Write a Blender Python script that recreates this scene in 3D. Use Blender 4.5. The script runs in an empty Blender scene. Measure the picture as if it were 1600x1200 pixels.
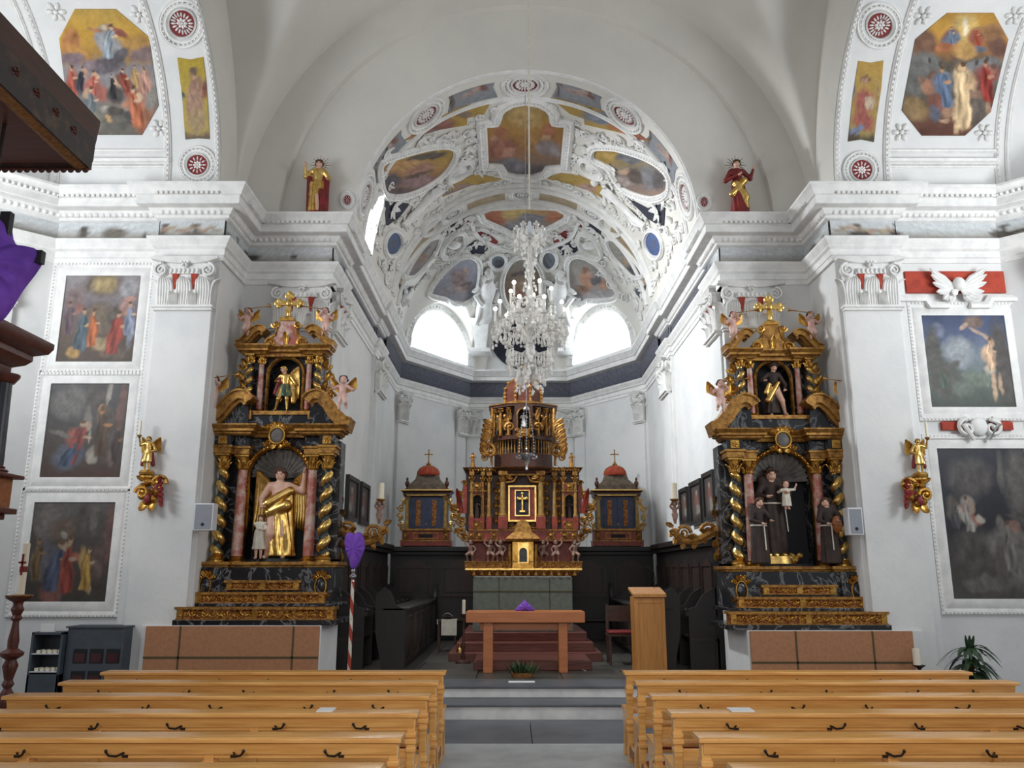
import bpy, bmesh, math, random
import numpy as np
from mathutils import Vector, Matrix
from mathutils.bvhtree import BVHTree
random.seed(7)
PI = math.pi
SC = bpy.context.scene
COL = SC.collection
sin, cos = math.sin, math.cos

# ------------------------------------------------------------------ camera
FPX = 1290.0
TILT = math.atan(295/1290)
CAM = Vector((-.22, 0, 1.75))
cd = bpy.data.cameras.new('camera'); cam = bpy.data.objects.new('camera', cd); COL.objects.link(cam)
cd.sensor_fit = 'HORIZONTAL'; cd.sensor_width = 36; cd.lens = FPX*36/1600; cd.clip_start = .05; cd.clip_end = 300
cam.location = CAM; cam.rotation_euler = (PI/2+TILT, 0, 0)
SC.camera = cam

def ray(px, py):
    u = (px-800)/FPX; v = (600-py)/FPX
    return Vector((u, cos(TILT)-v*sin(TILT), sin(TILT)+v*cos(TILT)))
def at(px, py, Y):                       # the point of the plane at depth Y seen at a pixel of the survey photo
    d = ray(px, py); return CAM + d*(Y/d.y)

# ------------------------------------------------------------------ materials
def lin(c):
    if isinstance(c, str):
        c = c.lstrip('#'); c = [int(c[i:i+2], 16)/255 for i in (0, 2, 4)]
    elif max(c) > 1.001: c = [x/255 for x in c]
    return tuple((x/12.92 if x <= .04045 else ((x+.055)/1.055)**2.4) for x in c[:3])
MATS = {}
def M(name, c, rough=.6, metal=0, c2=None, scale=4, detail=5, mix=(.4, .65), bump=0, bscale=30, bdist=.01, tex='noise',
      stretch=(1, 1, 1), emit=0, trans=0, spec=.5, coat=0):
    m = bpy.data.materials.new(name); m.use_nodes = True; MATS[name] = m
    nt = m.node_tree; N = nt.nodes; L = nt.links
    b = N['Principled BSDF']
    b.inputs['Base Color'].default_value = (*lin(c), 1)
    b.inputs['Roughness'].default_value = rough; b.inputs['Metallic'].default_value = metal
    b.inputs['Specular IOR Level'].default_value = spec
    b.inputs['Transmission Weight'].default_value = trans
    b.inputs['Coat Weight'].default_value = coat
    if emit:
        b.inputs['Emission Color'].default_value = (*lin(c), 1); b.inputs['Emission Strength'].default_value = emit
    if c2 or bump:
        tc = N.new('ShaderNodeTexCoord'); mp = N.new('ShaderNodeMapping'); mp.inputs['Scale'].default_value = stretch
        L.new(tc.outputs['Object'], mp.inputs['Vector'])
    if c2:
        if tex == 'voronoi':
            t = N.new('ShaderNodeTexVoronoi'); t.inputs['Scale'].default_value = scale; out = t.outputs['Distance']
        else:
            t = N.new('ShaderNodeTexNoise'); t.inputs['Scale'].default_value = scale; t.inputs['Detail'].default_value = detail
            t.inputs['Roughness'].default_value = .6; out = t.outputs['Fac']
            if tex == 'vein':
                t.inputs['Distortion'].default_value = 1.5
        L.new(mp.outputs[0], t.inputs['Vector'])
        r = N.new('ShaderNodeValToRGB')
        r.color_ramp.elements[0].position = mix[0]; r.color_ramp.elements[0].color = (*lin(c), 1)
        r.color_ramp.elements[1].position = mix[1]; r.color_ramp.elements[1].color = (*lin(c2), 1)
        if tex == 'vein':
            e = r.color_ramp.elements.new(mix[1]+(mix[1]-mix[0])); e.color = (*lin(c), 1)
        L.new(out, r.inputs[0]); L.new(r.outputs[0], b.inputs['Base Color'])
    if bump:
        t2 = N.new('ShaderNodeTexNoise'); t2.inputs['Scale'].default_value = bscale; t2.inputs['Detail'].default_value = 4
        L.new(mp.outputs[0], t2.inputs['Vector'])
        bp = N.new('ShaderNodeBump'); bp.inputs['Strength'].default_value = bump; bp.inputs['Distance'].default_value = bdist
        L.new(t2.outputs['Fac'], bp.inputs['Height']); L.new(bp.outputs[0], b.inputs['Normal'])
    return m
PLASTER = M('plaster', (224, 224, 222), .85, c2=(212, 213, 213), scale=1.2, bump=.25, bscale=9, bdist=.02)
VAULTW = M('vault_plaster', (220, 217, 209), .9, c2=(212, 209, 202), scale=.8, bump=.15, bscale=7, bdist=.02)
STUCCO = M('stucco', (232, 231, 228), .7, c2=(216, 216, 214), scale=6, bump=.2, bscale=60, bdist=.006)
GOLD = M('gold', (206, 162, 84), .35, 1, c2=(160, 114, 52), scale=9, bump=.35, bscale=45, bdist=.008)
GOLDB = M('gold_bright', (232, 198, 122), .30, 1, c2=(200, 156, 80), scale=14, bump=.25, bscale=50, bdist=.006)
GOLDD = M('gold_old', (176, 130, 62), .42, .6, c2=(116, 76, 36), scale=16, bump=.5, bscale=70, bdist=.01)
RELIEF = M('carved_gold_on_red', (112, 46, 26), .5, .35, c2=(190, 140, 58), scale=26, detail=2, mix=(.46, .56), bump=.9, bscale=26, bdist=.02, tex='vein')
MARBLK = M('black_marble', (26, 28, 32), .25, c2=(120, 120, 122), scale=2.4, detail=8, mix=(.50, .53), tex='vein')
MARRED = M('pink_marble', (168, 92, 78), .35, c2=(206, 180, 168), scale=7, detail=6, mix=(.42, .62))
GREEN = M('dark_green', (34, 42, 38), .4, c2=(52, 60, 56), scale=8)
NICHE = M('niche_dark', (24, 26, 34), .7, c2=(32, 32, 38), scale=3)
SHELL = M('grey_shell', (112, 108, 104), .6, c2=(84, 80, 76), scale=12)
SKIN = M('painted_skin', (222, 182, 160), .45, c2=(206, 158, 138), scale=8)
PINK = M('pink_cherub', (224, 190, 178), .5, c2=(200, 150, 138), scale=10)
HAIR = M('brown_hair', (92, 58, 36), .6, c2=(62, 38, 24), scale=40)
REDC = M('red_cloth', (132, 30, 30), .5, c2=(96, 20, 22), scale=8)
GREENC = M('green_cloth', (54, 88, 74), .45, c2=(150, 130, 70), scale=9, mix=(.5, .62))
WHITEC = M('white_cloth', (222, 216, 200), .7, c2=(200, 194, 180), scale=10)
HABIT = M('brown_habit', (58, 42, 36), .7, c2=(40, 30, 26), scale=9)
PURPLE = M('purple_cloth', (126, 74, 190), .75, c2=(100, 54, 160), scale=5, bump=.3, bscale=25)
PINE = M('pine_wood', (244, 188, 112), .22, c2=(216, 152, 78), scale=7, stretch=(.35, 5, 5), mix=(.35, .7), bump=.08, bscale=20)
PINED = M('dark_pine', (158, 96, 48), .45, c2=(120, 66, 32), scale=7, stretch=(.35, 5, 5), mix=(.35, .7))
BEECH = M('beech_wood', (190, 116, 66), .42, c2=(170, 98, 52), scale=5, stretch=(.4, 4, 4), mix=(.35, .7))
OAK = M('oak_wood', (196, 136, 66), .42, c2=(172, 112, 48), scale=5, stretch=(5, 5, .4), mix=(.35, .7))
STALL = M('stall_wood', (30, 24, 22), .5, c2=(20, 16, 15), scale=6, stretch=(4, 4, .5), mix=(.35, .7))
STALLP = M('stall_panel', (52, 36, 29), .5, c2=(36, 25, 21), scale=6, stretch=(4, 4, .5), mix=(.35, .7))
MAHOG = M('mahogany', (98, 46, 30), .4, c2=(64, 28, 20), scale=6, stretch=(.5, 4, 4), mix=(.35, .7))
MAHOGD = M('dark_mahogany', (78, 44, 32), .45, c2=(50, 28, 22), scale=6, stretch=(4, .5, 4), mix=(.35, .7))
REDWOOD = M('red_lacquer', (150, 54, 34), .45, c2=(112, 38, 28), scale=12)
BLACKC = M('black_column', (38, 40, 50), .35, c2=(56, 56, 64), scale=6)
BROWNF = M('brown_felt', (176, 126, 92), .95, c2=(164, 116, 84), scale=30, bump=.2, bscale=90, bdist=.004)
GREENL = M('olive_seam', (84, 74, 50), .9)
GREYC = M('grey_cloth', (112, 116, 106), .9, c2=(100, 104, 96), scale=12)
STONEL = M('light_stone', (176, 180, 180), .5, c2=(156, 160, 160), scale=2.5, detail=8, bump=.1, bscale=30)
STONED = M('dark_stone', (96, 100, 106), .4, c2=(78, 82, 88), scale=2.2, detail=8, bump=.1, bscale=30)
STONEC = M('chancel_stone', (84, 82, 76), .4, c2=(62, 60, 56), scale=2, detail=8)
WHITEP = M('white_paint', (214, 220, 228), .6)
CANDLE = M('candle_wax', (236, 228, 206), .5)
SILVER = M('silver', (200, 202, 206), .25, 1, c2=(150, 152, 158), scale=12)
IRON = M('iron', (48, 42, 38), .5, .6)
BLACK = M('black', (20, 20, 22), .5)
GREYM = M('slate_paint', (70, 78, 86), .55, c2=(62, 70, 78), scale=8)
SPKW = M('speaker_white', (212, 214, 218), .5)
SPKG = M('speaker_grille', (150, 154, 162), .7, c2=(134, 138, 148), scale=160, tex='voronoi')
REDT = M('terracotta_red', (176, 66, 44), .8, c2=(150, 52, 38), scale=8)
DKRED = M('deep_red', (120, 30, 34), .7)
STONER = M('riser_stone', (226, 226, 224), .6, c2=(204, 205, 204), scale=4)
CABB = M('cabinet_blue', (62, 72, 100), .6, c2=(48, 56, 80), scale=6)
OCHRE = M('ochre_gilt', (178, 142, 78), .5, .25, c2=(138, 104, 54), scale=14, bump=.3, bscale=50, bdist=.006)
ATTIC = M('grey_attic', (112, 98, 82), .6, c2=(82, 70, 58), scale=12)
STEPW = M('step_red_brown', (112, 58, 46), .5, c2=(86, 42, 34), scale=8, stretch=(.4, 4, 4))
BLUEK = M('blue_black', (36, 38, 52), .8, c2=(46, 48, 62), scale=6)
GLASSR = M('red_glass', (62, 18, 22), .2)
CRYST = M('crystal', (255, 254, 250), .08, trans=.45, spec=.9)
CRYSTW = M('crystal_bright', (255, 254, 250), .12, spec=1)  # opaque white stands in for light sparkling through the crystal
BULB = M('candle_bulb_added_glow', (255, 250, 240), .3, emit=13)  # glow added to the candle bulbs to brighten the crystals round them
LEAF = M('plant_leaf', (44, 70, 40), .5, c2=(28, 48, 28), scale=9)
LEAF2 = M('pale_leaf', (92, 104, 62), .6, c2=(60, 76, 44), scale=12)
BASKET = M('wicker', (150, 104, 54), .8, c2=(110, 72, 36), scale=30)
PAPER = M('paper', (228, 228, 226), .8)
PANE = M('window_daylight', (240, 248, 255), 1, emit=10)
PANE2 = M('side_window_daylight', (245, 250, 255), 1, emit=14)
FLAME = M('flame', (255, 214, 130), 1, emit=12)
FRAMEK = M('black_frame', (30, 28, 28), .4)
VOID = M('cabinet_void', (22, 24, 28), .8)
def attr_mat(name, rough, bump=.1):
    m = bpy.data.materials.new(name); m.use_nodes = True; nt = m.node_tree; N = nt.nodes
    a = N.new('ShaderNodeAttribute'); a.attribute_name = 'Col'
    b = N['Principled BSDF']; b.inputs['Roughness'].default_value = rough; b.inputs['Specular IOR Level'].default_value = .3
    n = N.new('ShaderNodeTexNoise'); n.inputs['Scale'].default_value = 35; n.inputs['Detail'].default_value = 6
    tc = N.new('ShaderNodeTexCoord'); nt.links.new(tc.outputs['Object'], n.inputs['Vector'])
    r = N.new('ShaderNodeValToRGB'); r.color_ramp.elements[0].position = .3; r.color_ramp.elements[0].color = (.90, .90, .90, 1)
    r.color_ramp.elements[1].position = .7; r.color_ramp.elements[1].color = (1.06, 1.06, 1.06, 1)
    mx = N.new('ShaderNodeMix'); mx.data_type = 'RGBA'; mx.blend_type = 'MULTIPLY'; mx.inputs['Factor'].default_value = 1
    nt.links.new(n.outputs['Fac'], r.inputs[0]); nt.links.new(a.outputs['Color'], mx.inputs['A']); nt.links.new(r.outputs[0], mx.inputs['B'])
    nt.links.new(mx.outputs['Result'], b.inputs['Base Color'])
    return m
FRESCO = attr_mat('fresco', .9)
OILP = attr_mat('oil_paint', .5)

# ------------------------------------------------------------------ mesh builder
def basis(d, up=(0, 0, 1)):
    d = Vector(d).normalized(); up = Vector(up)
    if abs(d.dot(up)) > .97: up = Vector((1, 0, 0)) if abs(d.x) < .9 else Vector((0, 1, 0))
    a = up.cross(d).normalized(); return a, d.cross(a).normalized(), d
class MB:
    def __init__(s): s.v = []; s.f = []; s.m = []
    def add(s, vs, fs, m=0):
        o = len(s.v); s.v.extend(tuple(v) for v in vs)
        for f in fs: s.f.append(tuple(o+i for i in f)); s.m.append(m)
        return s
    def box(s, x0, x1, y0, y1, z0, z1, m=0):
        v = [(x, y, z) for z in (z0, z1) for y in (y0, y1) for x in (x0, x1)]
        return s.add(v, [(0, 2, 3, 1), (4, 5, 7, 6), (0, 1, 5, 4), (2, 6, 7, 3), (0, 4, 6, 2), (1, 3, 7, 5)], m)
    def tbox(s, x0, x1, y0, y1, z0, z1, dx, dy, m=0):           # tapered box: top grows by dx, dy
        v = [(x, y, z0) for y in (y0, y1) for x in (x0, x1)]+[(x, y, z1) for y in (y0-dy, y1+dy) for x in (x0-dx, x1+dx)]
        return s.add(v, [(0, 2, 3, 1), (4, 5, 7, 6), (0, 1, 5, 4), (2, 6, 7, 3), (0, 4, 6, 2), (1, 3, 7, 5)], m)
    def obox(s, c, a, b, d, m=0):                                # centre and three half-axis vectors
        c = Vector(c); a, b, d = Vector(a), Vector(b), Vector(d)
        v = [c+i*a+j*b+k*d for k in (-1, 1) for j in (-1, 1) for i in (-1, 1)]
        return s.add(v, [(0, 2, 3, 1), (4, 5, 7, 6), (0, 1, 5, 4), (2, 6, 7, 3), (0, 4, 6, 2), (1, 3, 7, 5)], m)
    def rings(s, rr, m=0, closed=True, caps=True, mf=None):
        n = len(rr[0]); vs = [p for r in rr for p in r]; fs = []; o = len(s.v)
        s.v.extend(tuple(v) for v in vs)
        for i in range(len(rr)-1):
            for j in range(n if closed else n-1):
                k = (j+1) % n
                s.f.append((o+i*n+j, o+i*n+k, o+(i+1)*n+k, o+(i+1)*n+j)); s.m.append(mf(i, j) if mf else m)
        if caps and closed:
            s.f.append(tuple(o+j for j in reversed(range(n)))); s.m.append(m)
            s.f.append(tuple(o+(len(rr)-1)*n+j for j in range(n))); s.m.append(m)
        return s
    def lathe(s, prof, cx, cy, z=0, n=16, m=0, a0=0, a1=2*PI, rot=0, sy=1, sx=1):
        full = abs(a1-a0-2*PI) < 1e-6
        rr = []
        for r, h in prof:
            k = n if full else n+1
            rr.append([(cx+sx*max(r, 1e-4)*cos(rot+a0+(a1-a0)*j/n), cy+sy*max(r, 1e-4)*sin(rot+a0+(a1-a0)*j/n), z+h) for j in range(k)])
        return s.rings(rr, m, closed=full)
    def tube(s, pts, r, n=8, m=0, sq=1, up=(0, 0, 1), caps=True, closed=False):
        pts = [Vector(p) for p in pts]; rr = []; N = len(pts)
        for i, p in enumerate(pts):
            if closed: d = pts[(i+1) % N]-pts[i-1]
            else: d = pts[min(i+1, N-1)]-pts[max(i-1, 0)]
            if d.length < 1e-7: d = Vector((0, 0, 1))
            a, b, _ = basis(d, up); q = r(i/(N-1)) if callable(r) else r
            rr.append([p+a*q*cos(2*PI*j/n)+b*q*sq*sin(2*PI*j/n) for j in range(n)])
        if closed: rr.append(rr[0])
        return s.rings(rr, m, caps=caps and not closed)
    def cap(s, p0, r0, p1, r1, n=8, m=0):                        # capsule
        p0, p1 = Vector(p0), Vector(p1); d = p1-p0
        if d.length < 1e-6: d = Vector((0, 0, 1e-4))
        a, b, e = basis(d); rr = []
        for k in (-80, -45, -10): rr.append([p0+e*r0*sin(math.radians(k))+(a*cos(2*PI*j/n)+b*sin(2*PI*j/n))*r0*cos(math.radians(k)) for j in range(n)])
        for k in (10, 45, 80): rr.append([p1+e*r1*sin(math.radians(k))+(a*cos(2*PI*j/n)+b*sin(2*PI*j/n))*r1*cos(math.radians(k)) for j in range(n)])
        return s.rings(rr, m)
    def ell(s, c, r, m=0, n=10, k=6, ax=None):
        c = Vector(c); r = (r, r, r) if not hasattr(r, '__len__') else r
        X, Y, Z = ax or (Vector((1, 0, 0)), Vector((0, 1, 0)), Vector((0, 0, 1)))
        rr = []
        for i in range(k+1):
            t = -PI/2+PI*i/k; q = max(cos(t), .03)
            rr.append([c+X*r[0]*q*cos(2*PI*j/n)+Y*r[1]*q*sin(2*PI*j/n)+Z*r[2]*sin(t) for j in range(n)])
        return s.rings(rr, m)
    def prism(s, poly, mapf, h0, h1, m=0):                       # poly: 2D outline; mapf(u, v, h) -> 3D
        n = len(poly)
        v = [mapf(u, w, h0) for u, w in poly]+[mapf(u, w, h1) for u, w in poly]
        return s.add(v, [tuple(range(n))[::-1], tuple(range(n, 2*n))]+[(i, (i+1) % n, n+(i+1) % n, n+i) for i in range(n)], m)
    def sweep(s, path, prof, mapf, closed=False, m=0, side=1, mf=None):   # mitred sweep of prof [(off, h)] along a 2D path
        P = [Vector((p[0], p[1])) for p in path]; N = len(P); rr = []
        for i in range(N):
            def nrm(a, b):
                d = (b-a).normalized(); return Vector((d.y, -d.x))*side
            if closed: n0, n1 = nrm(P[i-1], P[i]), nrm(P[i], P[(i+1) % N])
            else:
                n0 = nrm(P[i-1], P[i]) if i else nrm(P[0], P[1]); n1 = nrm(P[i], P[i+1]) if i < N-1 else n0
            mt = n0+n1; mt = mt/max(mt.dot(n0), .25) if mt.length > 1e-6 else n0
            rr.append([mapf(P[i].x+mt.x*o, P[i].y+mt.y*o, h) for o, h in prof])
        if closed: rr.append(rr[0])
        return s.rings(rr, m, closed=True, caps=not closed, mf=mf)
    def spiral(s, c, U, V, R, turns, r, m=0, n=5, dirn=1, a0=0, W=None):
        c, U, V = Vector(c), Vector(U), Vector(V); k = max(int(turns*14), 6); pts = []
        for i in range(k+1):
            t = i/k; a = a0+dirn*turns*2*PI*t; q = R*(1-.82*t)
            pts.append(c+U*q*cos(a)+V*q*sin(a)+(Vector(W)*t if W else Vector()))
        s.tube(pts, lambda t: r*(1-.55*t), n, m, up=U.cross(V)); s.ell(pts[-1], r*1.1, m, 6, 4)
        return s
    def leaf(s, base, d, nrm, L, W, m=0, curl=.35, th=.012, k=5):   # a curled acanthus-like leaf with thickness
        base = Vector(base); d = Vector(d).normalized(); nrm = Vector(nrm).normalized(); a = d.cross(nrm).normalized()
        rr = []
        for i in range(k+1):
            t = i/k; w = W*(sin(PI*min(t*.85+.12, 1))**.7)*(1 if i % 2 == 0 else .84)*.5
            c = base+d*L*(t-.25*curl*t**3)+nrm*L*curl*t*t
            rr.append([c-a*w-nrm*th*.2, c-a*w*.5+nrm*th, c+nrm*th*.4, c+a*w*.5+nrm*th, c+a*w-nrm*th*.2, c-nrm*th*1.2])
        return s.rings(rr, m)
    def acanthus(s, base, d, nrm, L, W, m=0, curl=.22, th=.02):   # broad fluted leaf with a rolled tip
        base = Vector(base); d = Vector(d).normalized(); nrm = Vector(nrm).normalized(); a = d.cross(nrm).normalized(); rr = []
        for i in range(9):
            t = i/8; w = W*.5*(.86+.14*sin(PI*t))*(1 if t < .7 else math.sqrt(max(.04, 1-((t-.7)/.32)**2))); c = base+d*L*(t-.12*t**6)+nrm*L*curl*t**4
            rr.append([c+a*w*q+nrm*(th*(1-.35*q*q)+(.010 if j % 2 else -.006)) for j, q in enumerate([-1+2*j/12 for j in range(13)])]+[c+a*w-nrm*th, c-a*w-nrm*th])
        return s.rings(rr, m)
    def rosette(s, c, nrm, R, m=0, mc=0, k=6, h=.3):
        c = Vector(c); a, b, e = basis(nrm)
        for i in range(k):
            q = 2*PI*i/k; dd = a*cos(q)+b*sin(q)
            s.ell(c+dd*R*.6, (R*.42, R*.26, R*h), m, 6, 4, (dd, e.cross(dd), e))
        return s.ell(c+e*R*.1, R*.24, mc, 8, 5)
def wpos(o):
    p = Vector((0, 0, 0))
    while o is not None: p = p+o.location; o = o.parent
    return p
def build(mb, name, mats, parent=None, ang=38, loc=None, bev=0):
    me = bpy.data.meshes.new(name); o = bpy.data.objects.new(name, me); COL.objects.link(o)
    org = wpos(parent) if parent is not None else Vector((0, 0, 0))
    if parent is not None: o.parent = parent
    elif loc is not None: org = Vector(loc); o.location = org
    V = np.array(mb.v, dtype=float)-np.array(org)
    me.from_pydata(V.tolist(), [], mb.f)
    for m in (mats if isinstance(mats, (list, tuple)) else [mats]): me.materials.append(m)
    if len(me.materials) > 1: me.polygons.foreach_set('material_index', mb.m)
    bm = bmesh.new(); bm.from_mesh(me); bmesh.ops.recalc_face_normals(bm, faces=bm.faces); bm.to_mesh(me); bm.free()
    me.polygons.foreach_set('use_smooth', [True]*len(me.polygons))
    me.set_sharp_from_angle(angle=math.radians(ang))
    if bev:
        md = o.modifiers.new('bevel', 'BEVEL'); md.width = bev; md.segments = 2; md.limit_method = 'ANGLE'
    return o
def thing(name, label, cat, loc, group=None):
    o = bpy.data.objects.new(name, None); COL.objects.link(o); o.location = loc; o.empty_display_size = .1
    return tag(o, label, cat, group)
def tag(o, label, cat, group=None):
    o['label'] = label; o['category'] = cat
    if group: o['group'] = group
    return o
def struct(mb, name, mats, parent=None, **k):
    o = build(mb, name, mats, parent, **k)
    if parent is None: o['kind'] = 'structure'
    return o
def dup(root, loc, label=None, group=None):
    r = root.copy(); COL.objects.link(r); r.location = loc
    if label: r['label'] = label
    if group: r['group'] = group
    for ch in list(root.children):
        c = ch.copy(); COL.objects.link(c); c.parent = r
        for g in list(ch.children):
            d = g.copy(); COL.objects.link(d); d.parent = c
    return r

# ------------------------------------------------------------------ painted surfaces (pigment only)
RNG = np.random.RandomState(3)
def wob(u, v, seed, f=3., oct=3):                       # smooth pseudo noise, about -1..1
    r = np.random.RandomState(seed); out = np.zeros_like(u); amp = 1.; tot = 0
    for o in range(oct):
        for _ in range(3):
            a = r.uniform(0, 2*PI); k = f*(2**o)*r.uniform(.7, 1.3); ph = r.uniform(0, 2*PI)
            out += amp*np.sin(k*(u*np.cos(a)+v*np.sin(a))*2*PI/2+ph+1.3*np.sin(k*.7*(v*np.cos(a)-u*np.sin(a))*2+ph*2))
        tot += amp*1.7; amp *= .55
    return out/tot
def paint(u, v, bg, blobs, seed=1, warp=.03, grain=.10, soft=.42):
    """bg: [(v, colour)...] from bottom to top; blobs: (u, v, ru, rv, degrees, colour)"""
    uu = u+warp*wob(u, v, seed, 4)+warp*.55*wob(v, u, seed+5, 11, 2); vv = v+warp*wob(v, u, seed+9, 4)+warp*.55*wob(u, v, seed+7, 12, 2)
    hs = [b[0] for b in bg]; cs = np.array([lin(b[1]) for b in bg])
    vq = vv+.05*wob(u, v, seed+3, 3)
    c = np.stack([np.interp(vq, hs, cs[:, k]) for k in range(3)], -1)
    for bl in blobs:
        if bl[0] == 'f':                                # a standing or kneeling robed figure: u, foot v, height, lean, robe, skin, aspect
            _, fu, fv, fh, ln, rob, sk, asp = bl
            t = (vv-fv)/(fh*.84); ctr = fu+ln*fh*t*asp; hw = fh*asp*(.20-.09*np.clip(t, 0, 1)+.05*np.sin(np.clip(t, 0, 1)*PI)+.02*wob(u, v, seed+int(fu*90), 9, 2))
            x = (uu-ctr)/hw; k = np.clip((1.05-np.abs(x))/.3, 0, 1)*np.clip(t/.06, 0, 1)*np.clip((1.02-t)/.10, 0, 1)
            fold = 1+.34*np.sin(3.2*x+5*t+fu*40)+.22*np.sin(7*x-3*t+fu*17); cc = np.array(lin(rob))*np.clip(fold, .4, 1.7)[..., None]; c = c*(1-k[..., None])+cc*k[..., None]
            for du, dv, r1, r2, cl in ((ln*fh*asp, .91, .075*asp, .085, sk), (ln*fh*asp, .955, .08*asp, .05, '#5c4534'), (ln*fh*asp+.17*asp*fh/max(fh, .01)*fh, .62, .13*asp, .04, sk)):
                d = np.sqrt(((uu-fu-du)/(r1*fh))**2+((vv-fv-dv*fh)/(r2*fh))**2); k = np.clip((1.15-d)/.45, 0, 1)[..., None]; c = c*(1-k)+np.array(lin(cl))*k
            continue
        bu, bv, ru, rv, an, col = bl
        a = math.radians(an); x = (uu-bu)*cos(a)+(vv-bv)*sin(a); y = -(uu-bu)*sin(a)+(vv-bv)*cos(a)
        d = np.sqrt((x/ru)**2+(y/rv)**2); k = np.clip((1.12-d)/soft, 0, 1)[..., None]
        cc = (.75*np.array(lin(col))+.25*np.array(lin('#857c74')))*(1+.25*wob(u*1.7, v*1.7, seed+int(bu*97), 7))[..., None]
        c = c*(1-k)+cc*k
    g = 1+grain*wob(u, v, seed+21, 9, 3)+grain*.6*wob(u, v, seed+31, 23, 2)
    return np.clip(c*g[..., None], 0, 1)
def color_mesh(o, cols):
    at_ = o.data.color_attributes.new('Col', 'FLOAT_COLOR', 'POINT')
    q = np.ones((len(cols), 4), dtype=np.float32); q[:, :3] = cols
    at_.data.foreach_set('color', q.ravel())
def canvas(name, mapf, nu, nv, bg, blobs, parent=None, mat=None, seed=1, th=.02, **k):
    """painted panel: front grid with colour, sides and back give it thickness. mapf(u, v, h)"""
    mb = MB(); U, V = np.meshgrid(np.linspace(0, 1, nu), np.linspace(0, 1, nv))
    U, V = U.ravel(), V.ravel()
    vs = [mapf(a, b, 0) for a, b in zip(U, V)]; fs = [(j*nu+i, j*nu+i+1, (j+1)*nu+i+1, (j+1)*nu+i) for j in range(nv-1) for i in range(nu-1)]
    mb.add(vs, fs)
    per = [i for i in range(nu)]+[j*nu+nu-1 for j in range(1, nv)]+[(nv-1)*nu+i for i in range(nu-2, -1, -1)]+[j*nu for j in range(nv-2, 0, -1)]
    bk = [mapf(U[i], V[i], -th) for i in per]; o0 = len(mb.v); mb.v.extend(tuple(b) for b in bk); n = len(per)
    for i in range(n): mb.f.append((per[i], o0+i, o0+(i+1) % n, per[(i+1) % n])); mb.m.append(0)
    mb.f.append(tuple(o0+i for i in range(n))); mb.m.append(0)
    o = build(mb, name, mat or OILP, parent, ang=50)
    c = paint(U, V, bg, blobs, seed, **k); color_mesh(o, np.concatenate([c, c[per]]))
    return o
# ================================================================== THE BUILDING
ZS, RV, RW, RN_ = 7.08, 2.72, 3.83, 4.42      # springing, chancel vault, arch wall, nave vault radii
def slab(name, m, *boxes, **k):
    mb = MB()
    for b in boxes: mb.box(*b)
    return struct(mb, name, m, **k)
slab('floor', STONEL, (-9, 9, -1.5, 9.3, -.2, 0))
mb = MB()
for i in range(6):
    x0 = -9+i*3; mb.box(x0, x0+2.99, 9.3, 10.75, -.2, .0)
struct(mb, 'floor_band', STONED)
slab('floor_chapel', STONEL, (-9, -2.64, 10.75, 12.3, -.2, 0), (2.64, 9, 10.75, 12.3, -.2, 0))
slab('step_lower', STONER, (-2.63, 2.63, 10.78, 11.5, -.2, .146), bev=.006)
slab('step_lower_tread', STONED, (-2.63, 2.63, 10.745, 11.5, .146, .176), bev=.008)
slab('step_upper', STONER, (-2.63, 2.63, 11.31, 12.0, .176, .292), bev=.006)
slab('step_upper_tread', STONED, (-2.63, 2.63, 11.27, 12.0, .292, .325), bev=.008)
mb = MB()
random.seed(4)
for j in range(9):
    y0 = 11.95+j*1.15; x = -3.3+random.random()*-.6
    while x < 3.3:
        w = random.uniform(.8, 1.3); mb.box(x, min(x+w-.012, 3.4), y0, y0+1.14, .1, .325+random.random()*.002); x += w
struct(mb, 'floor_chancel', STONEC, bev=.004)
slab('floor_bed', BLACK, (-3.4, 3.4, 11.95, 22.5, .0, .3))

for s, side in ((-1, 'left'), (1, 'right')):
    o = lambda a, b: (min(s*a, s*b), max(s*a, s*b))
    slab('wall_pier_'+side, PLASTER, (*o(4.34, 5.22), 11.0, 12.3, 0, 6.4), (*o(4.34, 5.22), 11.3, 12.3, 6.4, 7.3), bev=.012)
    slab('wall_chapel_'+side, PLASTER, (*o(5.2, 6.8), 11.1, 12.3, 0, 6.4), (*o(5.2, 8.6), 11.3, 12.3, 6.4, 7.3))
    mb = MB()
    mb.prism([(s*6.75, 11.1), (s*8.6, 9.43), (s*8.6, 12.2), (s*6.75, 12.2)], lambda u, v, h: (u, v, h), 0, 7.1)
    struct(mb, 'wall_corner_'+side, PLASTER)
    slab('wall_outer_'+side, PLASTER, (*o(8.3, 8.6), 8.6, 11.5, 0, 10.2))
    slab('wall_arch_'+side, PLASTER, (*o(3.0, 4.4), 12.0, 12.3, 0, 7.06))
    slab('wall_chancel_'+side, PLASTER, (*o(3.06, 3.4), 12.3, 19.65, .0, 7.06), (*o(3.0, 3.4), 12.02, 12.9, .0, 7.06), (*o(3.0, 3.4), 16.2, 17.1, .0, 7.06))
    mb = MB(); mb.prism([(s*3.06, 19.6), (s*1.42, 22.0), (s*1.7, 22.3), (s*3.4, 19.7)], lambda u, v, h: (u, v, h), 0, 7.06)
    struct(mb, 'wall_apse_'+side, PLASTER)
slab('wall_apse_back', PLASTER, (-1.6, 1.6, 22.0, 22.3, 0, 9.0))
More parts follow.
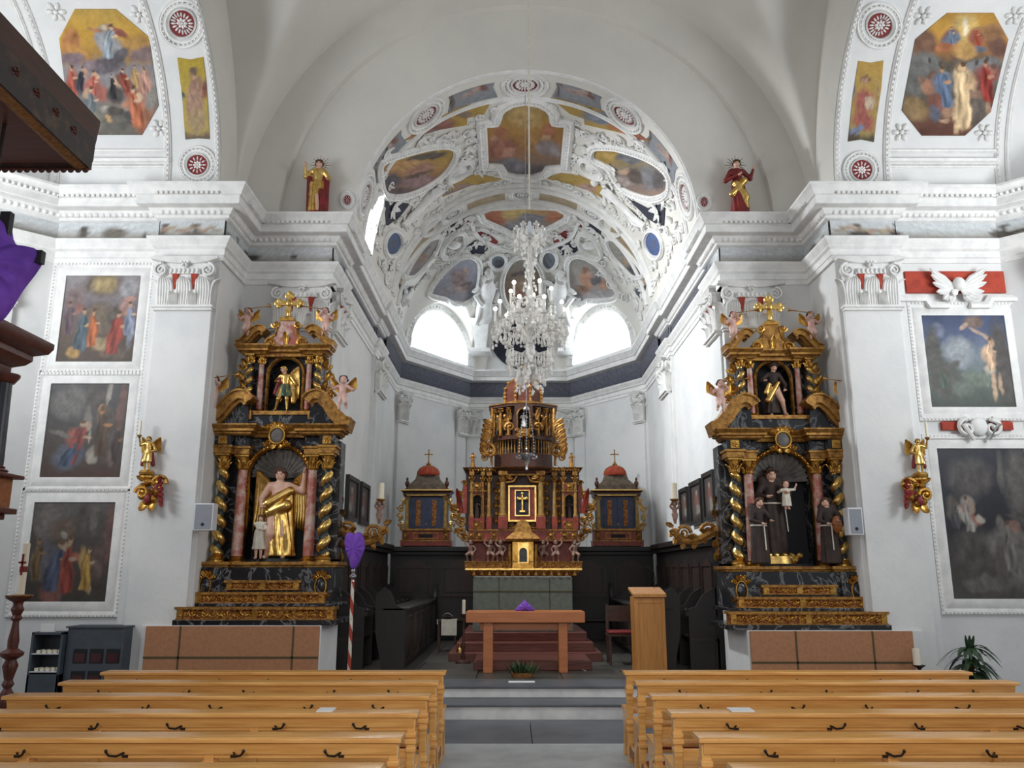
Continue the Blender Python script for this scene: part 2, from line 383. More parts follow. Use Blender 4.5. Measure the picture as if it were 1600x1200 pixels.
# arch wall ring above the springing, with its stepped outer ring
def ring_y(mb, prof, a0, a1, n, zc=ZS-.03, xc=0):
    rr = []
    for i in range(n+1):
        a = a0+(a1-a0)*i/n; rr.append([(xc-r*cos(a), y, zc+r*sin(a)) for r, y in prof])
    return mb.rings(rr)
mb = ring_y(MB(), [(RV, 12.0), (RW, 12.0), (RW+.02, 11.9), (4.62, 11.9), (4.62, 12.3), (RV, 12.3)], 0, PI, 96)
struct(mb, 'wall_front', VAULTW, ang=30)
# chancel barrel + apse conch
def plan_b(ph):                                # distance from (0,17) to the vault's foot in direction ph (0 = +x, pi = -x)
    P = [(2.72, 17), (2.95, 19.3), (1.25, 21.9), (-1.25, 21.9), (-2.95, 19.3), (-2.72, 17)]
    dx, dy = cos(ph), sin(ph)
    for (ax, ay), (bx, by) in zip(P, P[1:]):
        ex, ey = bx-ax, by-ay; den = dx*ey-dy*ex
        if abs(den) < 1e-9: continue
        t = (ax*ey-(ay-17)*ex)/den; q = (ax*dy-(ay-17)*dx)/den
        if t > 0 and -1e-6 <= q <= 1+1e-6: return t
    return 2.72
WD = Vector((1.25-2.95, 21.9-19.3, 0)).normalized(); WM = Vector((2.1, 20.6, 0)); WN = Vector((WD.y, -WD.x, 0)); WR = 1.36; WZ = 7.2
def vault_z(x, y, t):
    z = ZS+RV*math.sqrt(max(0, 1-t*t))
    q = Vector((abs(x), y, 0))-WM; u = q.dot(WD)
    if abs(u) < WR: z = max(z, WZ+math.sqrt(WR*WR-u*u)) if q.dot(WN) > -2.2 else z
    if abs(x) < .95 and y > 19.8: z = max(z, 7.0+1.5*math.sqrt(1-(x/.95)**2))
    return z
mb = MB(); rr = []
for i in range(81):
    a = PI*i/80; rr.append([(RV*cos(a), 12+5*j/20, ZS+RV*sin(a)) for j in range(21)])
mb.rings(rr, closed=False)
rr = []
for i in range(181):
    ph = PI*i/180; B = plan_b(ph); row = []
    for j in range(71):
        t = sin(PI/2*j/70) if j < 70 else 1.0
        x, y = B*t*cos(ph), 17+B*t*sin(ph); row.append((x, y, vault_z(x, y, t)))
    rr.append(row)
mb.rings(rr, closed=False)
CHV = struct(mb, 'ceiling_chancel', VAULTW, ang=40)
BV_CH = BVHTree.FromPolygons([Vector(v) for v in mb.v], [f for f in mb.f])
# nave cross vault: barrel along the nave, lunettes along the side chapels
mb = MB(); rr = []
LY, LA, LB = 8.3, 3.25, 3.9
ys = [11.9-.08*k for k in range(5)]+[LY+LA*cos(PI*k/120) for k in range(121)]
for i in range(181):
    a = -PI/2+PI*i/180; row = []
    for y in ys:
        l = LB*math.sqrt(max(0, 1-((y-LY)/LA)**2)) if abs(y-LY) < LA else 0
        q_ = .10; g_ = RN_*cos(a); m_ = max(g_, l); row.append((RN_*sin(a), y, ZS-.03+m_+q_*math.log(math.exp((g_-m_)/q_)+math.exp((l-m_)/q_))*min(1, m_)))
    rr.append(row)
mb.rings(rr, closed=False); struct(mb, 'ceiling_nave', VAULTW, ang=25)
BV_N = BVHTree.FromPolygons([Vector(v) for v in mb.v], [f for f in mb.f])
CR, CY, CZ = 2.4, 8.5, 7.1                       # side chapel barrel
BV_C = {}
for s, side in ((-1, 'left'), (1, 'right')):
    mb = MB(); rr = []
    for i in range(61):
        a = -.05+(PI*.75)*i/60; rr.append([(s*x, CY+CR*cos(a), CZ+CR*sin(a)) for x in (4.42, 5.0, 5.6, 6.2, 7.0, 8.4)])
    mb.rings(rr, closed=False); struct(mb, 'ceiling_chapel_'+side, PLASTER, ang=30)
    BV_C[s] = BVHTree.FromPolygons([Vector(v) for v in mb.v], [f for f in mb.f])
    mb = MB(); rr = []
    for i in range(61):
        a = PI*i/60
        rr.append([(s*4.40, CY+CR*cos(a), CZ+CR*sin(a)), (s*4.40, LY+LA*cos(a), 7.05+LB*sin(a)), (s*4.48, LY+LA*cos(a), 7.05+LB*sin(a)), (s*4.48, CY+CR*cos(a), CZ+CR*sin(a))])
    mb.rings(rr); struct(mb, 'wall_lunette_'+side, VAULTW, ang=30)

# ------------------------------------------------------------------ entablature
ARCHI = [(-.05, 6.05), (.02, 6.05), (.02, 6.12), (.035, 6.13), (.035, 6.22), (.05, 6.23), (.07, 6.25), (.07, 6.27), (.09, 6.30), (.12, 6.34), (.13, 6.36), (.13, 6.385), (-.05, 6.385)]
CORN = [(-.05, 6.65), (.04, 6.66), (.07, 6.68), (.07, 6.715), (.10, 6.73), (.13, 6.78), (.14, 6.80), (.26, 6.81), (.27, 6.82), (.27, 6.925), (.30, 6.94), (.30, 6.955), (.33, 7.0), (.36, 7.05), (.37, 7.06), (.37, 7.095), (-.05, 7.11)]
LP = [(-8.45, 9.56), (-6.75, 11.1), (-5.24, 11.1), (-5.24, 11.0), (-4.32, 11.0), (-4.32, 12.0), (-3.0, 12.0), (-3.0, 12.9), (-3.06, 12.9), (-3.06, 16.2), (-3.0, 16.2), (-3.0, 17.1), (-3.06, 17.1), (-3.06, 19.6), (-1.42, 22.0), (0, 22.0)]
idm = lambda x, y, h: (x, y, h)
def along(path, step, off, side=1):
    """points every `step` along the path offset by off, with direction and normal"""
    out = []
    for a, b in zip(path, path[1:]):
        a, b = Vector(a), Vector(b); L = (b-a).length; d = (b-a)/L; n = Vector((d.y, -d.x))*side
        k = max(int(L/step), 1)
        if L < .2: continue
        for i in range(k): out.append((a+d*(L*(i+.5)/k)+n*off, d, n))
    return out
for s, side in ((-1, 'left'), (1, 'right')):
    path = [(x*-s, y) for x, y in LP]; sd = -s
    e = bpy.data.objects.new('trim_entablature_'+side, None); COL.objects.link(e); e['kind'] = 'structure'
    mb = MB().sweep(path, ARCHI, idm, side=sd); build(mb, 'architrave', STUCCO, e, ang=30)
    mb = MB().sweep(path, CORN, idm, side=sd); build(mb, 'cornice', STUCCO, e, ang=30)
    mb = MB()
    for p, d, n in along(path[:8], .088, .095, sd): mb.ell((p.x, p.y, 6.755), (.042, .042, .04), 0, 8, 4)
    for p, d, n in along(path[:6], .05, .10, sd): mb.ell((p.x, p.y, 6.335), (.018, .018, .016), 0, 5, 3)
    for p, d, n in along(path[:8], .07, .315, sd): mb.box(p.x-.02, p.x+.02, p.y-.02, p.y+.02, 6.93, 6.965)
    build(mb, 'egg_moulding', STUCCO, e, ang=60)
    # painted frieze; in the apse its dark paint rises to imitate soffit shade
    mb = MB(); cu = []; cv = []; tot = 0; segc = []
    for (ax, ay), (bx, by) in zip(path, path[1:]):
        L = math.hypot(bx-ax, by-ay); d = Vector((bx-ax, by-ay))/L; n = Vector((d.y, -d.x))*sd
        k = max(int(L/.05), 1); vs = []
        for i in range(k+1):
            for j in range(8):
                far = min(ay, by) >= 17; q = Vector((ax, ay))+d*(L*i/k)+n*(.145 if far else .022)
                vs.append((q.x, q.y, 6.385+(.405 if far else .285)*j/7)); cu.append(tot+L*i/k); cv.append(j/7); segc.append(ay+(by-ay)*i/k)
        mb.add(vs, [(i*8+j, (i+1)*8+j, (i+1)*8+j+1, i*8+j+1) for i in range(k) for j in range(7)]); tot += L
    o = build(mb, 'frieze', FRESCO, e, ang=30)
    cu, cv, sg = np.array(cu), np.array(cv), np.array(segc)
    bl = []; rs = np.random.RandomState(5 if s < 0 else 11)
    for k in range(26):
        u = rs.uniform(0, 12); bl.append((u, rs.uniform(.1, .5), rs.uniform(.05, .22), rs.uniform(.12, .35), 0, ['#4a443e', '#3d3a36', '#6a665e', '#55524c'][k % 4]))
        if k % 3 == 0:
            for q in range(4): bl.append((u+.03, .35+.13*q, .05+.02*(q % 2), .07, 0, '#4b4a48'))
    for k in range(9): bl.append((4.0+k*.09, rs.uniform(.35, .62), .06, .12, 0, ['#b08d78', '#a99b80', '#b4a494'][k % 3]))
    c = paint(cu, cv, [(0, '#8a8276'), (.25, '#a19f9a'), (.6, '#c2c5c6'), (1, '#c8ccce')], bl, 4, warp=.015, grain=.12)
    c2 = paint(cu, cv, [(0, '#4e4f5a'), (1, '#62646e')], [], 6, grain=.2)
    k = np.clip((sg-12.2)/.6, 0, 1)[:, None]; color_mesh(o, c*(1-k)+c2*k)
# ledge panels on which the statues stand are the cornice tops themselves
# ------------------------------------------------------------------ pilasters with composite capitals
def capital(parent, c, U, N, w, z0=5.33, z1=6.05, red=True):
    U, N = Vector((*U, 0)), Vector((*N, 0)); c = Vector((c[0], c[1], 0)); h = z1-z0; Z = Vector((0, 0, 1))
    P = lambda u, n, z: c+U*u+N*n+Z*(z0+h*z)
    mb = MB()
    mb.obox(P(0, .02, .45), U*w*.47, N*.05, Z*h*.45)
    mb.obox(P(0, .05, .015), U*w*.54, N*.065, Z*h*.022); mb.obox(P(0, .035, -.03), U*w*.52, N*.045, Z*h*.025)
    for k in (-1, 0, 1): mb.acanthus(P(k*w*.335, .065, .03), Z, N, h*.62, w*.29)
    for k in (-.5, .5): mb.acanthus(P(k*w*.335, .085, .03), Z, N, h*.28, w*.15, curl=.4)
    for k in (-1, 1): mb.acanthus(P(k*w*.48, .02, .03), Z, (N*.4+U*k), h*.62, w*.16)
    mb.obox(P(0, .07, .72), U*w*.27, N*.045, Z*h*.05)
    for i in range(7): mb.ell(P((i-3)*w*.078, .115, .72), (.026*w, .03, .04), 0, 6, 4, (U, N, Z))
    for k in (-1, 1):
        mb.spiral(P(k*w*.42, .125, .74), U*k, Z, h*.14, 1.7, .020, a0=PI*.5, dirn=-1)
        mb.tube([P(k*w*.42, .055, .74), P(k*w*.42, .105, .74)], h*.13, 14)
    pts = [(-.60, 1.0), (-.60, .95), (-.3, .90), (0, .88), (.3, .90), (.60, .95), (.60, 1.0)]
    mb.prism([(a*w, b) for a, b in pts], lambda u, v, hh: P(u, hh-abs(0)+.05*abs(u/w)**2*4, v), -.01, .10)
    mb.rosette(P(0, .13, .90), N, .075, k=6); mb.leaf(P(0, .10, .80), Z, N, h*.14, w*.12, curl=.3)
    o = build(mb, 'capital', STUCCO, parent, ang=45)
    if red:
        mr = MB()
        for k in (-.5, .5): mr.prism([(k*w*.335-.06*w, .68), (k*w*.335+.06*w, .68), (k*w*.335, .36)], lambda u, v, hh: P(u, hh, v), .062, .098)
        build(mr, 'red_ground', REDT, o)
    return o
def pilaster(c, U, N, w, z0=0, ztop=6.05, red=True, name='pilaster'):
    U3, N3 = Vector((*U, 0)), Vector((*N, 0)); c3 = Vector((c[0], c[1], 0)); Z = Vector((0, 0, 1))
    mb = MB(); mb.obox(c3+N3*.0+Z*((z0+5.3)/2), U3*w/2, N3*.06, Z*((5.3-z0)/2))
    mb.obox(c3+Z*(z0+.12), U3*(w/2+.05), N3*.11, Z*.12); mb.obox(c3+Z*(z0+.28), U3*(w/2+.03), N3*.085, Z*.04)
    o = struct(mb, name, PLASTER, bev=.008)
    capital(o, (c[0]+N[0]*.03, c[1]+N[1]*.03), U, N, w, red=red); return o
for s in (-1, 1):
    pilaster((s*4.78, 11.0), (1, 0), (0, -1), .78)
    pilaster((s*4.34, 11.5), (0, -s), (-s, 0), .45) if False else None
    pilaster((s*3.40, 12.0), (1, 0), (0, -1), .86)
    pilaster((s*3.0, 12.45), (0, s), (-s, 0), .72)
    pilaster((s*3.0, 16.65), (0, s), (-s, 0), .75, .32, red=False)
    pilaster((s*1.24, 22.0), (1, 0), (0, -1), .40, .32, red=False)
    pilaster((s*(1.42+.19), 22.0-.19*1.4), (-s*WD.x, WD.y) if False else (s*WD.x, WD.y), (-s*WN.x, -WN.y), .40, .32, red=False)
    pilaster((s*(3.06-.14), 19.6+.2), (s*WD.x, WD.y), (-s*WN.x, -WN.y), .34, .32, red=False)
    pilaster((s*7.3, 10.6), (.741, -s*.671) if s > 0 else (.741, .671), (-s*.671, -.741), .62)
    # flat strip beside the pier, from the photo's right-hand return
    slab('trim_strip', PLASTER, (min(s*5.22, s*5.32), max(s*5.22, s*5.32), 11.05, 11.12, 0, 6.05), bev=.01)
# ------------------------------------------------------------------ apse windows
for s, nm in ((-1, 'window_1'), (1, 'window_2')):
    d = Vector((s*WD.x, WD.y, 0)); n = Vector((s*WN.x, WN.y, 0)); m0 = Vector((s*WM.x, WM.y, WZ))
    Pw = lambda u, v, h: m0+d*u+Vector((0, 0, v))+n*h
    R1 = 1.16; arc = [(R1*cos(PI*i/32), R1*sin(PI*i/32)) for i in range(33)]
    mb = MB().prism(arc, Pw, .30, .34)
    w = struct(mb, nm, PANE, ang=30)
    mb = MB().sweep(arc, [(0, -.02), (.02, -.06), (.07, -.07), (.09, -.04), (.15, -.05), (.19, -.09), (.25, -.08), (.28, .0), (.28, .3), (0, .36)], Pw, side=1); 
    build(mb, 'window_arch', STUCCO, w, ang=40)
    mb = MB()
    for i in range(30):
        a = PI*(i+.5)/30; mb.ell(Pw((R1+.12)*cos(a), (R1+.12)*sin(a), -.055), .03, 0, 6, 4)
    build(mb, 'bead_moulding', STUCCO, w)
    mb = MB().prism([(-1.6, -.14), (1.6, -.14), (1.6, 0), (-1.6, 0)], Pw, -.02, .5); build(mb, 'sill', PLASTER, w)
    mb = MB()
    for k in (-2, -1, 0, 1, 2):
        u = k*R1/3; mb.tube([Pw(u, 0, .28), Pw(u, math.sqrt(R1*R1-u*u), .28)], .012, 6)
    for v in (.45, .9):
        u = math.sqrt(R1*R1-v*v); mb.tube([Pw(-u, v, .28), Pw(u, v, .28)], .012, 6)
    build(mb, 'glazing_bar', WHITEP, w)
# ================================================================== FRESCOES AND STUCCO ON THE VAULTS
def hitf(bvh):
    def f(px, py):
        d = ray(px, py).normalized(); h = bvh.ray_cast(CAM, d)
        if h[0] is None: return None
        n = h[1]; n = -n if n.dot(d) > 0 else n
        return h[0], n
    return f
def barrel(deg, y):                                 # chancel barrel: degrees from the crown, depth
    a = math.radians(deg); return Vector((RV*sin(a), y, ZS+RV*cos(a))), Vector((-sin(a), 0, -cos(a)))
def planef(Y):
    return lambda px, py: (at(px, py, Y), Vector((0, -1, 0)))
HC = hitf(BV_CH); HL, HR = hitf(BV_C[-1]), hitf(BV_C[1])
def dens(pts, n=48, closed=True, smooth=False):
    P = [Vector(p[:2]) for p in pts]
    if smooth:
        out = []; N = len(P)
        for i in range(N if closed else N-1):
            g = lambda k: P[k % N] if closed else P[max(0, min(N-1, k))]
            p0, p1, p2, p3 = g(i-1), g(i), g(i+1), g(i+2)
            for j in range(6):
                t = j/6; out.append(.5*((2*p1)+(p2-p0)*t+(2*p0-5*p1+4*p2-p3)*t*t+(3*p1-p0-3*p2+p3)*t**3))
        if not closed: out.append(P[-1])
        P = out
    Q = P+[P[0]] if closed else P
    L = [0]
    for a, b in zip(Q, Q[1:]): L.append(L[-1]+(b-a).length)
    if not smooth:                                  # keep the corners, add points between them
        out = []; step = L[-1]/n
        for a, b in zip(Q, Q[1:]):
            k = max(1, round((b-a).length/step))
            out += [a+(b-a)*i/k for i in range(k)]
        if not closed: out.append(Q[-1])
        return out
    out = []; i = 0
    for k in range(n):
        s = L[-1]*k/(n if closed else n-1)
        while i < len(L)-2 and L[i+1] < s: i += 1
        t = (s-L[i])/max(L[i+1]-L[i], 1e-9); out.append(Q[i]+(Q[i+1]-Q[i])*t)
    return out
def safe(f, p, c):
    for k in range(12):
        q = p+(c-p)*(k/14); h = f(q.x, q.y)
        if h: return h
    return None
def patch(name, outline, f, bg, blobs, off=.012, rings=16, n=56, smooth=False, parent=None, seed=1, mat=None, flat=None, **kw):
    O = dens(outline, n, True, smooth); n = len(O); c = Vector((sum(p.x for p in O)/n, sum(p.y for p in O)/n))
    xs = [p.x for p in O]; ys = [p.y for p in O]; x0, x1, y0, y1 = min(xs), max(xs), min(ys), max(ys)
    mb = MB(); vs = []; uv = []
    def put(q, o=off):
        h = safe(f, q, c)
        if not h: print('MISS', name, q, c)
        vs.append(h[0]+h[1]*o); uv.append(((q.x-x0)/(x1-x0), (y1-q.y)/(y1-y0)))
    put(c)
    for k in range(1, rings+1):
        for p in O: put(c+(p-c)*(k/rings))
    for p in O: put(p, -.03)
    fs = [(0, 1+(j+1) % n, 1+j) for j in range(n)]
    for k in range(rings):
        for j in range(n): fs.append((1+k*n+j, 1+k*n+(j+1) % n, 1+(k+1)*n+(j+1) % n, 1+(k+1)*n+j))
    mb.add(vs, fs)
    o = build(mb, name, mat or FRESCO, parent, ang=60)
    if mat is None:
        uv = np.array(uv); color_mesh(o, paint(uv[:, 0], uv[:, 1], bg, blobs, seed, **kw))
    return o
def rib(mb, line, f, w, h, closed=True, n=64, smooth=False, off=0, m=0, prof=None):
    """raised moulding of half width w and height h along a line on the surface"""
    O = dens(line, n, closed, smooth); H = []
    c = sum(O, Vector((0, 0)))/len(O)
    for p in O:
        h_ = safe(f, p, c) if closed else f(p.x, p.y)
        if h_: H.append(h_)
    N = len(H); rr = []
    if N < 3: return mb
    prof = prof or [(-1, -.3), (-1, .45), (-.72, .62), (-.55, 1), (-.15, .75), (.15, .75), (.55, 1), (.72, .62), (1, .45), (1, -.3)]
    for i, (p, nn) in enumerate(H):
        t = (H[(i+1) % N][0]-H[i-1][0]) if closed else H[min(i+1, N-1)][0]-H[max(i-1, 0)][0]
        b = t.cross(nn)
        if b.length < 1e-9: continue
        b.normalize(); rr.append([p+nn*off+b*w*a+nn*h*q for a, q in prof])
    if closed: rr.append(rr[0])
    return mb.rings(rr, m, caps=not closed)
def beads(mb, line, f, step, r, closed=True, smooth=False, off=0, m=0):
    O = dens(line, 120, closed, smooth); last = None
    for p in O+([O[0]] if closed else []):
        h = f(p.x, p.y)
        if not h: continue
        if last is None or (h[0]-last).length >= step: mb.ell(h[0]+h[1]*off, r, m, 6, 4); last = h[0]
    return mb
def medallion(name, f, cx, cy, rx, ry, parent=None, red=True, petals=18, label=None, rot=0):
    """concentric stucco rings round a shell rosette, on any surface f"""
    E = lambda k: [(cx+rx*k*cos(2*PI*i/40), cy+ry*k*sin(2*PI*i/40)) for i in range(40)]
    p0, n0 = f(cx, cy); R = max((f(*q)[0]-p0).length for q in [E(1)[0], E(1)[10]] if f(*q))
    mb = MB()
    rib(mb, E(.93), f, R*.075, R*.12, n=40); rib(mb, E(.74), f, R*.085, R*.09, n=40); rib(mb, E(.57), f, R*.04, R*.12, n=40)
    beads(mb, E(.84), f, R*.17, R*.05, off=R*.06)
    a, b, e = basis(n0)
    for k in range(petals):
        q = 2*PI*k/petals; d = a*cos(q)+b*sin(q); mb.ell(p0+d*R*.34+n0*R*.03, (R*.12, R*.042, R*.07), 0, 6, 4, (d, e.cross(d), e))
    mb.rosette(p0+n0*R*.02, n0, R*.24, k=8)
    o = build(mb, name, STUCCO, parent, ang=50)
    g = MB(); vs = [p0+n0*.012]
    for q in E(.52):
        h = f(*q) or (p0, n0); vs.append(h[0]+h[1]*.012)
    g.add(vs, [(0, 1+(i+1) % 40, 1+i) for i in range(40)]); build(g, 'ground', DKRED if red else SHELL, o)
    return o
def fleuron(mb, f, cx, cy, s, k=5, m=0):             # sprig of leaves and flowers lying on the surface
    h = f(cx, cy)
    if not h: return mb
    p, n = h; a, b, e = basis(n)
    for i in range(k):
        q = 2*PI*i/k+.4; d = a*cos(q)+b*sin(q); mb.leaf(p+n*.012, d, n, s, s*.55, m, curl=.25, th=.015)
    return mb.rosette(p+n*.02, n, s*.4, m, k=5)
def scrolls(mb, f, x0, y0, x1, y1, k, s, m=0):
    for i in range(k):
        t = (i+.5)/k; h = f(x0+(x1-x0)*t, y0+(y1-y0)*t)
        if not h: continue
        p, n = h; a, b, e = basis(n); g = 1 if i % 2 else -1
        mb.spiral(p+n*.03, a*g, b, s, 1.3, s*.17, m, 5, a0=i); mb.leaf(p+n*.01+a*g*s*.5, (a*g+b).normalized(), n, s*1.1, s*.5, m, curl=.4, th=.02)
    return mb
G4 = lambda ox, oy, pts, k=.25: [(ox+x*k, oy+y*k) for x, y in pts]
K8 = 1/3.478
C8 = lambda pts: G4(600, 100, pts, K8)

# --- chancel front arch band
tr = bpy.data.objects.new('trim_arch_band', None); COL.objects.link(tr); tr['kind'] = 'structure'
mb = MB()
for y in (12.05, 12.86): rib(mb, [(-88, y), (88, y)], barrel, .045, .05, False, 80)
beads(mb, [(-88, 12.94), (88, 12.94)], barrel, .055, .02, False)
beads(mb, [(-88, 12.11), (88, 12.11)], barrel, .055, .015, False)
build(mb, 'band_moulding', STUCCO, tr, ang=40)
LW = 180/PI/RV
GREYB = [(0, '#85888e'), (.5, '#8e9298'), (1, '#7c7f86')]
bandlab = {0: 'crown', -38: 'left of the crown', 38: 'right of the crown', -76: 'left foot', 76: 'right foot'}
for d in (-76, -38, 0, 38, 76):
    medallion('medallion', barrel, d, 12.46, .40*LW, .40, tr)
fl = ['pink cherub on grey sky', 'reclining pink cherub with dark drapery', 'grey sky with a small flying cherub', 'grey sky with a standing child figure']
for i, (a0, a1) in enumerate(((-67, -48), (-29, -10), (10, 29), (48, 67))):
    m_ = (a0+a1)/2
    o = patch('fresco', [(a0, 12.14), (a1, 12.14), (a1-1.5, 12.46), (a1, 12.78), (a0, 12.78), (a0+1.5, 12.46)], barrel, GREYB,
          [(.5, .5, .28, .13, 8, '#b09a92'), (.62, .6, .12, .09, 30, '#c2a49a'), (.36, .45, .16, .08, -20, '#a58f8c'), (.74, .55, .08, .16, 10, '#7e4f48'), (.1, .5, .05, .5, 0, '#5b4a44'), (.68, .74, .05, .06, 0, '#6b4a3c')], n=64, rings=12, seed=10+i)
    tag(o, ['small grey arch fresco with a cherub, lowest on the left of the chancel arch', 'grey arch fresco with a reclining cherub, just left of the crown medallion',
            'grey arch fresco with a pink cherub, just right of the crown medallion', 'small grey arch fresco with a standing child, lowest on the right of the chancel arch'][i], 'fresco')
# --- second rib at the mouth of the apse
tr = bpy.data.objects.new('trim_apse_rib', None); COL.objects.link(tr); tr['kind'] = 'structure'
mb = MB()
for y in (16.12, 16.36, 16.93): rib(mb, [(-84, y), (84, y)], barrel, .05, .07, False, 80)
beads(mb, [(-84, 16.23), (84, 16.23)], barrel, .075, .03, False)
build(mb, 'band_moulding', STUCCO, tr, ang=40)
for d in (-34, 0, 34): medallion('medallion', barrel, d, 16.64, .30*LW, .30, tr, red=False)
for i, (a0, a1) in enumerate(((-76, -45), (-26, -8), (8, 26), (45, 76))):
    o = patch('fresco', [(a0, 16.46), (a1, 16.46), (a1, 16.82), (a0, 16.82)], barrel, [(0, '#9a8a70'), (1, '#a8977c')],
          [(.3, .5, .1, .2, 0, '#8c6f56'), (.6, .4, .12, .2, 20, '#b39a80'), (.8, .6, .08, .2, 0, '#857a6a')], n=48, rings=8, seed=20+i, warp=.05)
    tag(o, ['ochre strip fresco low on the left limb of the inner rib', 'ochre strip fresco left of the shell at the inner rib crown', 'ochre strip fresco right of the shell at the inner rib crown', 'ochre strip fresco low on the right limb of the inner rib'][i], 'fresco')
# --- first bay: the quatrefoil and its surroundings
def framed(name, outline, f, bg, blobs, label, fw=.09, fh=.09, grow=1.0, smooth=False, seed=1, bead=True, cat='fresco', n=72, rings=18, **kw):
    o = patch(name, outline, f, bg, blobs, n=n, rings=rings, smooth=smooth, seed=seed, **kw); tag(o, label, cat)
    O = dens(outline, n, True, smooth); c = sum(O, Vector((0, 0)))/len(O)
    p0 = f(c.x, c.y)[0]
    gl = lambda k: [c+(p-c)*k for p in O]
    sc = sum((p-c).length for p in O)/len(O); hh = f(O[0].x, O[0].y) or f(O[9].x, O[9].y)
    px2m = sum(((f(p.x, p.y) or (p0,))[0]-p0).length for p in O[::6])/len(O[::6])/sc
    mb = MB(); rib(mb, gl(1+fw/px2m/sc), f, fw, fh, n=n)
    if bead: beads(mb, gl(1+fw/px2m/sc), f, .06, fh*.2, off=fh*.85)
    build(mb, 'stucco_frame', STUCCO, o, ang=45); return o
QF = C8([(547, 320), (620, 320), (628, 278), (655, 245), (700, 220), (770, 207), (840, 220), (885, 245), (912, 280), (915, 318), (990, 320), (968, 545), (888, 548), (872, 575), (800, 597), (720, 595), (660, 578), (635, 538), (560, 538)])
framed('fresco', QF, HC, [(0, '#6a6468'), (.15, '#8a7668'), (.4, '#9c7048'), (.7, '#a88448'), (1, '#9a8a5e')],
       [(.5, .8, .22, .18, 0, '#bc9a5a'), (.2, .35, .2, .16, 10, '#9a5e48'), (.3, .3, .1, .06, 30, '#c08a72'), (.8, .35, .18, .12, -20, '#94888a'), (.35, .12, .2, .12, 0, '#77757e'), (.8, .6, .1, .12, 0, '#a8623e'), (.2, .6, .12, .1, 0, '#a6643c'),
        (.55, .45, .14, .1, 0, '#b0803e'), (.62, .1, .15, .07, 0, '#5e5a60'), (.12, .5, .06, .05, 0, '#c8967c'), (.75, .5, .06, .03, 20, '#d0aa84')],
       'large quatrefoil ceiling fresco in gold and orange at the chancel vault crown', .10, .10, seed=31, rings=24, n=90)
corners = [(C8([(630, 182), (575, 215), (545, 268), (452, 292), (450, 330), (300, 355), (110, 415), (200, 350), (400, 235)]), 'yellow', [(.3, .35, .25, .2, 25, '#8a5348'), (.35, .2, .09, .08, 0, '#4f6288'), (.15, .1, .15, .08, 30, '#a8764e'), (.62, .6, .1, .1, 0, '#7a6558')], 'yellow corner fresco with a red robe, upper left of the quatrefoil'),
           (C8([(905, 182), (960, 188), (1160, 238), (1300, 312), (1450, 425), (1290, 372), (1090, 326), (1088, 296), (1010, 268)]), 'yellow', [(.5, .55, .22, .14, -35, '#7c8496'), (.75, .3, .2, .1, -35, '#b0623e'), (.38, .72, .06, .06, 0, '#463c38'), (.9, .1, .1, .08, -40, '#a0503a')], 'yellow corner fresco with a blue robe, upper right of the quatrefoil'),
           (C8([(480, 600), (560, 605), (640, 625), (470, 660), (310, 722), (360, 665)]), 'ochre', [(.4, .45, .2, .2, 20, '#a08478'), (.2, .2, .2, .15, 30, '#8c7a74')], 'narrow ochre fresco below left of the quatrefoil'),
           (C8([(880, 620), (960, 592), (1060, 602), (1180, 660), (1290, 790), (1130, 692), (980, 640)]), 'ochre', [(.55, .6, .16, .12, -30, '#b08c80'), (.8, .25, .18, .15, -45, '#8d6a5e')], 'narrow ochre fresco below right of the quatrefoil')]
for i, (ol, _, bl, lab) in enumerate(corners):
    tag(patch('fresco', ol, HC, [(0, '#a08040'), (.5, '#b0924e'), (1, '#a88c50')], bl, n=60, rings=12, seed=40+i), lab, 'fresco')
OVL = C8([(-5, 540), (80, 500), (250, 455), (350, 455), (375, 490), (340, 560), (280, 620), (180, 680), (90, 710), (15, 700), (-10, 620)])
framed('fresco', OVL, HC, [(0, '#6a5a56'), (.35, '#8a6a58'), (.6, '#a88456'), (1, '#a89044')],
       [(.62, .8, .32, .08, 18, '#4c4640'), (.3, .6, .3, .12, 10, '#bd9058'), (.55, .55, .25, .08, 25, '#a87a66'), (.15, .3, .14, .12, 0, '#4a4a58'), (.5, .3, .25, .14, 15, '#97787a'), (.2, .1, .2, .08, 0, '#5a4c4e'), (.5, .44, .26, .04, 25, '#5a443a')],
       'oval ceiling fresco of draped figures, left flank of the first vault bay', .075, .08, smooth=True, seed=51)
OVR = C8([(1145, 490), (1165, 460), (1250, 460), (1300, 470), (1420, 510), (1500, 560), (1540, 620), (1530, 690), (1470, 720), (1400, 710), (1310, 670), (1260, 610), (1230, 560), (1160, 520)])
framed('fresco', OVR, HC, [(0, '#8a7468'), (.5, '#74706e'), (.75, '#948052'), (1, '#a48a44')],
       [(.15, .85, .18, .2, 0, '#b0903e'), (.5, .8, .2, .12, -20, '#62666e'), (.4, .5, .07, .08, 0, '#c0a084'), (.55, .42, .12, .18, 30, '#463a36'), (.75, .4, .12, .3, 10, '#77787e'), (.4, .3, .12, .08, -30, '#9a8c86'), (.9, .35, .1, .25, 0, '#4a484c'), (.35, .13, .2, .07, 0, '#8d6248')],
       'oval ceiling fresco of dark robed figures, right flank of the first vault bay', .075, .08, smooth=True, seed=52)
BL = G4(400, 300, [(800, 50), (880, 62), (960, 72), (900, 150), (812, 216)]); BR_ = G4(800, 300, [(725, 35), (850, 100), (962, 62), (952, 228), (850, 165)])
tf = bpy.data.objects.new('trim_vault_stucco', None); COL.objects.link(tf); tf['kind'] = 'structure'
for ol in (BL, BR_): patch('dark_field', ol, HC, 0, 0, mat=BLUEK, n=40, rings=8, parent=tf)
mb = MB()
for cx, cy in ((615, 326), (1026, 330)): fleuron(mb, HC, cx, cy, .22, 6)
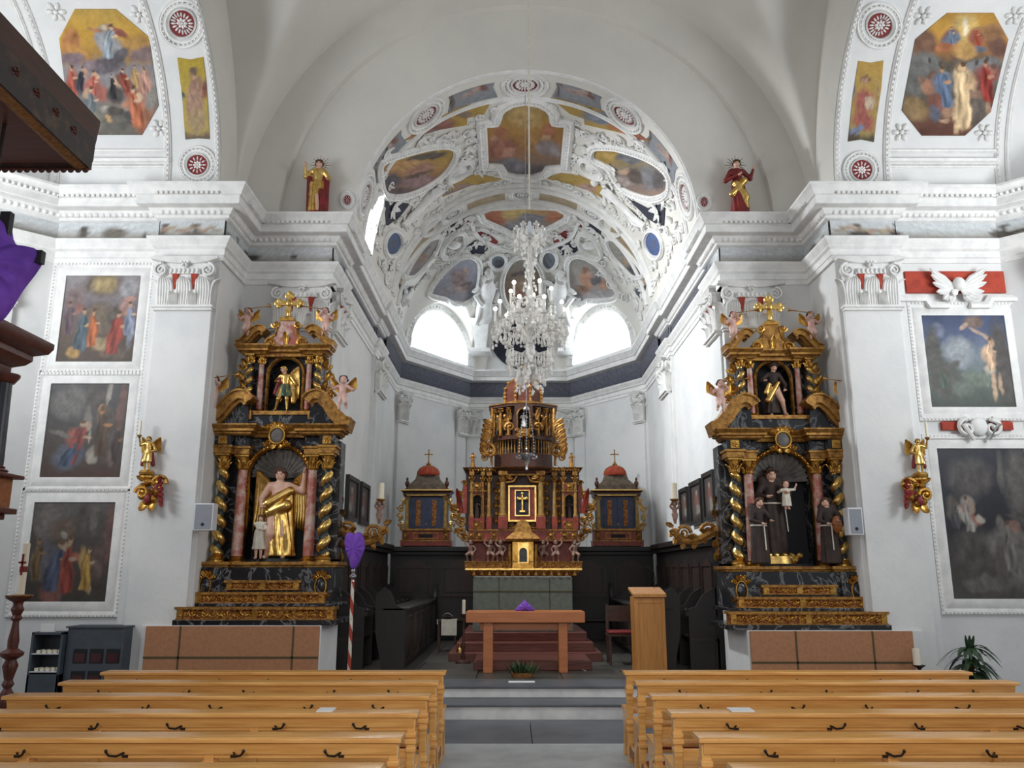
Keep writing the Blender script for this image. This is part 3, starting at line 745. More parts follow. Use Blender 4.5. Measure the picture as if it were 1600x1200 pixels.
for cx, cy in ((690, 222), (712, 262), (745, 205), (935, 222), (955, 262), (905, 205), (735, 232), (915, 232), (660, 218), (1000, 225), (1040, 262), (604, 240)): fleuron(mb, HC, cx, cy, .17, 5)
scrolls(mb, HC, 660, 222, 742, 205, 4, .12); scrolls(mb, HC, 905, 205, 1010, 228, 4, .12)
scrolls(mb, HC, 700, 275, 742, 240, 3, .12); scrolls(mb, HC, 900, 240, 975, 300, 4, .12)
scrolls(mb, HC, 596, 265, 612, 300, 2, .10); scrolls(mb, HC, 1045, 270, 1052, 310, 2, .10)
# raised cartouche either side of the quatrefoil
for cx, cy, an in ((722, 264), (918, 264)) and ((718, 265, -.6), (925, 262, .6)):
    E = [(cx+22*cos(t)*cos(an)-9*sin(t)*sin(an), cy+22*cos(t)*sin(an)+9*sin(t)*cos(an)) for t in [2*PI*i/24 for i in range(24)]]
    rib(mb, E, HC, .05, .09, n=28); h = HC(cx, cy); mb.ell(h[0], (.14, .14, .07), 0, 8, 5)
# stucco angel bodies on the diagonal
for pts in (((686, 290), (672, 302), (655, 320), (640, 335), (626, 350)), ((945, 292), (960, 304), (978, 322), (996, 340), (1012, 352))):
    P = [HC(*p) for p in pts]; q = [p+n*.06 for p, n in P]
    mb.tube(q, lambda t: .11-.05*t, 8); mb.ell(q[0]+(q[0]-q[1])*.9, .085, 0, 8, 6)
    n = P[2][1]; d = (q[0]-q[-1]).normalized(); a = d.cross(n)
    for g in (-1, 1):
        mb.tube([q[0]+a*g*.09, q[0]+a*g*.24+n*.04-d*.08, q[1]+a*g*.30+n*.1+d*.1], .035, 6); mb.tube([q[2], q[3]+a*g*.12+n*.03, q[-1]+a*g*.06], lambda t: .06-.03*t, 6)
        mb.leaf(q[1], (a*g+d*.6), n, .38, .2, curl=.3, th=.02)
build(mb, 'ornament', STUCCO, tf, ang=50)
EL = lambda cx, cy, rx, ry, an: [(cx+rx*cos(t)*cos(an)-ry*sin(t)*sin(an), cy+rx*cos(t)*sin(an)+ry*sin(t)*cos(an)) for t in [2*PI*i/28 for i in range(28)]]
framed('fresco', EL(613, 380, 12, 19, .22), HC, [(0, '#4e5a72'), (1, '#5d6a86')], [(.5, .5, .2, .2, 0, '#4a566c')], 'small slate blue oval fresco above the left cornice of the chancel', .05, .07, seed=61, n=32, rings=6, bead=False)
framed('fresco', EL(1023, 381, 12, 20, -.25), HC, [(0, '#4a5a82'), (1, '#5a6c98')], [(.5, .5, .2, .2, 0, '#46577e')], 'small deep blue oval fresco above the right cornice of the chancel', .05, .07, seed=62, n=32, rings=6, bead=False)
# --- apse conch
framed('fresco', C8([(540, 806), (600, 782), (760, 774), (920, 782), (975, 810), (970, 838), (880, 885), (800, 903), (690, 903), (560, 845)]), HC, [(0, '#8a8488'), (.5, '#a08468'), (1, '#b89a58')],
       [(.12, .6, .16, .5, 0, '#a65a38'), (.4, .75, .2, .25, 0, '#c4a660'), (.62, .5, .22, .25, 10, '#7b7a80'), (.4, .2, .14, .2, 0, '#86858c'), (.88, .6, .12, .3, 0, '#b06a44'), (.55, .3, .12, .15, 0, '#6a6468'), (.7, .8, .12, .12, 0, '#b58a5a')],
       'wide octagonal fresco in orange and grey at the crown of the apse', .09, .08, seed=71, n=60)
framed('fresco', G4(400, 300, [(1100, 620), (1130, 560), (1200, 480), (1280, 420), (1350, 420), (1385, 470), (1375, 580), (1350, 650), (1270, 685), (1190, 660), (1110, 640)]), HC, [(0, '#85828a'), (1, '#9496a0')],
       [(.6, .5, .18, .28, 20, '#867274'), (.72, .72, .08, .08, 0, '#a58c84'), (.65, .3, .22, .1, 10, '#a3918e'), (.35, .25, .2, .12, 0, '#8e868c'), (.75, .4, .14, .03, 15, '#4c4a50')], 'grey lunette fresco with a seated figure above the left apse window', .075, .09, smooth=True, seed=72)
framed('fresco', G4(800, 300, [(360, 450), (400, 415), (460, 420), (540, 470), (600, 550), (645, 620), (630, 655), (560, 665), (480, 665), (420, 690), (380, 650), (360, 560)]), HC, [(0, '#a8a8ac'), (.4, '#a09894'), (1, '#8e8c86')],
       [(.35, .75, .09, .1, 0, '#8e6a5a'), (.4, .5, .16, .2, 20, '#c09076'), (.58, .5, .14, .1, 0, '#62626a'), (.75, .38, .1, .12, 0, '#bd9078'), (.3, .3, .2, .1, 0, '#b0907e'), (.6, .15, .3, .1, 0, '#b4b2b4')], 'grey lunette fresco with pink figures above the right apse window', .075, .09, smooth=True, seed=73)
framed('fresco', EL(817, 446, 30, 42, 0), HC, [(0, '#6e5c54'), (.5, '#84705e'), (1, '#7c7a72')], [(.4, .3, .3, .2, 20, '#8e6650'), (.45, .75, .3, .05, 10, '#40383a'), (.6, .5, .2, .12, 0, '#9a8476')], 'brown lunette fresco behind the chandelier in the middle of the apse', .075, .09, seed=74)
framed('fresco', G4(400, 300, [(920, 510), (950, 440), (1040, 330), (1120, 285), (1140, 300), (1110, 370), (1050, 450), (980, 520)]), HC, [(0, '#7c7478'), (.5, '#8a847e'), (1, '#918c8a')], [(.5, .5, .2, .14, 45, '#846856'), (.3, .25, .2, .15, 30, '#7a6c6e'), (.65, .7, .15, .1, 40, '#6e6a6c')], 'slender slanting oval fresco at the left edge of the apse', .06, .07, smooth=True, seed=75)
framed('fresco', G4(800, 300, [(605, 310), (640, 300), (700, 350), (780, 440), (815, 500), (800, 520), (760, 520), (700, 460), (640, 390)]), HC, [(0, '#6a6468'), (.4, '#8f8880'), (1, '#96948c')], [(.75, .18, .2, .14, -30, '#46424c'), (.4, .7, .2, .15, -40, '#8a8a86'), (.5, .4, .1, .1, 0, '#a08872')], 'slender slanting oval fresco at the right edge of the apse', .06, .07, smooth=True, seed=76)
framed('fresco', EL(778, 408, 11, 10, 0), HC, [(0, '#646a74'), (1, '#737a84')], [(.5, .5, .3, .15, 0, '#4a505c')], 'tiny slate oval fresco above the left stucco herm', .05, .07, seed=77, n=28, rings=6, bead=False)
framed('fresco', EL(858, 406, 11, 13, 0), HC, [(0, '#6c727c'), (1, '#7a808a')], [(.5, .6, .1, .4, 30, '#535a58')], 'tiny slate oval fresco above the right stucco herm', .05, .07, seed=78, n=28, rings=6, bead=False)
ta = bpy.data.objects.new('trim_apse_stucco', None); COL.objects.link(ta); ta['kind'] = 'structure'
for k, ol in enumerate((G4(400, 300, [(1362, 255), (1430, 238), (1515, 310), (1490, 335), (1400, 290)]), G4(400, 300, [(1290, 170), (1345, 150), (1345, 185), (1310, 215)]), G4(800, 300, [(255, 290), (330, 240), (390, 262), (330, 300), (262, 318)]), G4(800, 300, [(395, 160), (445, 185), (435, 222), (400, 200)]))):
    patch('red_field', ol, HC, 0, 0, mat=DKRED, n=30, rings=5, parent=ta)
for ol in (G4(400, 300, [(1180, 225), (1270, 180), (1280, 215), (1200, 265)]), G4(400, 300, [(1310, 345), (1370, 300), (1450, 350), (1420, 385), (1350, 385)]), G4(800, 300, [(290, 345), (370, 305), (430, 340), (400, 375), (310, 395)]), G4(800, 300, [(470, 215), (490, 195), (560, 235), (550, 285), (490, 255)]), G4(400, 300, [(890, 570), (935, 590), (985, 590), (910, 690)]), G4(800, 300, [(762, 610), (805, 600), (840, 580), (820, 690)])):
    patch('dark_field', ol, HC, 0, 0, mat=BLUEK, n=30, rings=6, parent=ta)
patch('dark_field', EL(820, 520, 56, 58, 0), planef(21.98), 0, 0, mat=BLUEK, n=40, rings=6, parent=ta)
mb = MB()
for cx, cy in ((706, 356), (745, 380), (886, 386), (900, 376), (926, 358), (758, 372), (874, 370), (632, 455), (1002, 452), (732, 340), (905, 345), (720, 356), (936, 366), (740, 470), (905, 470)): fleuron(mb, HC, cx, cy, .17, 5)
scrolls(mb, HC, 680, 400, 700, 420, 2, .13); scrolls(mb, HC, 935, 420, 975, 470, 3, .13); scrolls(mb, HC, 660, 440, 690, 410, 2, .12)
scrolls(mb, HC, 760, 392, 800, 380, 3, .12); scrolls(mb, HC, 835, 380, 880, 395, 3, .12); scrolls(mb, HC, 955, 440, 985, 475, 2, .12)
for cx, cy, an in ((708, 382, -.85), (922, 383, .85)):
    rib(mb, EL(cx, cy, 24, 13, an), HC, .06, .10, n=28); h = HC(cx, cy); mb.ell(h[0], (.2, .2, .1), 0, 10, 6)
for cx, cy, an in ((672, 352, -.7), (955, 352, .7)):
    rib(mb, EL(cx, cy, 20, 9, an), HC, .04, .08, n=28)
rib(mb, G4(400, 300, [(1285, 270), (1400, 225), (1600, 305)]), HC, .05, .06, False, 30)
rib(mb, [(735, 345), (750, 372), (800, 392), (840, 392), (890, 372), (905, 345)], HC, .05, .06, False, 40, True)
build(mb, 'ornament', STUCCO, ta, ang=50)

# stucco herms between the apse windows
for hd in (-1, 1):
    P = [HC(*q) for q in (((759, 428), (758, 446), (757, 470), (755, 496)) if hd < 0 else ((880, 430), (880, 448), (881, 472), (884, 498)))]
    q = [p+n*.13 for p, n in P]; n = P[1][1]; mh = MB(); d = (q[0]-q[3]).normalized(); a = d.cross(n).normalized()
    mh.ell(q[0]+d*.06, (.10, .10, .13), 0, 10, 7, (a, n, d)); mh.cap(q[0]+d*.18, .12, q[0]+d*.22, .08, 10)
    mh.tube([q[0]-d*.08, q[1], q[2], q[3]], lambda t: .13+.10*sin(PI*min(t*1.4, 1))*(1-t)+.10*t, 12)
    for g in (-1, 1):
        mh.tube([q[1]+a*g*.18, q[1]+a*g*.36-d*.12, q[1]+a*g*.20-d*.38+n*.14], .065, 7); mh.leaf(q[1]+a*g*.2, (a*g*.7+d*.5), n, .42, .26, curl=.3, th=.02); mh.ell(q[0]+a*g*.11, (.06, .08, .12), 0, 8, 5, (a, n, d))
    for k in range(9): u = (k-4)/4; mh.tube([q[2]+a*u*.16+n*.10, (q[2]+q[3])/2+a*u*.26+n*(.14-.05*(k % 2)), q[3]+a*u*.30+n*.08-d*.05*(k % 2)], .05, 6)
    b0, b1 = at(751 if hd < 0 else 886, 553, 21.45), q[3]; b1 = Vector((b0.x, min(b1.y+.1, 21.5), b1.z))
    mh.rings([[c+Vector((x*w, y*w, 0)) for x, y in ((-1, -1), (1, -1), (1, 1), (-1, 1))] for c, w in ((b0, .26), (b0+Vector((0, 0, .1)), .26), (b0+Vector((0, 0, .14)), .15), (b1-Vector((0, 0, .06)), .22), (b1, .27))])
    build(mh, 'stucco_herm', STUCCO, ta, ang=60)
# remaining plaster filled with small leaf and scroll work
ALLP = [QF, OVL, OVR, BL, BR_]+[c[0] for c in corners]
def inpoly(x, y, P, grow=1.0):
    cx = sum(p[0] for p in P)/len(P); cy = sum(p[1] for p in P)/len(P); x = cx+(x-cx)/grow; y = cy+(y-cy)/grow; c = False
    for (x1, y1), (x2, y2) in zip(P, list(P[1:])+[P[0]]):
        if (y1 > y) != (y2 > y) and x < (x2-x1)*(y-y1)/(y2-y1)+x1: c = not c
    return c
AP = [[(547, 806)]] and [G4(400, 300, [(1090, 625), (1130, 550), (1200, 470), (1280, 410), (1360, 410), (1395, 470), (1385, 590), (1350, 665), (1270, 695), (1190, 670), (1100, 650)]), G4(800, 300, [(350, 450), (400, 405), (460, 410), (540, 460), (600, 540), (655, 620), (640, 665), (560, 675), (480, 675), (420, 700), (370, 650)]),
      EL(817, 446, 36, 50, 0), EL(778, 408, 16, 15, 0), EL(858, 406, 16, 18, 0), EL(613, 380, 19, 27, .22), EL(1023, 381, 19, 28, -.25), C8([(520, 800), (600, 765), (920, 765), (1000, 805), (990, 850), (880, 900), (690, 920), (540, 850)]),
      [(620, 430), (668, 368), (690, 368), (668, 412), (630, 440)], [(945, 370), (965, 370), (1010, 425), (1000, 440), (965, 410)], [(745, 415), (770, 415), (775, 500), (740, 500)], [(868, 415), (895, 415), (900, 500), (865, 500)], EL(820, 520, 58, 60, 0)]
rs = random.Random(21); ms = MB(); done = []
for _ in range(5200):
    x, y = rs.uniform(560, 1085), rs.uniform(150, 520)
    if any(inpoly(x, y, P, 1.14) for P in ALLP) or any(inpoly(x, y, P, 1.05) for P in AP): continue
    h = HC(x, y)
    if not h: continue
    p, n = h
    if p.y < 13.05 or 15.98 < p.y < 17.12 or p.z < 7.35 or n.z > -.05: continue
    if p.y > 17 and p.z < 8.75 and abs(p.x) > 1.0 and p.y > 18.9: continue
    sz = rs.uniform(.08, .15)
    if any((p-q).length < (sz+r)*.92 for q, r in done): continue
    done.append((p, sz)); k = rs.random(); a, b, e = basis(n); q = rs.uniform(0, 6.28); d = a*cos(q)+b*sin(q)
    if k < .45: ms.spiral(p+n*.03, d, e.cross(d), sz*.9, 1.25, sz*.19, 0, 5); ms.leaf(p+n*.01, d, n, sz*1.2, sz*.6, curl=.4, th=.02)
    elif k < .8:
        for j in (-.7, 0, .7): ms.leaf(p-d*sz*.5+n*.01, (d*cos(j)+e.cross(d)*sin(j)), n, sz*1.7, sz*.6, curl=.3, th=.02)
    else: ms.rosette(p+n*.01, n, sz*.8, k=6)
o_ = build(ms, 'leaf_work', STUCCO, ta, ang=60)
print('leafwork', len(done), len(ms.v))
# tall window in the left flank of the vault, its glass seen at a grazing angle
w3 = patch('window_3', [(-88, 12.98), (-88, 13.52), (-76, 13.52), (-70, 13.44), (-67, 13.26), (-70, 13.08), (-76, 12.98)], barrel, 0, 0, mat=PANE2, n=36, rings=4, off=.02); w3['kind'] = 'structure'
mb = MB(); rib(mb, [(-88, 13.58), (-76, 13.58), (-69, 13.5), (-65.6, 13.26), (-69, 13.03), (-76, 12.95)], barrel, .05, .06, False, 40); build(mb, 'window_frame', STUCCO, w3)
# --- side chapel vaults: octagon frescoes
tl = bpy.data.objects.new('trim_chapel_stucco_left', None); COL.objects.link(tl); tl['kind'] = 'structure'
tr_ = bpy.data.objects.new('trim_chapel_stucco_right', None); COL.objects.link(tr_); tr_['kind'] = 'structure'
LPAT = dict(n=144, rings=56, warp=.014, soft=.4)
o = patch('fresco', [(117, 14), (181, 14), (233, 58), (248, 165), (222, 211), (145, 211), (106, 165), (93, 60)], HL,
      [(0, '#6b665e'), (.22, '#7d736c'), (.45, '#8c8a8c'), (.55, '#8a8486'), (.62, '#a8844a'), (.8, '#c49a46'), (1, '#b4944e')],
      [(.12, .72, .1, .14, 0, '#b8763a'), (.2, .63, .16, .07, -20, '#c08a3a'), (.8, .7, .2, .1, 0, '#b88a3e'), (.12, .6, .16, .05, 0, '#85707a'), (.85, .64, .16, .06, 10, '#7c6668'),
       (.45, .8, .12, .09, 25, '#9aa2a8'), (.5, .72, .17, .1, -30, '#94989e'), (.52, .62, .09, .12, 0, '#9c9c9a'), (.48, .55, .2, .07, 5, '#56525c'), (.62, .63, .1, .06, 30, '#4c4a54'), (.45, .86, .035, .03, 0, '#dcc4a0'), (.58, .83, .13, .035, -28, '#8c4434'), (.52, .77, .05, .05, 0, '#a85a42'), (.36, .84, .08, .02, -12, '#b07852'), (.32, .55, .1, .04, 0, '#85747e'),
       (.14, .42, .07, .12, 0, '#a2584a'), (.2, .4, .05, .08, 20, '#3d3a44'), (.34, .38, .1, .1, -30, '#b4665a'), (.36, .47, .05, .03, 0, '#cfa88c'), (.25, .5, .04, .03, 0, '#c09478'), (.42, .32, .08, .08, 0, '#a85c50'), (.3, .23, .1, .12, 0, '#6c7478'), (.28, .33, .05, .04, 0, '#c2a488'), (.57, .4, .05, .05, 0, '#c4a68a'), (.56, .32, .09, .07, 0, '#3a3638'), (.66, .42, .1, .05, -35, '#7c4a3a'), (.76, .46, .06, .06, 0, '#b09060'), (.86, .42, .08, .12, 0, '#b48c76'),
       (.72, .34, .08, .05, 0, '#a04a3a'), (.82, .22, .14, .14, -20, '#ac6a50'), (.8, .3, .05, .04, 0, '#d0b498'), (.7, .27, .08, .04, 20, '#b57a5e'), (.92, .28, .06, .1, 0, '#8f8c84'), (.55, .2, .16, .035, 3, '#a8a49c'), (.57, .19, .11, .05, 0, '#3c3634'), (.72, .14, .08, .06, -30, '#30323c'), (.55, .08, .18, .08, 0, '#5e5e58'), (.86, .1, .09, .1, 0, '#9c6448'), (.36, .1, .1, .09, 0, '#77786e'), (.5, .13, .05, .02, -30, '#c8a070'), ('f', 0.5, 0.6, 0.3, 0.08, '#959ea6', '#d8bc9a', 0.85), ('f', 0.13, 0.3, 0.25, 0, '#a2584a', '#c8a080', 0.85), ('f', 0.21, 0.36, 0.18, 0.1, '#3d3a44', '#c29c80', 0.85), ('f', 0.34, 0.3, 0.21, 0.05, '#b4665a', '#d0aa8c', 0.85), ('f', 0.3, 0.1, 0.28, 0.12, '#6c7478', '#c2a488', 0.85), ('f', 0.55, 0.28, 0.2, -0.1, '#3a3638', '#c4a68a', 0.85), ('f', 0.66, 0.34, 0.19, -0.1, '#84463a', '#caa588', 0.85), ('f', 0.77, 0.38, 0.17, 0, '#b09060', '#caa588', 0.85), ('f', 0.88, 0.32, 0.22, -0.1, '#b88c80', '#d0b094', 0.85), ('f', 0.82, 0.05, 0.36, -0.28, '#b06c50', '#d0b498', 0.85)],
      seed=81, **LPAT)
tag(o, 'large octagonal fresco with golden sky and a crowd, left side vault', 'fresco')
o = patch('fresco', G4(1200, 0, [(1120, 80), (1410, 80), (1500, 245), (1390, 700), (1230, 848), (960, 848), (835, 690), (920, 245)]), HR,
      [(0, '#5c3c34'), (.12, '#6a4a3e'), (.3, '#5c5248'), (.5, '#6e6c68'), (.62, '#6c5a4a'), (.75, '#a8743e'), (.88, '#c49648'), (1, '#a8803e')],
      [(.6, .85, .14, .16, 0, '#dcb86a'), (.6, .88, .025, .08, 0, '#efe2c4'), (.2, .75, .14, .14, 0, '#7a5138'), (.85, .82, .14, .1, 0, '#9a6a3c'), (.45, .8, .1, .06, 40, '#7a4f48'), (.46, .78, .1, .05, 20, '#68788c'), (.7, .8, .08, .08, -10, '#9c4a32'), (.42, .72, .12, .04, 0, '#b4683a'), (.72, .71, .08, .03, 0, '#5d6678'), (.58, .7, .12, .08, 0, '#c89a52'), (.9, .72, .1, .08, 0, '#6a4030'),
       (.2, .6, .16, .1, 0, '#6d706e'), (.75, .58, .2, .06, 10, '#7b7e80'), (.14, .45, .12, .14, 0, '#5c605e'), (.26, .62, .02, .03, 0, '#2e2e2e'), (.36, .58, .03, .03, 0, '#2f302e'), (.7, .6, .02, .03, 0, '#33353a'), (.8, .62, .02, .03, 0, '#33353a'), (.45, .56, .07, .05, 0, '#5a5042'),
       (.29, .48, .06, .05, 0, '#5a3a2a'), (.32, .45, .06, .06, 0, '#7a5a48'), (.38, .42, .12, .09, 10, '#5f6f88'), (.42, .47, .05, .05, 0, '#7f8ca0'), (.24, .4, .05, .08, 30, '#a87458'), (.18, .46, .03, .04, 0, '#8a6a5c'), (.36, .27, .13, .07, -15, '#7c4030'), (.3, .18, .06, .08, 20, '#4c566c'), (.44, .2, .08, .06, 20, '#a0785e'), (.13, .22, .13, .1, -15, '#8c7044'), (.4, .12, .05, .02, 0, '#c09a7c'),
       (.57, .47, .09, .09, 0, '#d8bc94'), (.56, .37, .075, .12, 0, '#dcc29a'), (.56, .55, .05, .045, 0, '#8c6a46'), (.565, .55, .035, .035, 0, '#d4b08a'), (.68, .42, .05, .12, 25, '#c8a47e'), (.56, .28, .09, .045, 0, '#b9ae90'), (.51, .2, .035, .1, -12, '#cfae86'), (.59, .17, .035, .12, -8, '#d2b48c'), (.52, .06, .025, .06, 0, '#c4a07a'),
       (.8, .5, .13, .09, 10, '#8c3a34'), (.82, .52, .07, .05, 30, '#b06a5a'), (.86, .57, .03, .03, 0, '#5a3a30'), (.78, .38, .09, .08, -20, '#5c2c2c'), (.7, .33, .1, .04, 0, '#8f6a56'), (.7, .22, .1, .1, 0, '#5a5048'), (.8, .2, .035, .1, 15, '#a07e66'), (.72, .1, .08, .08, 0, '#4a3e3a'), (.56, .35, .02, .07, 5, '#c0a078'), ('f', 0.42, 0.22, 0.34, -0.12, '#5f6f88', '#b08a6c', 0.85), ('f', 0.82, 0.26, 0.36, -0.12, '#8c3a34', '#b88a70', 0.85), ('f', 0.57, 0.05, 0.56, 0.02, '#d6ba92', '#d4b08a', 0.62), ('f', 0.46, 0.74, 0.14, 0.1, '#68788c', '#d0a880', 0.8), ('f', 0.72, 0.74, 0.14, -0.1, '#9c4a32', '#d0a880', 0.8)],
      seed=82, **LPAT)
tag(o, 'large octagonal fresco with a pale bound figure, right side vault', 'fresco')
o = patch('fresco', G4(0, 0, [(1110, 360), (1190, 372), (1270, 355), (1288, 500), (1300, 660), (1310, 870), (1240, 865), (1160, 872), (1140, 600)]), HL, [(0, '#6a6054'), (.06, '#7a6a58'), (.1, '#b09a5c'), (1, '#b0983e')],
      [(.55, .45, .3, .26, 0, '#b08a74'), (.6, .68, .2, .1, 0, '#a07a66'), (.5, .79, .12, .05, 0, '#b28e6c'), (.5, .83, .16, .05, 0, '#6a5442'), (.85, .62, .1, .12, 0, '#8a4a3c'), (.15, .54, .1, .05, 0, '#3c4244'), (.62, .22, .3, .16, 0, '#ad946c')], n=72, rings=22, seed=83)
tag(o, 'tall narrow ochre fresco of a robed figure, left chapel arch', 'fresco')
o = patch('fresco', G4(1200, 0, [(565, 380), (640, 392), (720, 378), (705, 560), (680, 720), (660, 888), (580, 872), (500, 885), (530, 600)]), HR, [(0, '#4e4838'), (.06, '#5e5646'), (.12, '#a08a58'), (1, '#b4924e')],
      [(.45, .5, .28, .16, 0, '#a8564a'), (.42, .26, .34, .14, -8, '#a24e46'), (.48, .78, .16, .05, 0, '#6a4c3c'), (.46, .75, .1, .045, 0, '#b68a6a'), (.6, .48, .14, .08, 0, '#c8b49a'), (.25, .14, .25, .05, 10, '#7480a0'), (.12, .64, .1, .1, 0, '#7a7880'), (.85, .5, .1, .3, 0, '#a88a54')], n=72, rings=22, seed=84)
tag(o, 'tall narrow fresco of a red robed lute player, right chapel arch', 'fresco')
medallion('medallion', HL, 285, 36, 37, 40, tl); medallion('medallion', HR, 1374, 39, 36, 38, tr_)
for f, cx, cy, par in ((HL, 309, 258, tl), (HR, 1346, 266, tr_)): medallion('medallion', f, cx, cy, 30, 30, par, petals=12)
mL, mR = MB(), MB()
for x, y in ((88, 18), (218, 22), (249, 201), (125, 214)): h = HL(x, y); mL.rosette(h[0]+h[1]*.01, h[1], .14, k=6) if h else None
for x, y in ((1442, 24), (1585, 24), (1408, 207), (1537, 208)): h = HR(x, y); mR.rosette(h[0]+h[1]*.01, h[1], .14, k=6) if h else None
def vl(mb, f, s, X, w=.05, h=.05, bead=False):      # moulding across the chapel vault at a given distance from the axis
    g = lambda a, y: (Vector((s*X, CY+CR*cos(math.radians(a)), CZ+CR*sin(math.radians(a)))), Vector((0, -cos(math.radians(a)), -sin(math.radians(a)))))
    rib(mb, [(1, 0), (110, .01)], g, w, h, False, 50)
    if bead: beads(mb, [(1, 0), (110, .01)], g, .07, .02, False, off=h)
def hl(mb, s, a, x0, x1, w=.05, h=.05):
    a = math.radians(a); g = lambda x, y: (Vector((s*x, CY+CR*cos(a), CZ+CR*sin(a))), Vector((0, -cos(a), -sin(a))))
    rib(mb, [(x0, 0), (x1, .01)], g, w, h, False, 12)
for mb, s in ((mL, -1), (mR, 1)):
    for X, b in ((4.45, True), (5.17, True), (6.75, True), (6.9, False)): vl(mb, None, s, X, .035 if X != 5.17 else .05, .045, b)
    hl(mb, s, 10, 5.14, 6.75, .05, .07); hl(mb, s, 13.5, 5.14, 6.75, .03, .04); hl(mb, s, 8, 5.14, 6.75, .025, .03)
    hl(mb, s, 76, 5.14, 6.75, .05, .06)
build(mL, 'ornament', STUCCO, tl, ang=45); build(mR, 'ornament', STUCCO, tr_, ang=45)
# small red half rosettes beside the arch foot
for x, y, lab in ((543, 313, 'l'), (1100, 316, 'r')):
    o = medallion('trim_half_rosette', planef(11.99), x, y, 11, 14, None, petals=10); o['kind'] = 'structure'

# ================================================================== WALL PAINTINGS
def wallpic(x0, x1, z0, z1, Y, bg, blobs, label, seed, nu=84, nv=100, cat='painting', frame=.16):
    t = thing('wall_painting', label, cat, ((x0+x1)/2, Y, z0))
    mp = lambda u, v, h: (x0+(x1-x0)*u, Y-.012-h, z0+(z1-z0)*v)
    canvas('canvas', mp, nu, nv, bg, blobs, t, seed=seed, th=.014, warp=.016, soft=.45)
    m2 = lambda u, v, h: (u, Y-h, v)
    mb = MB().sweep([(x0, z0), (x1, z0), (x1, z1), (x0, z1)], [(0, 0), (0, .03), (.10, .035), (.12, .02), (frame-.02, .03), (frame, .045), (frame+.03, .045), (frame+.04, 0)], m2, closed=True, side=1)
    n = int((x1-x0+.3)/.05)
    for i in range(n):
        for z in (z0-frame-.01, z1+frame+.01): mb.ell((x0-.15+(x1-x0+.3)*(i+.5)/n, Y-.045, z), .017, 0, 5, 3)
    n = int((z1-z0+.3)/.05)
    for i in range(n):
        for x in (x0-frame-.01, x1+frame+.01): mb.ell((x, Y-.045, z0-.15+(z1-z0+.3)*(i+.5)/n), .017, 0, 5, 3)
    build(mb, 'stucco_frame', STUCCO, t, ang=40); return t
YW = 11.1
wallpic(-6.54, -5.48, 4.60, 5.86, YW, [(0, '#4a3e36'), (.3, '#5a4c42'), (.6, '#6b6264'), (1, '#8c8688')],
        [(.5, .9, .28, .16, 0, '#5c5044'), (.52, .9, .18, .12, 0, '#a08c5c'), (.15, .7, .14, .2, 0, '#6e5a5e'), (.85, .85, .12, .12, 0, '#9a9a9e'), (.5, .5, .2, .2, 0, '#5e4f3e'), (.7, .52, .1, .14, -10, '#38322e'), (.85, .62, .1, .12, 0, '#a27c74'), (.88, .72, .08, .04, 0, '#b58a7c'), (.72, .28, .1, .26, -28, '#8a3c30'), (.92, .35, .05, .2, 0, '#7c8496'),
         (.3, .3, .1, .2, 0, '#48565e'), (.42, .35, .05, .22, 6, '#a05a34'), (.22, .62, .04, .08, 0, '#8c4a3e'), (.55, .2, .14, .08, 0, '#9a8560'), (.2, .1, .1, .08, 0, '#a8823a'), (.75, .1, .2, .08, 0, '#4c3c30'), ('f', 0.28, 0.12, 0.5, 0.05, '#48565e', '#a8886c', 0.8), ('f', 0.43, 0.16, 0.46, 0, '#a05a34', '#b08a70', 0.7), ('f', 0.7, 0.08, 0.52, 0.12, '#8a3c30', '#b08a70', 0.9), ('f', 0.9, 0.3, 0.4, 0, '#7c8496', '#b89a84', 0.8), ('f', 0.1, 0.3, 0.4, 0, '#5a4a50', '#8c7060', 0.8)],
        'muted oil painting with a glowing cloud, topmost of the three on the left wall', 101)
wallpic(-6.56, -5.48, 3.0, 4.29, YW, [(0, '#4a342c'), (.2, '#453a34'), (.6, '#403e3c'), (1, '#4a4a4a')],
        [(.25, .8, .25, .2, 0, '#565656'), (.6, .8, .16, .3, 0, '#2a2828'), (.75, .9, .03, .16, 0, '#97928a'), (.5, .65, .05, .12, 0, '#6a6660'), (.92, .75, .06, .3, 0, '#5c3430'), (.68, .72, .06, .05, 0, '#9c6c42'), (.74, .62, .12, .14, 0, '#5a4028'), (.78, .45, .1, .3, 0, '#2e2622'), (.38, .42, .14, .12, 25, '#8c3a2e'), (.52, .55, .05, .05, 0, '#a89078'), (.3, .2, .2, .14, 0, '#38465c'), (.45, .25, .08, .1, 0, '#33405a'),
         (.62, .25, .08, .1, -10, '#8e8a80'), (.62, .18, .07, .05, 0, '#a09a8c'), (.2, .45, .18, .03, -14, '#5c5a54'), (.85, .2, .05, .1, 0, '#5a4a4a'), (.55, .45, .02, .1, 0, '#8c8478'), ('f', 0.34, 0.12, 0.5, 0.25, '#7c3a34', '#a89078', 0.9), ('f', 0.26, 0.1, 0.26, 0.3, '#38465c', '#38465c', 1.6), ('f', 0.72, 0.2, 0.55, -0.05, '#4a3626', '#9c7048', 0.8), ('f', 0.9, 0.15, 0.4, 0, '#3c2c2a', '#6c5444', 0.7)],
        'dark oil painting of a kneeling red and blue figure, middle of the left wall', 102)
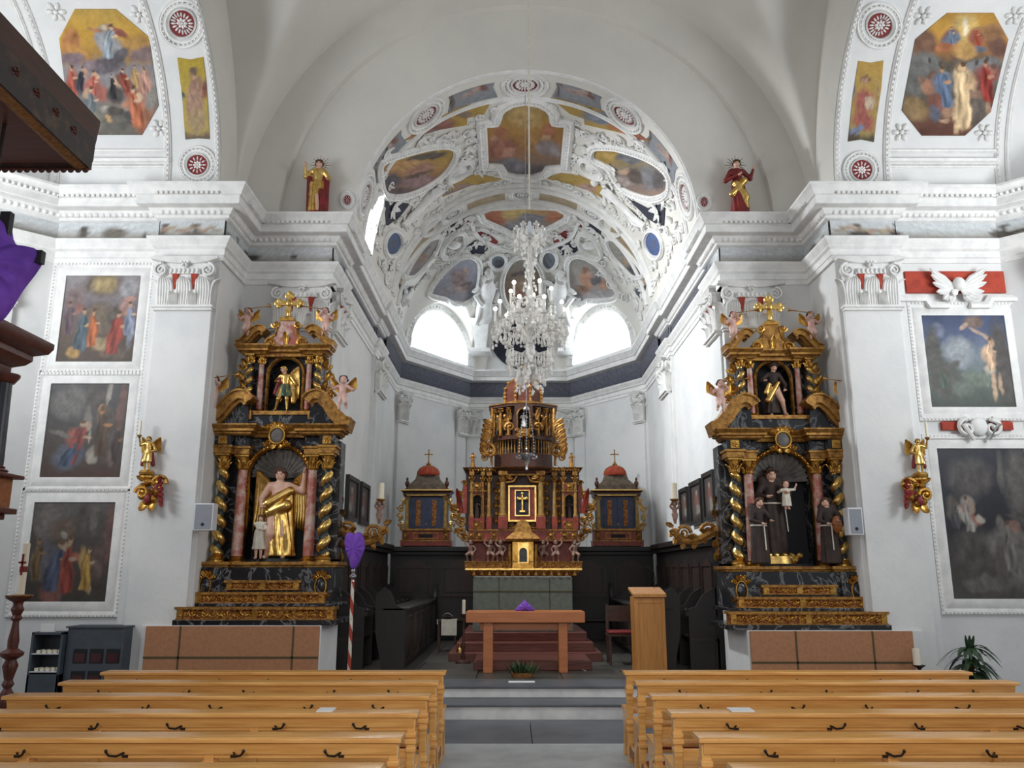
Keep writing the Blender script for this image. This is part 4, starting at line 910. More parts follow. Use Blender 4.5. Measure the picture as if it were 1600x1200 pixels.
wallpic(-6.58, -5.5, 1.385, 2.666, YW, [(0, '#3c3832'), (.4, '#423a36'), (.8, '#4c4844'), (1, '#585654')],
        [(.2, .8, .2, .2, 0, '#5c5856'), (.4, .72, .2, .12, 0, '#4e3a2e'), (.6, .85, .08, .2, 0, '#2c2a2a'), (.75, .85, .06, .2, 0, '#4a4844'), (.95, .7, .06, .4, 0, '#4e2826'), (.42, .55, .06, .05, 0, '#9a8468'), (.4, .66, .04, .04, 0, '#8e8a80'), (.55, .45, .14, .05, 10, '#8a4030'), (.7, .35, .06, .2, 18, '#9c7c3e'), (.74, .18, .04, .12, 25, '#a89070'), (.2, .4, .2, .2, 0, '#3e4454'), (.35, .25, .1, .3, 10, '#4c4452'), (.42, .2, .06, .24, -14, '#7e3a2c'),
         (.1, .4, .08, .12, 0, '#6a5434'), (.3, .08, .12, .1, -20, '#6c3228'), (.85, .4, .08, .2, 0, '#4a322c'), ('f', 0.3, 0.1, 0.52, 0.15, '#444a5c', '#8e7c68', 0.9), ('f', 0.5, 0.06, 0.6, -0.05, '#7a382e', '#96806a', 0.7), ('f', 0.72, 0.1, 0.45, 0.05, '#9a7a3e', '#a89070', 0.7), ('f', 0.12, 0.2, 0.45, 0, '#604c34', '#7c6450', 0.7)],
        'dark oil painting of a crowned bending figure, lowest of the left wall', 103)
wallpic(5.52, 6.68, 3.96, 5.27, YW, [(0, '#3a4038'), (.3, '#56605a'), (.55, '#74808a'), (.8, '#4c5674'), (1, '#34405e')],
        [(.4, .6, .2, .18, 0, '#8e98a0'), (.2, .85, .1, .08, 0, '#5c6a8c'), (.1, .6, .12, .3, 0, '#2c3232'), (.2, .3, .22, .22, 0, '#2c3430'), (.4, .2, .14, .1, 0, '#4c6054'), (.3, .45, .12, .04, 20, '#343c38'), (.9, .5, .14, .5, 0, '#262628'), (.62, .92, .12, .08, 0, '#6a5248'), (.7, .78, .16, .025, -28, '#b49a84'), (.5, .88, .06, .03, 30, '#a88e7c'), (.8, .7, .05, .05, 0, '#6c5440'), (.815, .7, .035, .04, 0, '#b89878'),
         (.76, .56, .09, .12, 12, '#c4a486'), (.75, .4, .08, .07, 0, '#bdb4a2'), (.7, .32, .03, .1, 0, '#a8a496'), (.78, .22, .035, .16, -4, '#c0a080'), (.86, .25, .03, .12, 5, '#b09478'), (.6, .3, .16, .1, 0, '#54685c'), (.45, .35, .05, .05, 0, '#6a7a70'), ('f', 0.77, 0.38, 0.38, 0.06, '#c4a486', '#bc9c7c', 0.62), ('f', 0.2, 0.2, 0.2, 0, '#48584c', '#48584c', 1.2)],
        'oil painting of a pale body on a tree under blue sky, upper right wall', 104)
wallpic(5.52, 6.70, 1.42, 3.39, YW, [(0, '#4c4a46'), (.2, '#454240'), (.5, '#2c2b30'), (1, '#2e3038')],
        [(.7, .85, .04, .15, 0, '#4a4a4a'), (.92, .75, .2, .28, 0, '#4e4e4e'), (.35, .8, .3, .15, 0, '#34343a'), (.12, .58, .1, .1, 0, '#4a4844'), (.28, .64, .08, .045, 0, '#8e8a84'), (.3, .6, .06, .05, 0, '#a08a78'), (.25, .54, .12, .06, -30, '#9e9c94'), (.3, .55, .12, .025, -32, '#a0523c'), (.4, .53, .06, .03, 0, '#a9a296'), (.3, .3, .3, .16, 0, '#26262a'), (.7, .35, .26, .14, 0, '#6c6a66'), (.85, .25, .3, .2, 0, '#62605c'), (.62, .5, .05, .05, 0, '#5c5a58'), (.78, .48, .07, .05, 0, '#74524a'), (.6, .2, .1, .2, 10, '#3a3836'), (.9, .55, .2, .02, 0, '#3c3c3c'), (.4, .1, .3, .06, 0, '#55534e'), ('f', 0.28, 0.42, 0.26, -0.05, '#8e8a84', '#a08a78', 0.9), ('f', 0.7, 0.15, 0.36, 0, '#6c6a66', '#7a706a', 1.0), ('f', 0.12, 0.45, 0.2, 0, '#48464a', '#6a6058', 0.9)],
        'dark oil painting of an old man in a white and red robe, right wall', 105, nv=120)
# right wall stucco between the paintings: red ground, winged head, scrolled bracket
mb = MB().box(5.35, 6.75, 11.06, 11.1, 5.60, 5.92); o = struct(mb, 'trim_red_frieze', REDT)
mb = MB()
mb.ell((6.05, 10.98, 5.70), (.085, .08, .10), 0, 12, 8)
for k in (-1, 1):
    for i in range(6): mb.leaf((6.05+k*.07, 11.0, 5.68-.02*i), (k*(1-.12*i), 0, .75-.28*i), (0, -1, 0), .42-.05*i, .12, curl=.12, th=.02)
    mb.leaf((6.05+k*.03, 10.98, 5.62), (k*.6, 0, -.6), (0, -1, 0), .15, .1)
build(mb, 'winged_head', STUCCO, o)
mb = MB()
m2 = lambda u, v, h: (u, 11.1-h, v)
for k in (-1, 1): mb.sweep([(6.05+k*.85, 5.56), (6.05+k*.42, 5.56), (6.05+k*.36, 5.46), (6.05+k*.15, 5.46)], [(0, 0), (0, .06), (.05, .10), (.10, .10), (.10, 0)], m2, side=-k)
mb.box(5.36, 6.74, 11.05, 11.1, 3.52, 3.58); mb.box(5.36, 6.74, 11.05, 11.1, 3.80, 3.86)
for k in (-1, 1): mb.spiral((6.1+k*.17, 11.0, 3.66), (k, 0, 0), (0, 0, 1), .13, 1.2, .035, dirn=-1, a0=PI/2); mb.tube([(6.1+k*.16, 11.02, 3.78), (6.1+k*.24, 10.95, 3.70), (6.1+k*.1, 11.0, 3.50)], .03, 6)
mb.ell((6.1, 11.02, 3.68), (.12, .06, .13), 0, 10, 6)
build(mb, 'scrolled_bracket', STUCCO, o)
mb = MB().box(5.62, 5.92, 11.045, 11.1, 3.64, 3.75).box(6.28, 6.58, 11.045, 11.1, 3.64, 3.75); build(mb, 'red_ground', REDT, o)
# ================================================================== CARVED FIGURES
def surface_nets(val, org, h):
    s = val < 0; nx, ny, nz = val.shape
    acc = np.zeros((nx-1, ny-1, nz-1, 3)); cnt = np.zeros((nx-1, ny-1, nz-1))
    cs = [(i, j, k) for i in (0, 1) for j in (0, 1) for k in (0, 1)]
    sl = lambda a, c: a[c[0]:nx-1+c[0], c[1]:ny-1+c[1], c[2]:nz-1+c[2]]
    for a in cs:
        for ax in range(3):
            if a[ax]: continue
            b = list(a); b[ax] = 1; va, vb = sl(val, a), sl(val, b); cr = (va < 0) != (vb < 0)
            t = np.where(cr, va/np.where(cr, va-vb, 1), 0)
            for q in range(3): acc[..., q] += np.where(cr, a[q]+(t if q == ax else 0), 0)
            cnt += cr
    m = cnt > 0; idx = -np.ones(m.shape, int); idx[m] = np.arange(m.sum())
    ii = np.argwhere(m); V = (ii+acc[m]/cnt[m][:, None])*h+np.array(org); F = []
    for ax in range(3):
        o1, o2 = [(1, 2), (2, 0), (0, 1)][ax]
        a = np.take(s, range(s.shape[ax]-1), ax); b = np.take(s, range(1, s.shape[ax]), ax)
        cr = np.argwhere(a != b)
        for c in cr:
            if c[o1] < 1 or c[o2] < 1 or c[o1] >= val.shape[o1]-1 or c[o2] >= val.shape[o2]-1: continue
            q = []
            for d1, d2 in ((-1, -1), (0, -1), (0, 0), (-1, 0)):
                e = c.copy(); e[o1] += d1; e[o2] += d2; q.append(idx[tuple(e)])
            F.append(q if s[tuple(c)] else q[::-1])
    return V, np.array(F)
def sculpt(prims, h=.012, k=.02):
    """prims in unit height: ('c', p0, r0, p1, r1, mat[, sy]) capsule or ('r', z0, z1, (cx0,cy0), (cx1,cy1), r0, r1, sy, folds, depth, mat) draped cone.
    Returns one continuous surface with a material index per face."""
    lo, hi = np.array([9., 9, 9]), np.array([-9., -9, -9])
    for p in prims:
        if p[0] == 'c':
            for q, r in ((p[1], p[2]), (p[3], p[4])): lo = np.minimum(lo, np.array(q)-r); hi = np.maximum(hi, np.array(q)+r)
        else:
            for (cx, cy), z, r in ((p[3], p[1], p[5]), (p[4], p[2], p[6])): lo = np.minimum(lo, [cx-r*1.2, cy-r*1.2, z]); hi = np.maximum(hi, [cx+r*1.2, cy+r*1.2, z])
    lo -= 3*h; hi += 3*h; n = np.ceil((hi-lo)/h).astype(int)+1
    X, Y, Z = np.meshgrid(*[lo[i]+h*np.arange(n[i]) for i in range(3)], indexing='ij')
    def dist(p, X, Y, Z):
        if p[0] == 'c':
            a, b = np.array(p[1], float), np.array(p[3], float); d = b-a; L = max(d@d, 1e-9)
            t = np.clip(((X-a[0])*d[0]+(Y-a[1])*d[1]+(Z-a[2])*d[2])/L, 0, 1); sy = p[6] if len(p) > 6 else 1
            return np.sqrt((X-a[0]-d[0]*t)**2+((Y-a[1]-d[1]*t)/sy)**2+(Z-a[2]-d[2]*t)**2)-(p[2]+(p[4]-p[2])*t)
        _, z0, z1, c0, c1, r0, r1, sy, nf, dep, m = p
        t = np.clip((Z-z0)/(z1-z0), 0, 1); cx = c0[0]+(c1[0]-c0[0])*t; cy = c0[1]+(c1[1]-c0[1])*t
        x, y = X-cx, (Y-cy)/sy; th = np.arctan2(y, x)
        r = r0+(r1-r0)*t; r = r+dep*(1-.65*t)*(np.sin(nf*th+2.2*t+np.sin(3*th))*.6+.4*np.sin((nf*.5+1.5)*th-4*t))
        d = np.sqrt(x*x+y*y)-r
        return np.maximum(d*.8, np.maximum(z0-Z, Z-z1))
    val = None
    for p in prims:
        d = dist(p, X, Y, Z)
        if val is None: val = d
        else:
            q = np.clip(.5+.5*(d-val)/k, 0, 1); val = d*(1-q)+val*q-k*q*(1-q)
    V, F = surface_nets(val, lo, h)
    C = V[F].mean(1); best = np.full(len(C), 9.); mi = np.zeros(len(C), int)
    for p in prims:
        d = dist(p, C[:, 0], C[:, 1], C[:, 2]); q = d < best; best[q] = d[q]; mi[q] = p[5] if p[0] == 'c' else p[10]
    return V, F, mi
def hand(mb, w, e, s, m, curl=.5):                     # palm, four bent fingers and a thumb at a wrist w, arm coming from e
    w, e = Vector(w), Vector(e); a, b, d = basis(w-e); L = .05*s
    mb.cap(w, .017*s, w+d*L*.7, .021*s, 6, m)
    for i in range(4):
        r = w+d*L*.9+a*(i-1.5)*.011*s; l = L*(.55, .66, .62, .48)[i]
        k1 = r+d*l*.6+b*l*.3*curl; mb.cap(r, .0085*s, k1, .008*s, 5, m); mb.cap(k1, .008*s, k1+d*l*.4+b*l*.6*curl, .0068*s, 5, m)
    r = w+d*L*.35+a*.018*s; mb.cap(r, .0088*s, r+d*L*.4+a*.018*s, .0075*s, 5, m)
def human(ha, hb, ea=None, eb=None, fa=(-.055, -.02, .03), fb=(.055, -.02, .03), ka=None, kb=None, baby=False, lean=(0, 0), head=(0, 0), skin=0, top=0, leg=0, sleeve=None, robe=None, extra=()):
    """unit-height figure facing -Y: capsule list, wrists and elbows"""
    B = baby; hz = .86 if B else .925; hr = .115 if B else .062; sz = .70 if B else .815; hip = .40 if B else .52; sx = .13 if B else .105
    lx, ly = lean; sl = top if sleeve is None else sleeve
    chest = (lx, ly, sz-.05)
    P = [('c', (0, 0, hip+.04), .105 if B else .078, chest, .115 if B else .088, top, .8), ('c', (lx-sx*.7, ly, sz-.02), .05, (lx+sx*.7, ly, sz-.02), .05, top),
         ('c', (lx, ly, sz), .05 if B else .036, (lx+head[0]*.5, ly+head[1]*.5-.005, hz-hr*.7), .045 if B else .034, skin)]
    hx, hy = lx+head[0], ly+head[1]-.012
    P += [('c', (hx, hy, hz-hr*.25), hr*.82, (hx, hy+.012, hz+hr*.28), hr*.95, skin), ('c', (hx, hy-hr*.75, hz-hr*.05), hr*.12, (hx, hy-hr*1.02, hz-hr*.22), hr*.17, skin),
          ('c', (hx-hr*.3, hy-hr*.6, hz-hr*.55), hr*.3, (hx+hr*.3, hy-hr*.6, hz-hr*.55), hr*.3, skin)]
    W = {}
    for sgn, H, E, nm in ((-1, ha, ea, 'a'), (1, hb, eb, 'b')):
        S = (lx+sgn*sx, ly, sz-.02)
        if H is None: continue
        if E is None:
            mid = [(S[i]+H[i])/2 for i in range(3)]; E = (mid[0]+sgn*.07, mid[1]+.03, mid[2]-.05)
        r = 1.25 if B else 1
        P += [('c', S, .045*r, E, .036*r, sl), ('c', E, .034*r, H, .023*r, sl if sleeve is not None else skin)]
        W[nm] = (H, E)
    if leg is not None:
        for sgn, Ft, K in ((-1, fa, ka), (1, fb, kb)):
            Hp = (sgn*(.06 if B else .05), 0, hip)
            if K is None: K = ((Hp[0]+Ft[0])/2, (Hp[1]+Ft[1])/2-.025, (hip+Ft[2])/2+.01)
            r = 1.35 if B else 1
            P += [('c', Hp, .066*r, K, .046*r, leg), ('c', K, .045*r, (Ft[0], Ft[1]+.015, Ft[2]+.015), .028*r, leg), ('c', (Ft[0], Ft[1]+.015, Ft[2]), .025*r, (Ft[0]+sgn*.012, Ft[1]-.06, Ft[2]-.008), .02*r, leg)]
    if robe: P += [('r',)+robe]
    P += list(extra)
    return P, W, (hx, hy, hz, hr)
SCULPT = {}
def figure(name, pose, mats, parent, loc, H, rz=0, vox=.0125, mirror=False, hands=True, hair=None, eyes=True, key=None, hairlen=1.):
    """puts a sculpted figure as a mesh under parent (its own hair as a child); feet at loc, height H"""
    P, W, (hx, hy, hz, hr) = pose
    if key and key in SCULPT: V, F, mi = SCULPT[key]
    else:
        V, F, mi = sculpt(P, vox)
        if key: SCULPT[key] = (V, F, mi)
    mb = MB(); mb.v = [tuple(v) for v in V]; mb.f = [tuple(int(i) for i in f) for f in F]; mb.m = [int(i) for i in mi]
    if hands:
        for w, e in W.values(): hand(mb, w, e, 1.25 if hr > .1 else 1, 0)
    if eyes:
        for g in (-1, 1): mb.ell((hx+g*hr*.36, hy-hr*.80, hz+hr*.04), hr*.11, len(mats), 6, 4)
        mb.ell((hx, hy-hr*.86, hz-hr*.5), (hr*.24, hr*.08, hr*.07), len(mats)+1, 6, 4)
    ms = list(mats)+([HAIR, REDC] if eyes else [])
    mg = -1 if mirror else 1; c, s = cos(rz), sin(rz); L = Vector(loc)
    T = lambda v: (L.x+(mg*v[0]*c-v[1]*s)*H, L.y+(mg*v[0]*s+v[1]*c)*H, L.z+v[2]*H)
    mb.v = [T(v) for v in mb.v]; o = build(mb, name, ms, parent, ang=70)
    if hair:
        m2 = MB(); rs = np.random.RandomState(int(H*1000) % 97)
        m2.ell((hx, hy+hr*.22, hz+hr*.38), (hr*1.04, hr*.98, hr*.92), 0, 12, 7)
        for i in range(16):
            a = PI*(.02+.96*i/15); m2.ell((hx+hr*.98*cos(a), hy+hr*.15+hr*.85*sin(a)*.9, hz+hr*(.1-.5*hairlen*abs(sin(a*1.0)))+hr*rs.uniform(-.1, .2)), hr*rs.uniform(.26, .36), 0, 6, 4)
        for i in range(9):
            a = PI*i/8; m2.ell((hx+hr*.85*cos(a), hy-hr*.35, hz+hr*(.55+.45*sin(a))), hr*.26, 0, 6, 4)
        m2.v = [T(v) for v in m2.v]; build(m2, 'hair', hair, o, ang=70)
    return o, T
def wing(mb, T, root, tip, drop, n=9, m=0, th=.012, y=.05):
    """feathered wing: long vanes fanned from the leading edge root->tip, hanging by drop"""
    r, t = Vector(root), Vector(tip)
    for row, (k0, ln, off) in enumerate(((0, 1, 0), (0, .6, -.012), (0, .34, -.022))):
        for i in range(n):
            q = (i+.5)/n; b = r+(t-r)*q; l = drop*ln*(.55+.6*q); d = Vector(((t-r).x*.35*q, .0, -1)).normalized()
            e = b+d*l; a, bb, dd = basis(d, (0, 1, 0)); w = (t-r).length/n*.75
            rr = []
            for j in range(5):
                u = j/4; ww = w*(1 if u < .6 else (1-(u-.6)/.4*.75)); c = b+(e-b)*u+Vector((0, y*sin(u*PI*.5)+off, 0))
                rr.append([c-a*ww, c+Vector((0, -th, 0)), c+a*ww, c+Vector((0, th, 0))])
            rr = [[T(p) for p in ring] for ring in rr]; mb.rings(rr, m)
    mb.tube([T(r), T((r+t)/2+Vector((0, -.01, .03))), T(t)], .02*(Vector(T((0, 0, 1)))-Vector(T((0, 0, 0)))).length, 6, m)
def wings(T, parent, mat, a=((-.05, .07, .78), (-.26, .12, .92)), b=((.05, .07, .78), (.26, .12, .92)), drop=.38, n=8):
    for (r, t) in (a, b):
        mb = MB(); wing(mb, T, r, t, drop, n); build(mb, 'wing', mat, parent, ang=60)
def halo(T, c, r, parent, mat=GOLD, rays=16, name='halo'):
    mb = MB(); c = Vector(c)
    for i in range(rays):
        a = 2*PI*i/rays; d = Vector((cos(a), 0, sin(a))); mb.cap(T(c+d*r*.75), .006, T(c+d*r*(1.5 if i % 2 else 1.8)), .003, 5)
    return build(mb, name, mat, parent)

# poses --------------------------------------------------------------
PUTTO = human((-.28, -.10, .66), (.05, -.24, .86), (-.24, .02, .60), (.20, -.10, .72), fa=(-.10, .02, .08), fb=(.06, -.06, .0), ka=(-.09, -.1, .22), baby=True, head=(.02, -.02))
PUTTO2 = human((-.33, -.06, .56), (.30, -.06, .66), fa=(-.12, .04, .06), fb=(.08, -.04, .0), ka=(-.11, -.1, .2), baby=True, head=(-.02, -.02))
ATLAS = human((-.20, .0, 1.0), (.18, -.08, .42), (-.26, 0, .82), (.24, 0, .55), fa=(-.11, -.12, .02), fb=(.12, -.1, .02), ka=(-.14, -.2, .30), kb=(.15, -.2, .28), baby=True, head=(.02, -.02), lean=(0, -.03))

# ================================================================== SIDE ALTARS
def scroll_band(mb, x0, x1, y, z, h, n, m=0):          # running gilt scrollwork on a horizontal board
    for i in range(n):
        x = x0+(x1-x0)*(i+.5)/n; g = 1 if i % 2 else -1
        mb.spiral((x, y, z), (g, 0, 0), (0, 0, 1), h*.40, 1.15, h*.085, m, 4, a0=i*.7); mb.leaf((x+g*h*.25, y, z-g*h*.1), (g*.8, 0, .6*g), (0, -1, 0), h*.55, h*.28, m, curl=.3, th=.008)
def column(mb, x, y, z0, z1, r, m=0, n=14):
    H = z1-z0; mb.lathe([(0, 0), (r*1.05, .0), (r*1.06, H*.1), (r, H*.35), (r*.86, H), (0, H)], x, y, z0, n, m)
def twisted(x, y, z0, z1, r, turns=5, hand=1, n=18, k=64, amp=.34):
    """solomonic shaft: index 0 bulge, index 1 groove"""
    mb = MB(); rr = []
    for i in range(k+1):
        t = i/k; z = z0+(z1-z0)*t; sc = (1-.14*t)*min(1, .75+t*9, .75+(1-t)*9); row = []
        for j in range(n):
            a = 2*PI*j/n; b = cos(a-hand*2*PI*turns*t); row.append((x+r*sc*(1+amp*b)*.80*cos(a), y+r*sc*(1+amp*b)*.80*sin(a), z))
        rr.append(row)
    mb.rings(rr, mf=lambda i, j: 0 if cos(2*PI*(j+.5)/n-hand*2*PI*turns*(i+.5)/k) > -.32 else 1)
    return mb
def gcap(mb, x, y, z0, h, w, m=0):                     # small gilded corinthian capital
    mb.lathe([(0, 0), (w*.40, 0), (w*.44, h*.08), (w*.36, h*.12), (w*.40, h*.6), (w*.5, h*.85), (0, h*.85)], x, y, z0, 10, m)
    for i in range(8):
        a = PI/4*i+PI/8; d = Vector((cos(a), sin(a), 0)); mb.leaf(Vector((x, y, z0+h*.1))+d*w*.36, (0, 0, 1), d, h*(.6 if i % 2 else .45), w*.3, m, curl=.4, th=.012)
    for i in range(4):
        a = PI/2*i+PI/4; d = Vector((cos(a), sin(a), 0)); mb.spiral(Vector((x, y, z0+h*.78))+d*w*.5, d, (0, 0, 1), w*.13, 1.1, w*.05, m, 4)
    mb.box(x-w*.58, x+w*.58, y-w*.58, y+w*.58, z0+h*.87, z0+h, m)
def gbase(mb, x, y, z0, h, r, m=0): mb.lathe([(0, 0), (r*1.5, 0), (r*1.5, h*.3), (r*1.62, h*.42), (r*1.45, h*.6), (r*1.2, h*.68), (r*1.3, h*.85), (r*1.05, h), (0, h)], x, y, z0, 14, m)
def archpts(r, zc, z0, n=24): return [(-r, z0)]+[(-r*cos(PI*i/n), zc+r*sin(PI*i/n)) for i in range(n+1)]+[(r, z0)]
def niche_block(x, y0, y1, hw, z0, z1, r, zc, zb):      # wall block with an arched recess open to the front
    mb = MB(); A = archpts(r, zc, zb); out = []
    n = len(A)
    for u, z in A:
        if abs(u) >= r-1e-6 and z <= zc: out.append((math.copysign(hw, u), z if z > zb else z0))
        else:
            a = math.atan2(z-zc, u); kx = hw/max(abs(cos(a)), 1e-6); kz = (z1-zc)/max(sin(a), 1e-6); k = min(kx, kz); out.append((k*cos(a), zc+k*sin(a)))
    vs = [(x+u, y0, z) for u, z in A]+[(x+u, y0, z) for u, z in out]+[(x+u, y1, z) for u, z in A]+[(x+u, y1, z) for u, z in out]
    fs = []
    for i in range(n-1): fs += [(i, i+1, n+i+1, n+i), (i, 2*n+i, 2*n+i+1, i+1), (n+i, n+i+1, 3*n+i+1, 3*n+i)]
    mb.add(vs, fs)
    mb.box(x-hw, x+hw, y0, y1, z0-.001, zb); return mb
def niche_frame(x, y, r, zc, zb, w, d=.05):
    mb = MB(); A = archpts(r, zc, zb)
    mp = lambda u, z, h: (x+u, y-h, z)
    mb.sweep(A, [(0, -.02), (0, d*.5), (w*.2, d), (w*.5, d*.7), (w*.8, d), (w, d*.5), (w, -.02)], mp, side=-1)
    L = dens(A, 60, False)
    for p in L: mb.ell(mp(p.x*(1+w*.5/r), p.y+(w*.5 if p.y > zc else 0), d), w*.2, 0, 5, 3)
    return mb
def shell(mb, x, y, z, r, n=15, d=.14):                 # fluted half dome
    rr = []
    for i in range(n*4+1):
        a = PI*i/(n*4); rp = 1+.05*cos(2*PI*i/4); row = []
        for j in range(8):
            t = j/7*PI/2; q = r*sin(t)*(rp if j else 1); row.append((x-q*cos(a), y-d*0+d*(1-sin(t)*.95)*1.0, z+q*sin(a)))
        rr.append(row)
    return mb.rings(rr, closed=False)
def cartouche(mb, x, y, z, w, h, m=0, mc=1):
    mb.ell((x, y, z), (w*.26, .03, h*.30), mc, 12, 6)
    mb.tube([(x+w*.30*cos(2*PI*i/20), y-.01, z+h*.34*sin(2*PI*i/20)) for i in range(20)], w*.05, 6, m, up=(0, 1, 0), closed=True)
    for g in (-1, 1):
        for q in (-1, 1): mb.spiral((x+g*w*.36, y-.01, z+q*h*.30), (g, 0, 0), (0, 0, q), w*.15, 1.2, w*.05, m, 4); mb.leaf((x+g*w*.12, y, z+q*h*.36), (g*.5, 0, q), (0, -1, 0), h*.24, w*.24, m)
    mb.leaf((x, y, z+h*.36), (0, 0, 1), (0, -1, 0), h*.22, w*.3, m)
def pediment(mb, x, g, y0, y1, pts, w, m=0):            # thick curved moulding, pts as (dx, z) outward from axis
    P = dens([(p[0]*g, p[1]) for p in pts], 22, False, True)
    mp = lambda u, v, h: (x+u, h, v)
    for a, b, yy in ((-w*.5, w*.5, y0), (-w*.95, -w*.5, y0+.05), (w*.5, w*.72, y0-.03)):
        rr = []
        for i, p in enumerate(P):
            t = (P[min(i+1, len(P)-1)]-P[max(i-1, 0)]).normalized(); n = Vector((-t.y, t.x))*(1 if g > 0 else -1)*-1
            if n.y < 0 and abs(n.y) > .2: pass
            q0, q1 = p+n*a, p+n*b
            rr.append([mp(q0.x, q0.y, yy), mp(q1.x, q1.y, yy), mp(q1.x, q1.y, y1), mp(q0.x, q0.y, y1)])
        mb.rings(rr, m)
    return mb
def trefoil_cross(x, y, z0, z1, w):
    mb = MB(); H = z1-z0; zc = z0+H*.62
    mb.box(x-w*.09, x+w*.09, y-.02, y+.02, z0, z1-H*.06); mb.box(x-w*.42, x+w*.42, y-.02, y+.02, zc-w*.09, zc+w*.09)
    for dx, dz in ((-1, 0), (1, 0), (0, 1)):
        c = Vector((x+dx*w*.42, y, zc+dz*H*.30))
        for q in ((dx, dz), (dz, dx), (-dz, -dx)): mb.ell(c+Vector((q[0]*w*.1, 0, q[1]*w*.1)), (w*.12, .025, w*.12), 0, 8, 4)
    for k in range(8):
        a = PI/4*k+PI/8; mb.cap((x+w*.1*cos(a), y+.01, zc+w*.1*sin(a)), .012, (x+w*.36*cos(a), y+.01, zc+w*.36*sin(a)), .006, 5)
    mb.ell((x, y-.02, zc), (w*.16, .03, w*.16), 0, 10, 5); mb.lathe([(0, 0), (w*.25, 0), (w*.2, .03), (w*.08, .06), (w*.1, .1), (0, .1)], x, y, z0-.02, 10); return mb

